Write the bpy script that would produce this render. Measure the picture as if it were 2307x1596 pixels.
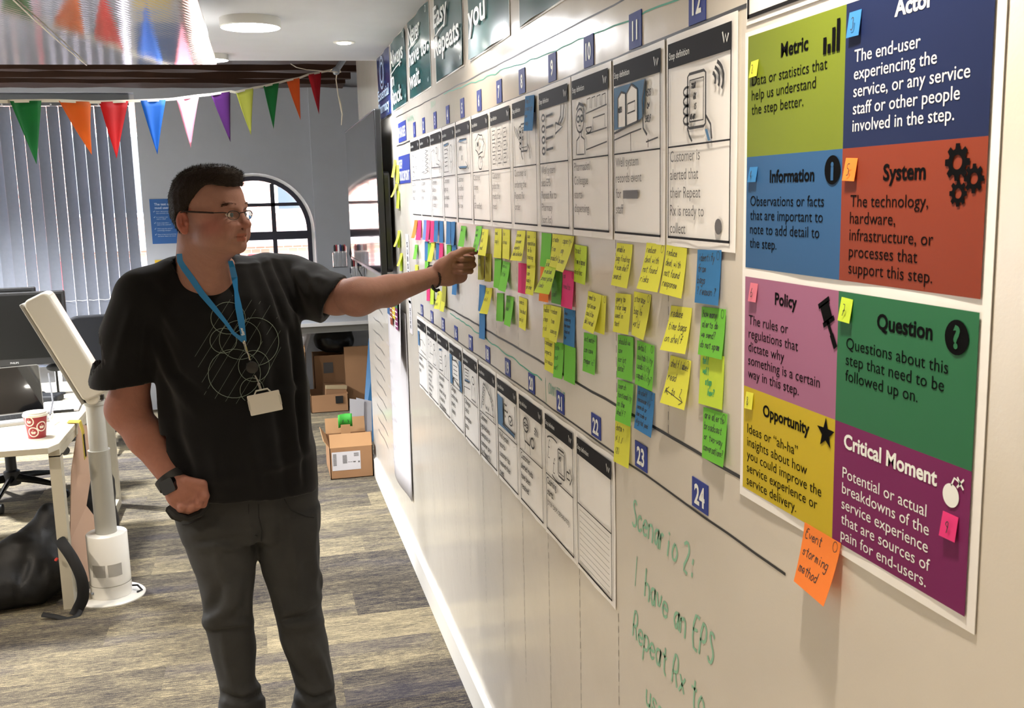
import bpy, bmesh, math, random
import numpy as np
from mathutils import Vector, Matrix

random.seed(7)
for o in list(bpy.data.objects):
    bpy.data.objects.remove(o, do_unlink=True)
SC = bpy.context.scene
COL = SC.collection

# ------------------------------------------------------------------ camera
IMG_W, IMG_H, FPX = 2307.0, 1596.0, 2255.0
CAM_H = 1.72
def _unit(v):
    v = np.array(v, float); return v/np.linalg.norm(v)
_fw = _unit([580-IMG_W/2, 452-IMG_H/2, FPX])                 # room's +Y seen from the lens
_dirv = np.array([.0244, .9997])
_dd = -_fw[2]*FPX/(_fw[0]*_dirv[0]+_fw[1]*_dirv[1])
_up = -_unit([_dirv[0]*_dd, _dirv[1]*_dd, FPX])
_rt = np.cross(_fw, _up)
MC = np.array([_rt, _fw, _up])                               # lens axes -> room axes
cam_d = bpy.data.cameras.new('camera')
cam = bpy.data.objects.new('camera', cam_d); COL.objects.link(cam)
_x, _y, _z = MC@np.array([1, 0, 0]), MC@np.array([0, -1, 0]), MC@np.array([0, 0, -1])
cam.matrix_world = Matrix(((_x[0], _y[0], _z[0], 0), (_x[1], _y[1], _z[1], 0), (_x[2], _y[2], _z[2], CAM_H), (0, 0, 0, 1)))
cam_d.sensor_fit = 'HORIZONTAL'; cam_d.sensor_width = 36.0
cam_d.lens = FPX/IMG_W*36.0
cam_d.clip_start = .05; cam_d.clip_end = 200
cam_d.dof.use_dof = True
cam_d.dof.focus_distance = 2.75
cam_d.dof.aperture_fstop = 30.0
SC.camera = cam

# ------------------------------------------------------------------ light and exposure
w = bpy.data.worlds.new('sky'); SC.world = w; w.use_nodes = True
nt = w.node_tree; nt.nodes.clear()
wo = nt.nodes.new('ShaderNodeOutputWorld'); bg = nt.nodes.new('ShaderNodeBackground')
sky = nt.nodes.new('ShaderNodeTexSky'); sky.sky_type = 'NISHITA'
sky.sun_elevation = math.radians(50); sky.sun_rotation = math.radians(200); sky.sun_disc = False
sky.air_density = 1.0; sky.dust_density = 2.5
mixw = nt.nodes.new('ShaderNodeMixRGB'); mixw.inputs[0].default_value = .55
mixw.inputs[2].default_value = (.9, .95, 1.0, 1)
nt.links.new(sky.outputs[0], mixw.inputs[1])
nt.links.new(mixw.outputs[0], bg.inputs[0]); bg.inputs[1].default_value = 2.8
nt.links.new(bg.outputs[0], wo.inputs[0])
SC.view_settings.view_transform = 'Standard'; SC.view_settings.look = 'None'
SC.view_settings.gamma = 1.0; SC.view_settings.use_curve_mapping = False
SC.view_settings.exposure = 1.02
LAMP = 1.0          # common factor of all room lamps and added fill lights

def add_light(name, kind, loc, energy, color=(1, 1, 1), size=.1, aim=None, spot=None, blend=.5, sx=None, sy=None):
    l = bpy.data.lights.new(name, kind); l.energy = energy*LAMP; l.color = color
    if kind == 'AREA':
        if sx: l.shape = 'RECTANGLE'; l.size = sx; l.size_y = sy
        else: l.shape = 'DISK'; l.size = size
    else:
        l.shadow_soft_size = size
    if spot: l.spot_size = math.radians(spot); l.spot_blend = blend
    o = bpy.data.objects.new(name, l); COL.objects.link(o); o.location = loc
    if aim is not None:
        o.rotation_euler = (Vector(aim)-Vector(loc)).to_track_quat('-Z', 'Y').to_euler()
    return o
sun = bpy.data.lights.new('sun', 'SUN'); sun.energy = 3.0; sun.angle = math.radians(.6); sun.color = (1, .95, .88)
so = bpy.data.objects.new('sun', sun); COL.objects.link(so); so.location = (0, 0, 30)
so.rotation_euler = Vector((.25, .75, -.9)).to_track_quat('-Z', 'Y').to_euler()   # strikes the street fronts facing this room
# added fill lights without fixtures, out of view, brightening wall, floor and far room
WARM = (1.0, .87, .71); COOL = (.97, .98, 1.0)
for i, (x, y, e, c) in enumerate([(-.75, 1.5, 45, WARM), (-.95, .1, 740, WARM), (-2.4, 3.0, 150, WARM), (-2.6, 4.9, 215, COOL), (-1.3, 5.0, 120, COOL), (-2.4, 1.0, 120, WARM), (-2.5, 6.9, 550, COOL)]):
    add_light('room_fill_light', 'SPOT', (x, y, 2.255), e, c, .09, aim=(x, y, 0), spot=150 if y > 2 else 112, blend=.7)

# ------------------------------------------------------------------ helpers
def at(px, py, Y):
    """point of the room on the plane y=Y seen at a photograph position"""
    r = MC@np.array([px-IMG_W/2, py-IMG_H/2, FPX]); r = r*Y/r[1]
    return Vector((r[0], r[1], CAM_H+r[2]))
def atz(px, py, z):
    r = MC@np.array([px-IMG_W/2, py-IMG_H/2, FPX]); r = r*(z-CAM_H)/r[2]
    return Vector((r[0], r[1], z))
def lin(c):
    return c/12.92 if c <= .04045 else ((c+.055)/1.055)**2.4
def hexc(h):
    h = h.lstrip('#'); return tuple(lin(int(h[i:i+2], 16)/255) for i in (0, 2, 4))+(1,)
MATS = {}
def mat(name, col, rough=.6, metal=0.0, spec=.5, bump=0, bscale=200, var=0, vscale=8, trans=0, coat=0, emit=0, sheen=0, alpha=1, sss=0):
    if name in MATS: return MATS[name]
    m = bpy.data.materials.new(name); m.use_nodes = True; n = m.node_tree; p = n.nodes['Principled BSDF']
    c = hexc(col) if isinstance(col, str) else tuple(col)+(1,)
    p.inputs['Base Color'].default_value = c
    p.inputs['Roughness'].default_value = rough; p.inputs['Metallic'].default_value = metal
    p.inputs['Specular IOR Level'].default_value = spec
    if coat: p.inputs['Coat Weight'].default_value = coat; p.inputs['Coat Roughness'].default_value = .08
    if trans: p.inputs['Transmission Weight'].default_value = trans
    if sheen: p.inputs['Sheen Weight'].default_value = sheen
    if sss:
        p.inputs['Subsurface Weight'].default_value = sss; p.inputs['Subsurface Radius'].default_value = (.9, .35, .2)
        p.inputs['Subsurface Scale'].default_value = .006
    if emit: p.inputs['Emission Color'].default_value = c; p.inputs['Emission Strength'].default_value = emit
    tc = n.nodes.new('ShaderNodeTexCoord')
    if var:
        no = n.nodes.new('ShaderNodeTexNoise'); no.inputs['Scale'].default_value = vscale; no.inputs['Detail'].default_value = 5
        n.links.new(tc.outputs['Object'], no.inputs['Vector'])
        mr = n.nodes.new('ShaderNodeMapRange'); mr.inputs[1].default_value = .3; mr.inputs[2].default_value = .7
        mr.inputs[3].default_value = 1-var; mr.inputs[4].default_value = 1+var
        mx = n.nodes.new('ShaderNodeVectorMath'); mx.operation = 'SCALE'; mx.inputs[0].default_value = c[:3]
        n.links.new(no.outputs['Fac'], mr.inputs[0]); n.links.new(mr.outputs[0], mx.inputs['Scale'])
        n.links.new(mx.outputs[0], p.inputs['Base Color'])
    if bump:
        nb = n.nodes.new('ShaderNodeTexNoise'); nb.inputs['Scale'].default_value = bscale; nb.inputs['Detail'].default_value = 3
        n.links.new(tc.outputs['Object'], nb.inputs['Vector'])
        b = n.nodes.new('ShaderNodeBump'); b.inputs['Strength'].default_value = bump; b.inputs['Distance'].default_value = .002
        n.links.new(nb.outputs['Fac'], b.inputs['Height']); n.links.new(b.outputs[0], p.inputs['Normal'])
    MATS[name] = m
    return m

class MB:
    """collects shapes into one mesh"""
    def __init__(s): s.v = []; s.f = []; s.mi = []; s.cur = 0
    def add(s, vs, fs):
        b = len(s.v); s.v += [tuple(v) for v in vs]; s.f += [tuple(i+b for i in f) for f in fs]; s.mi += [s.cur]*len(fs)
    def box(s, x0, x1, y0, y1, z0, z1, M=None):
        vs = [Vector((x, y, z)) for z in (z0, z1) for y in (y0, y1) for x in (x0, x1)]
        if M is not None: vs = [M@v for v in vs]
        s.add(vs, [(0, 2, 3, 1), (4, 5, 7, 6), (0, 1, 5, 4), (2, 6, 7, 3), (0, 4, 6, 2), (1, 3, 7, 5)])
    def rbox(s, x0, x1, y0, y1, z0, z1, r=.01, axis='z', n=4, M=None):
        """box with the four edges along one axis rounded"""
        a = {'z': (x0, x1, y0, y1, z0, z1), 'y': (x0, x1, z0, z1, y0, y1), 'x': (y0, y1, z0, z1, x0, x1)}[axis]
        pts = []
        for cx, cy, t0 in ((a[1]-r, a[3]-r, 0), (a[0]+r, a[3]-r, 90), (a[0]+r, a[2]+r, 180), (a[1]-r, a[2]+r, 270)):
            for k in range(n+1):
                t = math.radians(t0+90*k/n); pts.append((cx+r*math.cos(t), cy+r*math.sin(t)))
        conv = {'z': lambda p, q, h: (p, q, h), 'y': lambda p, q, h: (p, h, q), 'x': lambda p, q, h: (h, p, q)}[axis]
        N = len(pts); vs = [Vector(conv(p[0], p[1], h)) for h in (a[4], a[5]) for p in pts]
        if M is not None: vs = [M@v for v in vs]
        fs = [tuple(range(N))[::-1], tuple(range(N, 2*N))]+[(i, (i+1) % N, N+(i+1) % N, N+i) for i in range(N)]
        s.add(vs, fs)
    def prism(s, pts, z0, z1, M=None):
        N = len(pts); vs = [Vector((p[0], p[1], h)) for h in (z0, z1) for p in pts]
        if M is not None: vs = [M@v for v in vs]
        s.add(vs, [tuple(range(N))[::-1], tuple(range(N, 2*N))]+[(i, (i+1) % N, N+(i+1) % N, N+i) for i in range(N)])
    def lathe(s, prof, n=32, c=(0, 0, 0), M=None, cap=True):
        vs = []; c = Vector(c)
        for r, z in prof:
            for k in range(n):
                t = 2*math.pi*k/n; v = Vector((r*math.cos(t), r*math.sin(t), z))
                vs.append((M@v if M is not None else v)+c)
        fs = []
        for i in range(len(prof)-1):
            for k in range(n):
                k2 = (k+1) % n; fs.append((i*n+k, i*n+k2, (i+1)*n+k2, (i+1)*n+k))
        if cap:
            fs.append(tuple(range(n))[::-1]); fs.append(tuple((len(prof)-1)*n+k for k in range(n)))
        s.add(vs, fs)
    def tube(s, pts, r, n=8, closed=False, cap=True, rs=None, flat=1.0):
        P = [Vector(p) for p in pts]; N = len(P); vs = []; prev = None
        for i, p in enumerate(P):
            a = P[(i-1) % N] if (closed or i > 0) else P[0]; b = P[(i+1) % N] if (closed or i < N-1) else P[-1]
            t = (b-a).normalized()
            if prev is None:
                u = t.orthogonal().normalized()
            else:
                u = (prev-t*prev.dot(t)).normalized()
            prev = u; v = t.cross(u); rr = rs[i] if rs else r
            for k in range(n):
                an = 2*math.pi*k/n; vs.append(p+u*rr*math.cos(an)+v*rr*flat*math.sin(an))
        fs = []
        for i in range(N if closed else N-1):
            j = (i+1) % N
            for k in range(n): k2 = (k+1) % n; fs.append((i*n+k, i*n+k2, j*n+k2, j*n+k))
        if cap and not closed: fs.append(tuple(range(n))[::-1]); fs.append(tuple((N-1)*n+k for k in range(n)))
        s.add(vs, fs)
    def ball(s, c, rx, ry=None, rz=None, n=16, m=10, M=None):
        ry = ry or rx; rz = rz or rx; c = Vector(c); vs = []
        for i in range(m+1):
            th = math.pi*i/m
            for k in range(n):
                ph = 2*math.pi*k/n; v = Vector((rx*math.sin(th)*math.cos(ph), ry*math.sin(th)*math.sin(ph), rz*math.cos(th)))
                vs.append(c+(M@v if M is not None else v))
        s.add(vs, [(i*n+k, (i+1)*n+k, (i+1)*n+(k+1) % n, i*n+(k+1) % n) for i in range(m) for k in range(n)])
    def stroke(s, pts, wd, z=0.0, f=None):
        """flat pen line in the local xy plane; f maps (x,y,z) into place"""
        P = [Vector((p[0], p[1])) for p in pts]
        if len(P) < 2: return
        L = []; R = []
        for i, p in enumerate(P):
            a = P[max(i-1, 0)]; b = P[min(i+1, len(P)-1)]; t = b-a
            if t.length < 1e-9: t = Vector((1, 0))
            t.normalize(); nn = Vector((-t.y, t.x))*wd/2
            L.append(p+nn); R.append(p-nn)
        vs = [(q.x, q.y, z) for q in L]+[(q.x, q.y, z) for q in R]
        if f: vs = [f(*v) for v in vs]
        N = len(P); s.add(vs, [(N+i, N+i+1, i+1, i) for i in range(N-1)])
    def quad(s, x0, x1, y0, y1, z):
        s.add([(x0, y0, z), (x1, y0, z), (x1, y1, z), (x0, y1, z)], [(0, 1, 2, 3)])
    def build(s, name, mats, parent=None, smooth=False, loc=None, M=None, doubles=True):
        me = bpy.data.meshes.new(name); me.from_pydata(s.v, [], s.f)
        if not isinstance(mats, (list, tuple)): mats = [mats]
        for m in mats: me.materials.append(m)
        if len(mats) > 1: me.polygons.foreach_set('material_index', s.mi)
        if smooth: me.polygons.foreach_set('use_smooth', [True]*len(me.polygons))
        me.update(); me.validate()
        o = bpy.data.objects.new(name, me); COL.objects.link(o)
        if parent: o.parent = parent
        if loc is not None: o.location = loc
        if M is not None: o.matrix_world = M
        if smooth: smooth_angle(me, 40)
        return o
def smooth_angle(me, deg):
    bm = bmesh.new(); bm.from_mesh(me)
    bmesh.ops.remove_doubles(bm, verts=bm.verts, dist=1e-6)
    for e in bm.edges:
        if len(e.link_faces) == 2 and e.calc_face_angle(0) > math.radians(deg): e.smooth = False
    bm.to_mesh(me); bm.free()
def bevel(o, w, seg=2):
    m = o.modifiers.new('bevel', 'BEVEL'); m.width = w; m.segments = seg; m.limit_method = 'ANGLE'; m.angle_limit = math.radians(40)
    return o
def tag(o, label=None, cat=None, group=None, kind=None):
    if label: o['label'] = label
    if cat: o['category'] = cat
    if group: o['group'] = group
    if kind: o['kind'] = kind
    return o
def thing(name, label, cat, loc=(0, 0, 0), rz=0, group=None, M=None):
    o = bpy.data.objects.new(name, None); COL.objects.link(o); o.empty_display_size = .05
    if M is not None: o.matrix_world = M
    else: o.location = loc; o.rotation_euler = (0, 0, rz)
    return tag(o, label, cat, group)
def copy_tree(o, parent=None):
    c = o.copy(); COL.objects.link(c)
    if parent: c.parent = parent
    for ch in list(o.children): copy_tree(ch, c)
    return c

# ---- lettering -----------------------------------------------------------
_fc = bpy.data.curves.new('type', 'FONT'); _fo = bpy.data.objects.new('type', _fc); COL.objects.link(_fo)
_TX = {}
def text_geo(s, bold=0.0):
    key = (s, bold)
    if key in _TX: return _TX[key]
    _fc.body = s; _fc.size = 1.0; _fc.offset = bold; _fc.resolution_u = 3; _fc.fill_mode = 'BOTH'; _fc.align_x = 'LEFT'
    dg = bpy.context.evaluated_depsgraph_get(); _fo.update_tag(); bpy.context.view_layer.update()
    ev = _fo.evaluated_get(bpy.context.evaluated_depsgraph_get()); me = ev.to_mesh()
    vs = [(v.co.x, v.co.y) for v in me.vertices]; fs = [tuple(p.vertices) for p in me.polygons]
    ev.to_mesh_clear(); _TX[key] = (vs, fs); return vs, fs
def put_text(mb, s, x, y, size, width=None, bold=0.0, xs=1.0, z=0.0, shear=0.0, align='L', f=None):
    """size = cap height in metres"""
    vs, fs = text_geo(s, bold)
    if not vs: return 0
    k = size/.70; X0 = min(v[0] for v in vs); X1 = max(v[0] for v in vs)
    kx = k*xs
    if width: kx = width/(X1-X0)
    W = (X1-X0)*kx; ox = {'L': 0, 'C': -W/2, 'R': -W}[align]
    out = [(x+ox+(v[0]-X0)*kx+shear*v[1]*k, y+v[1]*k, z) for v in vs]
    if f: out = [f(*q) for q in out]
    mb.add(out, fs); return W
# single-stroke pen alphabet: x digit, y char (0-7 above the baseline, a b c below)
G = {'a': '44 34 14 02 11 20 31 44|44 40', 'b': '07 00|03 24 43 41 20 01', 'c': '43 24 03 01 20 41', 'd': '43 24 03 01 20 41|47 40', 'e': '02 42 43 24 03 01 20 41',
 'f': '47 37 26 20|04 44', 'g': '43 24 03 01 20 41|44 4b 2c 0b', 'h': '07 00|03 24 43 40', 'i': '24 20|26 25', 'j': '34 3b 1c|36 35', 'k': '07 00|44 02 40', 'l': '17 11 20 30',
 'm': '04 00|03 14 23 20|23 34 43 40', 'n': '04 00|03 24 43 40', 'o': '24 03 01 20 41 43 24', 'p': '04 0c|03 24 43 41 20 01', 'q': '43 24 03 01 20 41|44 4c', 'r': '04 00|02 14 34',
 's': '43 24 03 12 32 41 20 01', 't': '26 21 30 40|04 44', 'u': '04 01 20 41|44 40', 'v': '04 20 44', 'w': '04 10 23 30 44', 'x': '04 40|44 00', 'y': '04 20|44 1c', 'z': '04 44 00 40',
 'A': '00 27 40|12 32', 'B': '00 07 37 46 34 04|34 42 30 00', 'C': '46 27 05 02 10 30 41', 'D': '00 07 27 45 42 20 00', 'E': '47 07 00 40|04 34', 'F': '47 07 00|04 34', 'G': '46 27 05 02 10 30 43 23',
 'H': '07 00|47 40|04 44', 'I': '27 20', 'M': '00 07 24 47 40', 'N': '00 07 40 47', 'O': '27 05 02 20 42 45 27', 'P': '00 07 37 45 33 03', 'R': '00 07 37 45 33 03|23 40', 'S': '46 27 06 24 43 41 20 01',
 'T': '07 47|27 20', 'U': '07 01 20 41 47', 'V': '07 20 47', 'X': '07 40|47 00', 'Y': '07 24 47|24 20', 'Z': '07 47 00 40', 'W': '07 10 24 30 47', 'K': '07 00|47 03 40', 'L': '07 00 40', 'Q': '27 05 02 20 42 45 27|31 50', 'J': '47 41 20 01',
 '0': '27 05 02 20 42 45 27', '1': '15 27 20', '2': '06 27 46 44 00 40', '3': '06 27 46 34 43 41 20 01', '4': '37 02 42|37 30', '5': '47 07 04 34 42 30 00', '6': '37 03 01 20 41 43 24 03', '7': '07 47 10|13 44',
 '8': '24 06 27 46 24 01 20 41 24', '9': '43 24 05 27 46 30', '?': '06 27 46 24 22|21 20', '!': '27 22|21 20', '.': '20 21', ',': '21 1a', '-': '13 33', '+': '03 43|21 25', '/': '00 47', '(': '37 14 13 30', ')': '17 34 33 10', ':': '21 20|24 23', "'": '27 25', '£': '46 27 15 11 00 40|04 34'}
def _gy(c): return {'a': -1, 'b': -2, 'c': -3}.get(c, int(c) if c.isdigit() else 0)
def pen_text(mb, s, x, y, h, wd, z=0.0, xs=.62, jit=.25, shear=.18, f=None, width=None, rnd=None):
    """handwriting; h = capital height"""
    rnd = rnd or random; u = h/7.0; n = len(s); adv = 5.6
    if width: xs = min(xs, width/(n*adv*u))
    cx = x
    for ch in s:
        if ch == ' ': cx += adv*.7*u*xs; continue
        for part in G.get(ch, '').split('|'):
            pts = []
            for t in part.split():
                gx = int(t[0]); gy = _gy(t[1])
                gx += rnd.uniform(-jit, jit); gy2 = gy+rnd.uniform(-jit, jit)
                pts.append((cx+gx*u*xs+shear*gy2*u, y+gy2*u))
            if len(pts) > 2:                     # soften corners
                q = [pts[0]]
                for a, b in zip(pts[:-1], pts[1:]):
                    q += [(a[0]*.7+b[0]*.3, a[1]*.7+b[1]*.3), (a[0]*.3+b[0]*.7, a[1]*.3+b[1]*.7)]
                q.append(pts[-1]); pts = q
            if pts: mb.stroke(pts, wd, z, f)
        cx += adv*u*xs
    return cx-x
# ================================================================== the room
WX = .62                 # face of the whiteboard wall (x), it runs along y
def wall_frame(y, z, off=.0):
    """local x runs towards the camera along the wall, local y up, local z into the room"""
    return Matrix(((0, 0, -1, WX-off), (-1, 0, 0, y), (0, 1, 0, z), (0, 0, 0, 1)))

# materials of the shell
def board_mat():
    m = mat('gloss_whiteboard_paint', '#d5cfc4', rough=.16, spec=.5, var=.03, vscale=1.5)
    n = m.node_tree; p = n.nodes['Principled BSDF']; tc = n.nodes.new('ShaderNodeTexCoord')
    a = n.nodes.new('ShaderNodeTexNoise'); a.inputs['Scale'].default_value = 260; a.inputs['Detail'].default_value = 2
    b = n.nodes.new('ShaderNodeTexNoise'); b.inputs['Scale'].default_value = 9; b.inputs['Detail'].default_value = 2
    n.links.new(tc.outputs['Object'], a.inputs['Vector']); n.links.new(tc.outputs['Object'], b.inputs['Vector'])
    b1 = n.nodes.new('ShaderNodeBump'); b1.inputs['Strength'].default_value = .10; b1.inputs['Distance'].default_value = .001
    b2 = n.nodes.new('ShaderNodeBump'); b2.inputs['Strength'].default_value = .25; b2.inputs['Distance'].default_value = .004
    n.links.new(a.outputs['Fac'], b1.inputs['Height']); n.links.new(b.outputs['Fac'], b2.inputs['Height'])
    n.links.new(b1.outputs[0], b2.inputs['Normal']); n.links.new(b2.outputs[0], p.inputs['Normal'])
    return m
M_BOARD = board_mat()
M_WALL = mat('matt_grey_wall_paint', '#b8bbc0', rough=.85, bump=.15, bscale=120, var=.02)
M_CEIL = mat('white_ceiling_paint', '#d3d6dc', rough=.9, bump=.1, bscale=90, var=.02)
M_WHITE = mat('white_satin_paint', '#e4e2dc', rough=.45)
M_DARKFRAME = mat('dark_navy_window_frame', '#2b2c3a', rough=.4)

def carpet_mat():
    m = bpy.data.materials.new('streaky_carpet'); m.use_nodes = True; n = m.node_tree; p = n.nodes['Principled BSDF']
    p.inputs['Roughness'].default_value = .95; p.inputs['Specular IOR Level'].default_value = .15
    g = n.nodes.new('ShaderNodeNewGeometry'); oi = n.nodes.new('ShaderNodeObjectInfo')
    sh = n.nodes.new('ShaderNodeVectorMath'); sh.operation = 'MULTIPLY_ADD'
    cmb = n.nodes.new('ShaderNodeCombineXYZ')
    n.links.new(oi.outputs['Random'], cmb.inputs[0]); n.links.new(oi.outputs['Random'], cmb.inputs[2])
    n.links.new(cmb.outputs[0], sh.inputs[0]); sh.inputs[1].default_value = (37, 0, 19)
    n.links.new(g.outputs['Position'], sh.inputs[2])
    def streak(sx, sy, det=4):
        mp = n.nodes.new('ShaderNodeMapping'); mp.inputs['Scale'].default_value = (sx, sy, 1)
        t = n.nodes.new('ShaderNodeTexNoise'); t.inputs['Scale'].default_value = 1; t.inputs['Detail'].default_value = det; t.inputs['Roughness'].default_value = .6
        n.links.new(sh.outputs[0], mp.inputs[0]); n.links.new(mp.outputs[0], t.inputs['Vector']); return t.outputs['Fac']
    big = streak(4.5, 15); mid = streak(12, 120, 3); fine = streak(45, 330, 3); speck = streak(330, 380, 2)
    def mix(a, b, f):
        x = n.nodes.new('ShaderNodeMix'); x.data_type = 'FLOAT'; x.inputs[0].default_value = f
        n.links.new(a, x.inputs[2]); n.links.new(b, x.inputs[3]); return x.outputs[0]
    v = mix(big, mid, .55); v = mix(v, fine, .42); v = mix(v, speck, .27)
    add = n.nodes.new('ShaderNodeMath'); add.operation = 'MULTIPLY_ADD'; add.inputs[1].default_value = .11; 
    n.links.new(oi.outputs['Random'], add.inputs[0])
    sub = n.nodes.new('ShaderNodeMath'); sub.operation = 'SUBTRACT'; sub.inputs[1].default_value = .055
    n.links.new(v, sub.inputs[0]); n.links.new(sub.outputs[0], add.inputs[2])
    r = n.nodes.new('ShaderNodeValToRGB'); e = r.color_ramp.elements
    e[0].position = .40; e[0].color = hexc('#312e34'); e[1].position = .585; e[1].color = hexc('#a4977a')
    for pos, c in ((.43, '#45413e'), (.47, '#5a544b'), (.51, '#6f6757'), (.55, '#857b64')):
        x = e.new(pos); x.color = hexc(c)
    n.links.new(add.outputs[0], r.inputs[0])
    # violet-blue bands in some planks
    band = streak(.8, 5, 1); mrb = n.nodes.new('ShaderNodeMapRange'); mrb.inputs[1].default_value = .58; mrb.inputs[2].default_value = .68
    n.links.new(band, mrb.inputs[0]); mb_ = n.nodes.new('ShaderNodeMixRGB'); mb_.inputs[2].default_value = hexc('#39394a')
    sc = n.nodes.new('ShaderNodeMath'); sc.operation = 'MULTIPLY'; sc.inputs[1].default_value = .36
    n.links.new(mrb.outputs[0], sc.inputs[0]); n.links.new(sc.outputs[0], mb_.inputs[0]); n.links.new(r.outputs[0], mb_.inputs[1])
    n.links.new(mb_.outputs[0], p.inputs['Base Color'])
    b = n.nodes.new('ShaderNodeBump'); b.inputs['Strength'].default_value = .5; b.inputs['Distance'].default_value = .003
    n.links.new(v, b.inputs['Height']); n.links.new(b.outputs[0], p.inputs['Normal'])
    return m
M_CARPET = carpet_mat()

XL, YB, YF, CZ = -3.4, -2.2, 8.75, 2.40
fl = MB(); fl.box(XL-.1, 1.6, YB-.1, YF+.3, -.12, -.008)
floor = tag(fl.build('floor', mat('floor_slab', '#6a655c', rough=.95)), kind='structure')
# carpet planks 1.00 x 0.25 laid across the view in staggered rows
pk = MB(); g_ = .0002; pk.rbox(g_, 1.0-g_, g_, .25-g_, -.008, 0.0, r=.0003, n=1); first = None
row = 0; y = 1.5
cnt = 0
while y < YF-.01:
    off = (row*.37) % 1.0; x = XL+off-1.0
    while x < 1.55:
        x0 = max(x, XL); x1 = min(x+1.0, 1.5)
        if x1-x0 > .05 and not (y > 1.4 and x0 > WX+.02 and y < 6.0):
            if first is None: o = first = pk.build('carpet_plank', M_CARPET, floor)
            else: o = first.copy(); COL.objects.link(o)
            o.location = (x0, y, 0); o.scale = ((x1-x0), min(1, (YF-y)/.25), 1); cnt += 1
        x += 1.0
    y += .25; row += 1
rest = MB(); rest.box(XL, WX, YB, 1.5, -.008, 0); rest.build('carpet', M_CARPET, floor)

# whiteboard wall
wr = MB(); wr.box(WX, WX+.14, YB, 6.2, 0, 2.62)
wall_r = tag(wr.build('wall_right', M_BOARD), kind='structure')
bb = MB(); bb.box(WX-.016, WX, YB, 6.19, 0, .105); bb.prism([(WX-.016, .105), (WX, .105), (WX, .118), (WX-.006, .116)], YB, 6.19,
        M=Matrix(((1, 0, 0, 0), (0, 0, 1, 0), (0, 1, 0, 0), (0, 0, 0, 1))))
tag(bb.build('baseboard_right', M_WHITE), kind='structure')
# recess beyond its end
wb = MB(); wb.box(1.5, 1.6, 6.0, YF, 0, 3.1); wb.box(WX+.14, 1.6, 5.9, 6.0, 0, 3.1)
tag(wb.build('wall_recess', M_WALL), kind='structure')
wl = MB(); wl.box(XL-.1, XL, YB, YF, 0, 3.1); tag(wl.build('wall_left', M_WALL), kind='structure')
wk = MB(); wk.box(XL, WX, YB-.1, YB, 0, 2.7); tag(wk.build('wall_back', M_WALL), kind='structure')
# ceiling with slightly skewed front edge
cl = MB(); cl.prism([(XL, YB), (WX, YB), (WX, 5.21), (-.1, 5.25), (XL, 5.45)], CZ, CZ+.2)
tag(cl.build('ceiling', M_CEIL), kind='structure')
c2 = MB(); c2.box(XL, 1.6, 5.2, YF+.2, 3.0, 3.1); c2.box(XL, 1.6, 5.2, 5.21, 2.6, 3.0)
tag(c2.build('ceiling_recess', mat('dark_stained_boards', '#4b3a30', rough=.7, var=.15, vscale=6)), kind='structure')

# far wall with openings, cut as a flat outline with holes
AX, AR, ASP, ABT = -.028, .487, 1.46, 1.07      # arched window: centre x, radius, spring line, sill
BX0, BX1, BZ0, BZ1 = -3.15, -.912, .42, 2.60     # blind window opening
def arch(r, n=28):
    return [(AX+r*math.cos(math.pi*k/n), ASP+r*math.sin(math.pi*k/n)) for k in range(n+1)]
def holes_mesh(loops, y0, y1, name, m, kind=None):
    cu = bpy.data.curves.new(name, 'CURVE'); cu.dimensions = '2D'; cu.fill_mode = 'BOTH'
    for lp in loops:
        s = cu.splines.new('POLY'); s.points.add(len(lp)-1); s.use_cyclic_u = True
        for i, q in enumerate(lp): s.points[i].co = (q[0], q[1], 0, 1)
    cu.extrude = abs(y1-y0)/2
    o = bpy.data.objects.new(name, cu); COL.objects.link(o); bpy.context.view_layer.update()
    me = bpy.data.meshes.new_from_object(o.evaluated_get(bpy.context.evaluated_depsgraph_get()))
    bpy.data.objects.remove(o, do_unlink=True)
    me.transform(Matrix(((1, 0, 0, 0), (0, 0, 1, (y0+y1)/2), (0, 1, 0, 0), (0, 0, 0, 1)))); me.flip_normals()
    me.materials.clear(); me.materials.append(m)
    o = bpy.data.objects.new(name, me); COL.objects.link(o)
    if kind: o['kind'] = kind
    return o
outer = [(XL-.1, 0), (1.6, 0), (1.6, 3.1), (XL-.1, 3.1)]
hole_arch = [(AX-AR, ABT), (AX+AR, ABT)]+arch(AR)
# second arched window to the right, partly behind the television (seen in its screen)
hole_blind = [(BX0, BZ0), (BX1, BZ0), (BX1, BZ1), (BX0, BZ1)]
wall_f = holes_mesh([outer, hole_arch, hole_blind], YF, YF+.28, 'wall_far', M_WALL, 'structure')
pr = MB(); pr.box(.462, 1.5, YF-.05, YF, 0, 2.64); tag(pr.build('wall_pier', M_WALL), kind='structure')
# white painted reveals
rv = MB()
A2 = [(AX-AR, ABT)]+arch(AR)[::-1]+[(AX+AR, ABT)]
A3 = [(AX-AR+.023, ABT+.0)]+arch(AR-.023)[::-1]+[(AX+AR-.023, ABT)]
N = len(A2)
for q in range(N-1):
    pts = [A2[q], A2[q+1], A3[q+1], A3[q]]
    vs = [(p[0], yy, p[1]) for p, yy in ((A2[q], YF-.003), (A2[q+1], YF-.003), (A3[q+1], YF+.10), (A3[q], YF+.10), (A2[q], YF+.27), (A2[q+1], YF+.27), (A3[q+1], YF+.26), (A3[q], YF+.26))]
    rv.add(vs, [(0, 1, 2, 3), (3, 2, 6, 7)])
rv.box(AX-AR, AX+AR, YF-.03, YF+.26, ABT-.03, ABT)
win1 = tag(rv.build('window_1', M_WHITE), kind='structure')
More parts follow.
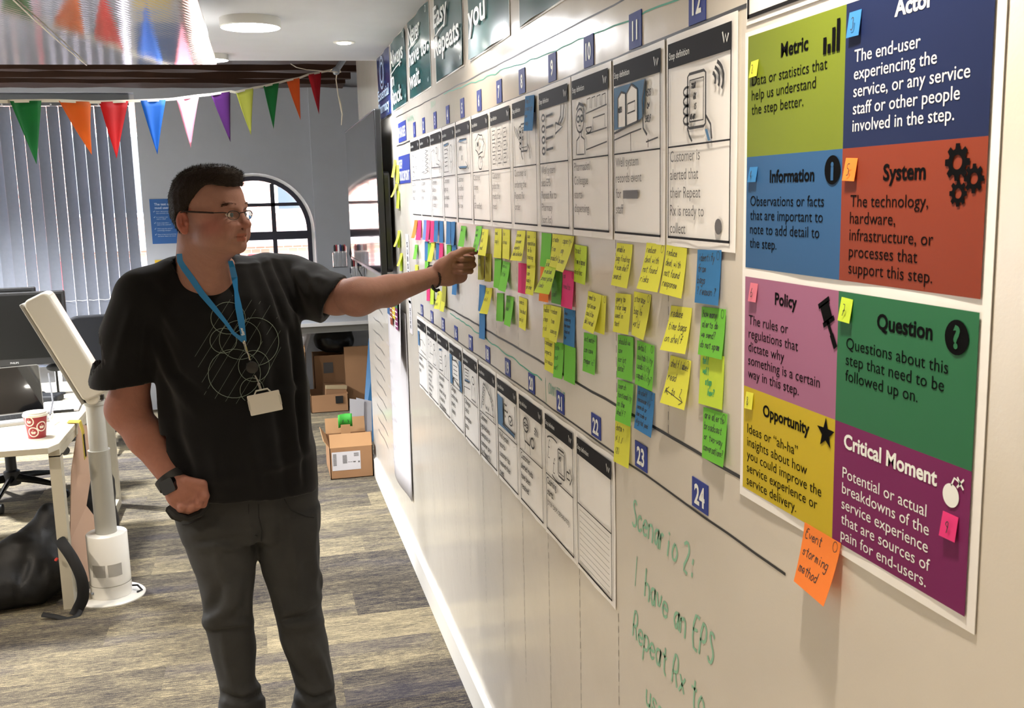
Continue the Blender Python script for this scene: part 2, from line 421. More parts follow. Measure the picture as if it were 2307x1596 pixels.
# dark glazing bars
fr = MB(); yb0, yb1 = YF+.10, YF+.16
def ring(mb, r0, r1, y0, y1, x0=None):
    a, b = arch(r0), arch(r1)
    for i in range(len(a)-1):
        pts = [a[i], a[i+1], b[i+1], b[i]]; vs = [(p[0], yy, p[1]) for yy in (y0, y1) for p in pts]
        mb.add(vs, [(0, 1, 2, 3), (7, 6, 5, 4), (0, 4, 5, 1), (2, 6, 7, 3)])
ring(fr, AR-.022, AR-.060, yb0, yb1)
for sx in (-1, 1):
    x0, x1 = sorted((AX+sx*(AR-.022), AX+sx*(AR-.060))); fr.box(x0, x1, yb0, yb1, ABT, ASP)
fr.box(AX-AR+.02, AX+AR-.02, yb0, yb1, ABT, ABT+.06)
fr.build('window_frame', M_DARKFRAME, win1)
o = MB(); o.box(AX-AR+.06, AX+AR-.06, yb0-.01, yb1, 1.385, 1.455); o.build('transom', M_DARKFRAME, win1)
o = MB(); o.box(AX-AR+.075, AX+AR-.075, yb0+.005, yb1, 1.668, 1.697); o.build('glazing_bar', M_DARKFRAME, win1)
for mx in (-.19, .126):
    h = ASP+math.sqrt((AR-.06)**2-(mx-AX)**2)
    o = MB(); o.box(mx-.018, mx+.018, yb0+.005, yb1, 1.45, h); o.build('glazing_bar', M_DARKFRAME, win1)
    o = MB(); o.box(mx-.018, mx+.018, yb0+.005, yb1, ABT+.05, 1.39); o.build('glazing_bar', M_DARKFRAME, win1)
M_GLASS = mat('clear_glass', '#ffffff', rough=.0, trans=1.0)
def thin_glass():
    m = bpy.data.materials.new('thin_window_glass'); m.use_nodes = True; n = m.node_tree; n.nodes.clear()
    o = n.nodes.new('ShaderNodeOutputMaterial'); t = n.nodes.new('ShaderNodeBsdfTransparent'); g = n.nodes.new('ShaderNodeBsdfGlossy')
    g.inputs['Roughness'].default_value = .02; x = n.nodes.new('ShaderNodeMixShader'); fz = n.nodes.new('ShaderNodeFresnel'); fz.inputs[0].default_value = 1.3
    n.links.new(fz.outputs[0], x.inputs[0]); n.links.new(t.outputs[0], x.inputs[1]); n.links.new(g.outputs[0], x.inputs[2]); n.links.new(x.outputs[0], o.inputs[0])
    return m
M_PANE = thin_glass()
xs_ = [AX-AR+.06, -.19, .126, AX+AR-.06]
for i in range(3):
    a, b = xs_[i]+.014, xs_[i+1]-.014
    for (z0, z1) in ((ABT+.06, 1.386), (1.455, 1.669), (1.697, 9)):
        pts = [(a, z0), (b, z0)]
        if z1 < 9 and z1 < 1.5: pts += [(b, z1), (a, z1)]
        else:
            def top(x): 
                q = (AR-.06)**2-(x-AX)**2; return min(z1, ASP+math.sqrt(max(q, 0)))
            for k in range(9): xx = b+(a-b)*k/8; pts.append((xx, max(top(xx), z0+.001)))
        pm = MB(); pm.prism(pts, YF+.128, YF+.132, M=Matrix(((1, 0, 0, 0), (0, 0, 1, 0), (0, 1, 0, 0), (0, 0, 0, 1))))
        pm.build('pane', M_PANE, win1)
# blind window: white frame, panes, headrail and slats
bw = MB(); t = .055; y0, y1 = YF+.02, YF+.26
bw.box(BX0, BX1, y0+.12, y1, BZ1-t, BZ1); bw.box(BX0, BX1, y0+.12, y1, BZ0, BZ0+t); bw.box(BX1-.012, BX1, YF+.2, y1, BZ0, BZ1); bw.box(BX0, BX0+t, YF-.005, y1, BZ0, BZ1)
win2 = tag(bw.build('window_2', M_WHITE), kind='structure')
for q in (-1.55, -2.35):
    o = MB(); o.box(q-.025, q+.025, YF+.17, YF+.23, BZ0+t, BZ1-t); o.build('glazing_bar', M_WHITE, win2)
for a, b in ((BX0+t, -2.375), (-2.325, -1.575), (-1.525, BX1-.012)):
    o = MB(); o.box(a, b, YF+.198, YF+.203, BZ0+t, BZ1-t); o.build('pane', M_PANE, win2)
# vertical blind
vb = thing('vertical_blind', 'grey vertical slat blind covering the tall window at the far left', 'blind', (-2.0, YF+.06, BZ1))
vb_x0 = -3.05; vb_x1 = -.956
M_SLAT = mat('grey_blind_fabric', '#80848c', rough=.8, var=.04, vscale=30, bump=.2, bscale=500)
_p = M_SLAT.node_tree; _pb = _p.nodes['Principled BSDF']
_tr = _p.nodes.new('ShaderNodeBsdfTranslucent'); _tr.inputs[0].default_value = hexc('#7c8390'); _mx = _p.nodes.new('ShaderNodeMixShader'); _mx.inputs[0].default_value = .05
_p.links.new(_pb.outputs[0], _mx.inputs[1]); _p.links.new(_tr.outputs[0], _mx.inputs[2]); _p.links.new(_mx.outputs[0], _p.nodes['Material Output'].inputs[0])
def loc_to(o, M0): pass
VO = Vector((-2.0, YF+.06, BZ1))
hr = MB(); hr.box(vb_x0-VO.x, vb_x1-VO.x, -.03, .03, -.055, -.005); hr.box(vb_x0-VO.x, vb_x1-VO.x, -.036, -.03, -.10, -.012)
hr.build('headrail', mat('grey_aluminium_rail', '#8a8d90', rough=.35, metal=.6), vb)
ps = .0885; k = 0; x = vb_x1-.052
slat0 = None
while x > vb_x0:
    a = math.radians(25+random.uniform(-3, 3)+(7 if k in (2, 3, 4, 5, 6, 9, 11) else 0))
    if slat0 is None:
        s = MB(); n = 5
        for i in range(n):
            u0 = -.0445+.089*i/n; u1 = -.0445+.089*(i+1)/n
            c0 = .004*(1-(u0/.0445)**2); c1 = .004*(1-(u1/.0445)**2)
            zt, zb = -.10, -(BZ1-.50)
            s.add([(u0, c0, zb), (u1, c1, zb), (u1, c1, zt), (u0, c0, zt)], [(0, 1, 2, 3)])
        slat0 = sl = s.build('slat', M_SLAT, vb, smooth=True)
    else:
        sl = slat0.copy(); COL.objects.link(sl)
    sl.location = (x-VO.x, 0, 0); sl.rotation_euler = (0, 0, a)
    hk = MB(); hk.ball((0, -.012, -.088), .008, n=8, m=6); h_ = hk.build('hanger', mat('white_plastic', '#e8e8e6', rough=.4), vb); h_.location = (x-VO.x, -.03, 0)
    x -= ps; k += 1
ch = MB(); ch.tube([(vb_x1-VO.x-i*ps/2, -.018-.004*math.sin(i), -1.652-.006*(i % 2)) for i in range(int((vb_x1-vb_x0)/ps*2))], .0022, n=5)
ch.build('stabiliser_chain', MATS['white_plastic'], vb)

# glossy hung panel at top left, mirrors the bunting
PZ = 2.265
gp = MB(); gp.prism([(-2.9, 1.2), (-.125, 1.2), (-.125, 4.33), (-2.9, 4.47)], PZ, PZ+.012)
M_PANEL = mat('mirror_gloss_ceiling_panel', '#a59f95', rough=.09, metal=.0, spec=.9, coat=1.0)
pn = M_PANEL.node_tree; pb = pn.nodes['Principled BSDF']; tcn = pn.nodes.new('ShaderNodeTexCoord')
wv = pn.nodes.new('ShaderNodeTexWave'); wv.inputs['Scale'].default_value = 18; wv.inputs['Distortion'].default_value = 0
mpn = pn.nodes.new('ShaderNodeMapping'); mpn.inputs['Rotation'].default_value = (0, 0, math.radians(20))
pn.links.new(tcn.outputs['Object'], mpn.inputs[0]); pn.links.new(mpn.outputs[0], wv.inputs[0])
nz = pn.nodes.new('ShaderNodeTexNoise'); nz.inputs['Scale'].default_value = 3.5
pn.links.new(tcn.outputs['Object'], nz.inputs['Vector'])
bpn = pn.nodes.new('ShaderNodeBump'); bpn.inputs['Strength'].default_value = .12; bpn.inputs['Distance'].default_value = .0006
bp2 = pn.nodes.new('ShaderNodeBump'); bp2.inputs['Strength'].default_value = .12; bp2.inputs['Distance'].default_value = .008
pn.links.new(wv.outputs['Fac'], bpn.inputs['Height']); pn.links.new(nz.outputs['Fac'], bp2.inputs['Height'])
pn.links.new(bpn.outputs[0], bp2.inputs['Normal']); pn.links.new(bp2.outputs[0], pb.inputs['Normal']); pn.links.new(bp2.outputs[0], pb.inputs['Coat Normal'])
gpo = tag(gp.build('ceiling_panel', M_PANEL), 'large glossy grey panel hung under the ceiling, mirroring the bunting', 'panel')
hg = MB()
for x, y in ((-.6, 2.0), (-.6, 3.9), (-2.4, 2.0), (-2.4, 3.9)): hg.lathe([(.012, PZ+.01), (.012, CZ)], 10, c=(x, y, 0))
hg.build('hanger_rod', M_WHITE, gpo)
wi = MB(); p0 = atz(25, -5, PZ-.004); p1 = atz(195, 147, PZ-.004)
wi.tube([p0+(p1-p0)*i/10+Vector((0, 0, -.004*math.sin(math.pi*i/10))) for i in range(11)], .0022, n=6)
tag(wi.build('thin_cord', mat('white_cord', '#e6e2d8', rough=.7)), 'thin white cord running diagonally under the glossy ceiling panel', 'cord')

# dark timber beams in the open recess
M_BEAM = mat('dark_stained_timber', '#3a2519', rough=.6, spec=.25, var=.25, vscale=5, bump=.5, bscale=40)
for i, (yf, yb_, zb, xr) in enumerate([(6.3, 6.66, 2.565, 1.49), (6.99, 7.10, 2.565, 1.0), (7.42, 7.48, 2.565, .70), (7.75, 8.05, 2.565, .69)]):
    b = MB(); lb = ['nearest', 'second', 'third', 'farthest and widest'][i]; n = 26
    rnd = random.Random(i); prof = [rnd.uniform(-.006, .006) for _ in range(n+1)]
    for k in range(n):
        xa, xb_ = XL+(xr-XL)*k/n, XL+(xr-XL)*(k+1)/n
        vs = []
        for xx, j in ((xa, prof[k]), (xb_, prof[k+1])):
            vs += [(xx, yf+j, zb+j), (xx, yb_, zb-j), (xx, yb_, 3.0), (xx, yf, 3.0)]
        b.add(vs, [(0, 4, 5, 1), (1, 5, 6, 2), (3, 7, 4, 0)]+([(0, 1, 2, 3)] if k == 0 else [])+([(4, 7, 6, 5)] if k == n-1 else []))
    tag(b.build('ceiling_beam', M_BEAM), 'dark stained timber ceiling beam, %s of the four from the camera' % lb, 'beam', 'timber beams above the bunting')
pp = MB(); a = at(778, 128, 6.2); b_ = at(757, 160, 6.2); pp.tube([a, b_], .017, n=10); pp.ball(b_, .024, n=10, m=8)
tag(pp.build('hook_bracket', mat('pale_metal', '#9aa2ae', rough=.35, metal=.5)), 'pale metal bracket holding the right end of the bunting', 'bracket')

# ---------------------------------------------------------------- outside the window
M_BRICK = bpy.data.materials.new('pale_red_brick'); M_BRICK.use_nodes = True
_n = M_BRICK.node_tree; _q = _n.nodes['Principled BSDF']; _b = _n.nodes.new('ShaderNodeTexBrick'); _t = _n.nodes.new('ShaderNodeTexCoord')
_b.inputs['Color1'].default_value = hexc('#c08d7c'); _b.inputs['Color2'].default_value = hexc('#b27a6a'); _b.inputs['Mortar'].default_value = hexc('#d8cdc0'); _b.inputs['Scale'].default_value = 2.2
_m = _n.nodes.new('ShaderNodeMapping'); _m.inputs['Rotation'].default_value = (math.radians(90), 0, 0)
_n.links.new(_t.outputs['Object'], _m.inputs[0]); _n.links.new(_m.outputs[0], _b.inputs[0]); _n.links.new(_b.outputs[0], _q.inputs['Base Color']); _q.inputs['Roughness'].default_value = .9
gd = MB(); gd.box(-30, 30, YF+.3, 60, -3.2, -3.0); tag(gd.build('street_ground', mat('pale_tarmac', '#9a9792', rough=.9)), kind='structure')
bd = thing('brick_building', 'overexposed red brick building across the yard outside the arched window', 'building', (0, 26, -3))
b = MB(); b.box(-22, 22, 0, 6, 0, 9); b.build('wall', M_BRICK, bd)
for x0 in (-9, -4.5, 0.2, 4.6, 9.2):
    b = MB(); b.box(x0, x0+2.6, -.06, .1, .1, 3.3); b.build('shutter', mat('grey_roller_shutter', '#77727a', rough=.6), bd)
    b = MB(); b.box(x0-.5, x0-.1, -.12, .1, .1, 3.4); b.build('pillar', mat('red_painted_pillar', '#b8202a', rough=.5), bd)
    for zz in (4.4,):
        f_ = MB(); f_.box(x0+.2, x0+2.2, -.05, .05, zz, zz+2.0); f_ = f_.build('window', mat('white_pvc', '#eeeeee', rough=.4), bd)
        g = MB(); g.box(x0+.3, x0+2.1, -.07, -.04, zz+.1, zz+1.9); g.build('pane', mat('dark_street_glass', '#39424c', rough=.1), f_)
b = MB(); b.box(-22, 22, -.5, 0, 3.6, 3.85); b.build('canopy', mat('grey_canopy', '#8d8584', rough=.6), bd)
van = thing('white_van', 'white van parked in the yard outside the arched window', 'van', (1.6, 19.5, -3), math.radians(4))
b = MB(); b.prism([(-2.3, .35), (2.3, .35), (2.3, 1.1), (1.75, 1.25), (1.2, 2.05), (-2.3, 2.1)], -.9, .9, M=Matrix(((1, 0, 0, 0), (0, 0, 1, 0), (0, 1, 0, 0), (0, 0, 0, 1))))
bevel(b.build('body', mat('white_car_paint', '#e8e8ea', rough=.2, coat=1), van), .06)
b = MB(); b.prism([(1.25, 1.95), (1.7, 1.3), (.4, 1.3), (.4, 1.95)], -.92, .92, M=Matrix(((1, 0, 0, 0), (0, 0, 1, 0), (0, 1, 0, 0), (0, 0, 0, 1)))); b.build('window', MATS['dark_street_glass'], van)
for sx in (-1.5, 1.5):
    for sy in (-.85, .85):
        b = MB(); b.lathe([(.34, -.1), (.36, -.07), (.36, .07), (.34, .1)], 20, c=(sx, sy, .36), M=Matrix.Rotation(math.pi/2, 3, 'X')); b.build('wheel', mat('tyre_rubber', '#1b1b1b', rough=.8), van)
# ================================================================== things on the whiteboard wall
M_PAPER = mat('white_print_paper', '#efedea', rough=.42, spec=.45)
M_PAPERM = mat('white_matt_paper', '#cbc8cb', rough=.7)
M_INK = mat('black_print', '#19181a', rough=.6, spec=.15)
M_SOFT = mat('grey_print', '#5c5957', rough=.5)
M_WINK = mat('white_print', '#e9ece9', rough=.4)
M_PEN = mat('black_pen', '#2a2826', rough=.6)
M_NUM = mat('blue_number_card', '#2a3a8a', rough=.5, spec=.25)
M_MARK = mat('black_marker', '#23201e', rough=.45)
M_GREEN = mat('green_marker', '#3f9f86', rough=.5)
M_PALEGREEN = mat('faded_green_marker', '#86b89c', rough=.5)
M_BLUESKETCH = mat('blue_sketch_wash', '#41719c', rough=.6)
M_NAVYP = mat('navy_poster', '#22366f', rough=.22, spec=.6)
M_TEAL = mat('teal_poster', '#1d5557', rough=.2, spec=.6)
NW = ['zero', 'one', 'two', 'three', 'four', 'five', 'six', 'seven', 'eight', 'nine', 'ten', 'eleven', 'twelve', 'thirteen', 'fourteen', 'fifteen', 'sixteen', 'seventeen', 'eighteen', 'nineteen', 'twenty', 'twenty-one', 'twenty-two', 'twenty-three', 'twenty-four']
LAYER = .0012
def sheet(mb, x0, x1, y0, y1, z=0.0, t=.0007, warp=0.0, nx=6, ny=6, ph=0):
    """thin sheet with an optional slight wave"""
    vs = []; fs = []
    def g(u, v): return warp*(.5+.5*math.sin(3*u*math.pi+ph))*(.3+.7*abs(2*v-1))
    for top in (0, 1):
        for j in range(ny+1):
            for i in range(nx+1):
                u, v = i/nx, j/ny; vs.append((x0+(x1-x0)*u, y0+(y1-y0)*v, z+g(u, v)+(t if top else 0)))
    o = (nx+1)*(ny+1)
    for j in range(ny):
        for i in range(nx):
            a = j*(nx+1)+i; fs.append((o+a, o+a+1, o+a+nx+2, o+a+nx+1)); fs.append((a, a+nx+1, a+nx+2, a+1))
    b = [i for i in range(nx+1)]+[j*(nx+1)+nx for j in range(1, ny+1)]+[ny*(nx+1)+i for i in range(nx-1, -1, -1)]+[j*(nx+1) for j in range(ny-1, 0, -1)]
    for i in range(len(b)): p, q = b[i], b[(i+1) % len(b)]; fs.append((p, q, o+q, o+p))
    mb.add(vs, fs)

def wraptext(mb, lines, x, y, size, lead, **k):
    for i, l in enumerate(lines): put_text(mb, l, x, y-i*lead, size, **k)

# ---------------------------------------------------------------- marker lines drawn on the wall
def on_wall(pts, wd, m, name, z=.0006):
    s = MB(); s.stroke([(-p[0], p[1]) for p in pts], wd, 0)
    return s.build(name, m, None, M=wall_frame(0, 0, z))
def wline(y0, y1, z0, z1, wd=.0045, m=None, wob=.0012, seed=0, name='marker_line'):
    r = random.Random(seed); n = max(6, int(abs(y1-y0)/.08))
    pts = [(y0+(y1-y0)*i/n, z0+(z1-z0)*i/n+r.uniform(-wob, wob)) for i in range(n+1)]
    o = on_wall(pts, wd, m or M_MARK, name); mw = o.matrix_world.copy(); o.parent = wall_r; o.matrix_world = mw; return o
wline(4.56, 1.30, 2.070, 2.036, .0035, seed=1)
wline(4.56, 1.205, 1.944, 1.950, .0055, seed=2)
wline(3.86, 1.21, 1.338, 1.328, .0055, seed=3)
wline(4.13, 1.09, 1.242, 1.235, .004, seed=4)
r_ = random.Random(11); gl = [(3.36-.05*i, 2.053-.0015*i+r_.uniform(-.003, .004)) for i in range(40)]
o = on_wall(gl, .003, M_GREEN, 'green_marker_line'); o.parent = wall_r
gl = [(3.38-.04*i, 1.322-.0011*i+r_.uniform(-.003, .003)) for i in range(30)]
o = on_wall(gl, .0035, M_GREEN, 'green_marker_line'); o.parent = wall_r
o = on_wall([(2.19, 1.30), (2.187, 1.24)], .002, M_GREEN, 'green_marker_line'); o.parent = wall_r
# dashed column lines
dash = MB()
for k in range(11):
    y = 1.468+.2415*k
    for z0, z1 in ((1.335, 1.635), (.46-.02*(k % 3), .925)):
        if z0 < 1 and k < 1: continue
        z = z1
        while z > z0:
            d = .014+.006*((k*7+int(z*1000)) % 3)/3; dash.add([(-y-.0009, z, 0), (-y+.0009, z, 0), (-y+.0009, z-d, 0), (-y-.0009, z-d, 0)], [(0, 3, 2, 1)]); z -= d+.008
o = tag(dash.build('dashed_column_line', M_SOFT, wall_r), kind='stuff'); o.matrix_world = wall_frame(0, 0, .0005)
def wall_pen(s, y, z, h, wd, m, width=None, name='handwriting', xs=.62, seed=1, slope=0.0):
    b = MB(); rnd = random.Random(seed)
    pen_text(b, s, 0, 0, h, wd, 0, xs=xs, width=width, rnd=rnd, f=(lambda x, yy, zz: (x, yy+slope*x, zz)))
    o = b.build(name, m, wall_r); o.matrix_world = wall_frame(y, z, .0007); return o
wall_pen('Scenario 2:', 1.634, 1.125, .052, .0055, M_PALEGREEN, width=.36, seed=3)
wall_pen('I', 1.63, 1.016, .06, .003, M_PALEGREEN, seed=4)
wall_pen('have an EPS', 1.575, 1.012, .055, .0055, M_PALEGREEN, width=.40, seed=5)
wall_pen('Repeat Rx to', 1.634, .912, .055, .0055, M_PALEGREEN, width=.42, seed=6)
wall_pen('use', 1.57, .812, .055, .0055, M_PALEGREEN, width=.12, seed=7)
wall_pen('COMMITTING', 2.165, 1.268, .026, .002, M_GREEN, width=.16, seed=8)
wall_pen('WHEN + WHERE MEDS', 4.20, 2.02, .022, .0022, M_PALEGREEN, width=.33, seed=9)
wall_pen('COMING IN', 3.62, 2.03, .022, .002, M_PALEGREEN, width=.26, seed=10)
wall_pen('...Z', 3.9, 1.985, .02, .002, M_GREEN, width=.1, seed=12)
for i in range(11):
    y0 = 5.86+.02*(i % 3); z = 1.10-.075*i
    on = on_wall([(y0, z), (y0-.12, z-.004), (y0-.3, z+.006), (y0-.46, z-.006)], .006, M_SOFT, 'marker_line'); on.parent = wall_r

# ---------------------------------------------------------------- storyboard cards
CARD_W, HDR = .2125, .036
def doodle(k):
    """pen drawings of the storyboard in a unit square (0..1, 0..1): list of (kind, points)"""
    D = []
    def L(*p, w=1): D.append(('k', [(p[i], p[i+1]) for i in range(0, len(p), 2)], w))
    def C(cx, cy, rx, ry=None, a0=0, a1=360, w=1, n=14):
        ry = ry or rx; D.append(('k', [(cx+rx*math.cos(math.radians(a0+(a1-a0)*i/n)), cy+ry*math.sin(math.radians(a0+(a1-a0)*i/n))) for i in range(n+1)], w))
    def B(*p): D.append(('b', [(p[i], p[i+1]) for i in range(0, len(p), 2)], 1))
    def T(s, x, y, h): D.append(('t', s, x, y, h))
    def phone(x, y, wd, h, hand=True):
        L(x, y, x, y+h, x+wd*.1, y+h+.03, x+wd*.9, y+h+.03, x+wd, y+h, x+wd, y, x+wd*.9, y-.03, x+wd*.1, y-.03, x, y, w=1.6)
        L(x+wd*.12, y+.05, x+wd*.12, y+h-.05, x+wd*.88, y+h-.05, x+wd*.88, y+.05, x+wd*.12, y+.05)
        if hand:
            for j in range(4): C(x-.01, y+.08+j*.12, .06, .055, 60, 300, w=1.4)
            L(x, y-.02, x+.03, y-.12, x+.08, y-.2, w=1.6); L(x+wd, y+.1, x+wd+.08, y-.02, x+wd+.1, y-.2, w=1.6)
    if k == 1: C(.3, .55, .16, .3); L(.2, .45, .4, .45); C(.65, .6, .1, .16); L(.62, .4, .7, .35, .72, .3); C(.3, .2, .12, .1)
    elif k == 2:
        for j in range(6): L(.55, .15+j*.13, .9, .22+j*.13, .6, .26+j*.13)
        C(.3, .5, .05, .1); L(.3, .4, .28, .2); L(.15, .2, .45, .22)
    elif k == 3: L(.1, .3, .1, .8, .35, .85, .4, .3, .1, .3); C(.6, .8, .08, .1); L(.6, .7, .55, .4, .8, .35, .85, .1); L(.75, .5, .9, .45, .9, .1); L(.05, .3, .95, .28)
    elif k == 4:
        L(.1, .1, .12, .9, .5, .93, .5, .1, .1, .1); [L(.18, .75-j*.12, .42, .76-j*.12) for j in range(5)]; C(.75, .6, .12, .25); L(.65, .4, .75, .05, .88, .38); B(.12, .85, .5, .88, .5, .93, .12, .9)
    elif k == 5: L(.15, .2, .15, .85, .3, .92, .8, .9, .85, .2, .7, .12, .25, .14, .15, .2, w=1.4); T('NOTIFY', .25, .62, .11); T('RX', .4, .35, .13); L(.7, .3, .9, .1); B(.2, .14, .75, .12, .75, .18, .2, .2); B(.2, .85, .8, .86, .78, .9, .3, .91)
    elif k == 6:
        D.append(('k', [(.5+.27*math.cos(i*.45)*(1+.08*(-1)**i), .66+.24*math.sin(i*.45)*(1+.08*(-1)**i)) for i in range(15)], 1.4)); T('SHARE', .33, .62, .1); L(.45, .42, .42, .3, .5, .36); C(.52, .2, .14, .16); L(.45, .05, .6, .04)
    elif k == 7:
        for i in range(3):
            for j in range(3): x, y = .1+i*.3, .12+j*.28; L(x, y, x, y+.2, x+.16, y+.2, x+.16, y, x, y); L(x+.03, y+.1, x+.12, y+.12); L(x+.2, y+.05, x+.2, y+.15)
        L(.35, .05, .35, .95); L(.66, .05, .66, .95)
    elif k == 8: phone(.38, .32, .3, .5); T('RX', .46, .66, .08); T('OUT', .44, .52, .08); [L(.1+j*.06, .85-j*.04, .18+j*.06, .62-j*.04, w=1.4) for j in range(3)]
    elif k == 9:
        for j in range(4): C(.16, .85-j*.21, .055, .06, w=2); L(.26, .86-j*.21, .52, .88-j*.21, w=2)
        L(.82, 1, .8, .8, .7, .66, w=2); L(.93, 1, .88, .76, .78, .66, w=2); L(.62, .7, .6, .5, .86, .6, .62, .7, w=2)
    elif k == 10:
        C(.24, .63, .12, .2, w=1.6); C(.19, .66, .045, .05, w=1.6); C(.3, .66, .045, .05, w=1.6); L(.14, .82, .22, .92, .36, .86, .36, .74, w=2.4); L(.2, .55, .26, .54); L(.22, .44, .22, .36, .14, .3, .12, .05, w=1.5); L(.28, .44, .28, .36, .37, .3, .38, .04, w=1.5); L(.14, .06, .36, .05)
        L(.42, .72, 1, .78); L(.42, .38, 1, .42); L(.42, .12, 1, .2); C(.5, .48, .08, .09, 180, 360, w=1.4); L(.42, .48, .58, .48); [L(.45+j*.14, .78, .46+j*.14, .95, .55+j*.14, .96, .55+j*.14, .79) for j in range(4)]; L(.62, .42, .63, .62, .95, .64, .95, .44)
    elif k == 11:
        B(.0, .35, .0, .99, .72, .99, .68, .5, .6, .42); D.append(('w', [(.1, .38), (.1, .82), (.18, .9), (.28, .86), (.3, .7), (.3, .85), (.42, .97), (.55, .88), (.55, .4), (.3, .38)], 1))
        L(.1, .38, .1, .82, .18, .9, .28, .86, .28, .38, w=1.5); T('MEDS', .11, .6, .08); L(.3, .38, .3, .85, .42, .97, .55, .88, .55, .4, w=1.5); L(.33, .7, .5, .72, .5, .58, .33, .56, .33, .7); L(0, .3, .35, .38, .6, .42, w=1.6); L(0, .2, .4, .27, .64, .3); L(.4, .0, .4, .27)
        L(.72, .98, .66, .7, .68, .3, .76, .2, w=2); T('MEDS', .74, .74, .09); T('ON', .76, .56, .09); T('SHELF', .72, .38, .09); L(.74, .1, .98, .14); L(.78, .02, .78, .14)
    elif k == 12:
        phone(.35, .22, .3, .62); T('YOUR', .41, .68, .07); T('RX', .45, .54, .08); T('IS', .46, .42, .07); T('READY', .4, .3, .06); [C(.72, .72, .08+j*.06, .1+j*.07, -30, 60, w=2.2) for j in range(3)]; B(.63, .15, .67, .15, .72, -.02, .68, -.02)
    elif k == 13: B(.0, .3, .0, .9, .2, .9, .2, .3); C(.2, .82, .08); L(.3, .3, .3, .6, .6, .65, .9, .5); L(.35, .2, .95, .15); L(.6, .6, .6, .3)
    elif k == 14: C(.2, .8, .07, .1); L(.14, .7, .12, .2, .25, .2, .26, .7, .14, .7); C(.45, .78, .06, .09); L(.42, .68, .4, .2); C(.8, .75, .09, .12, w=1.5); L(.7, .6, .66, .1, .92, .1, .9, .6, w=1.5); L(.3, .4, .66, .42)
    elif k == 15: L(.12, .1, .16, .85, .4, .92, .5, .15, .12, .1, w=1.6); B(.16, .8, .4, .85, .4, .92, .16, .87); [L(.2, .6-j*.12, .4, .62-j*.12) for j in range(3)]; C(.78, .6, .08, .2, w=1.5); L(.7, .4, .66, .05, w=1.5); L(.85, .4, .9, .05)
    elif k == 16: B(.0, .0, .0, 1, .2, 1, .2, 0); B(.8, 0, .8, 1, 1, 1, 1, 0); D.append(('w', [(.22, .25), (.25, .85), (.78, .85), (.8, .2)], 1)); L(.22, .3, .25, .85, .6, .92, .8, .8, .82, .2, .9, .1, .6, .16, .22, .3, w=2); [L(.34, .7-j*.14, .68, .72-j*.14) for j in range(4)]
    elif k == 17: L(.1, .5, .12, .9, .45, .92, .46, .55, .1, .5, w=1.6); [L(.16, .8-j*.1, .4, .82-j*.1) for j in range(3)]; B(.1, .5, .46, .54, .46, .6, .1, .56); C(.75, .72, .08, .12, w=1.6); L(.66, .55, .6, .1, .9, .1, .86, .55, w=1.6); L(.05, .3, .5, .36); L(.05, .05, .05, .3)
    elif k == 18: [L(.3+j*.12, .95, .9, .6-j*.14) for j in range(5)]; L(.12, .1, .3, .9, .4, .88, w=2); [C(.24+j*.03, .3+j*.15, .04, .05) for j in range(4)]; T('Patrick', .42, .2, .12); L(.4, .1, .95, .16, .92, .0)
    elif k == 19: B(.0, .1, .0, .95, .3, .9, .3, .2, .9, .2, .9, .1); L(.3, .95, .3, .25, .95, .22, .95, .95, w=2); T('we given', .38, .78, .08); T('consumer meds', .36, .62, .07); T('to', .42, .46, .08); C(.72, .48, .11, .12, w=1.6); L(.66, .48, .71, .42, .79, .54, w=1.8); L(.25, .2, .95, .1)
    elif k == 20: C(.32, .72, .12, .17, w=2); C(.27, .72, .04, w=1.6); C(.38, .71, .04, w=1.6); L(.24, .54, .26, .3, .5, .28, .52, .5, w=2); C(.62, .4, .08, .12, w=2); [C(.7, .62, .06+j*.06, .07+j*.07, 10, 80, w=1.8) for j in range(3)]; L(.28, .3, .26, .08); L(.5, .28, .52, .06)
    elif k == 21: T('£', .1, .42, .44); T('£', .3, .16, .36); phone(.5, .22, .24, .55, False); T('NHS', .53, .55, .1); L(.82, .45, .92, .45, .92, .55, 1.0, .38, .92, .2, .92, .3, .82, .3, .82, .45, w=1.6); C(.3, .82, .22, .12, 40, 160, w=1.5); C(.45, .12, .2, .1, 200, 330, w=1.5)
    return D
TOPTXT = {1: ['Customer', 'needs Rx', 'repeat'], 2: ['Customer', 'finds out', 'more'], 3: ['Customer', 'talks to', 'colleague', 'in store'], 4: ['Customer', 'signs up', 'to repeat', 'service'], 5: ['Customer', 'is notified', 'to order', 'Rx now'],
          6: ['Customer', 'shares', 'it', 'GP notified'], 7: ['Customer', 'picks the', 'meds they', 'need'], 8: ['Customer is', 'ordering the', 'Repeat Rx', 'order'], 9: ['Well system', 'sets EPS', 'Repeat Rx to', 'Pharmacy', '(sort list)'],
          10: ['Pharmacist/', 'Colleague', 'starts', 'dispensing'], 11: ['Well system', 'records event', 'for          or', 'staff'], 12: ['Customer is', 'alerted that', 'their Repeat', 'Rx is ready to', 'collect']}
BOTTXT = {13: ['Customer', 'arrives at the', 'store'], 14: ['Colleague asks', 'customer for', 'their name', 'and date', 'of birth or the', 'reference', 'number'], 15: ['System tells', 'colleague', 'where the bag', 'is located in', 'the dispensary'],
          16: ['Colleague', 'confirms the', "patient's", 'identity'], 17: ['Colleague', 'checks', 'exemption', 'status'], 18: ['Customer', 'signs/declares', 'exemption or', 'customer pays', 'for Repeat Rx'],
          19: ['Well system', 'records', 'customer has', 'received their', 'meds'], 20: ['Customer', 'alerted meds', 'have been', 'received'], 21: ['Claiming', 'starts.'], 22: []}
ORD = {1: 'first', 2: 'second'}
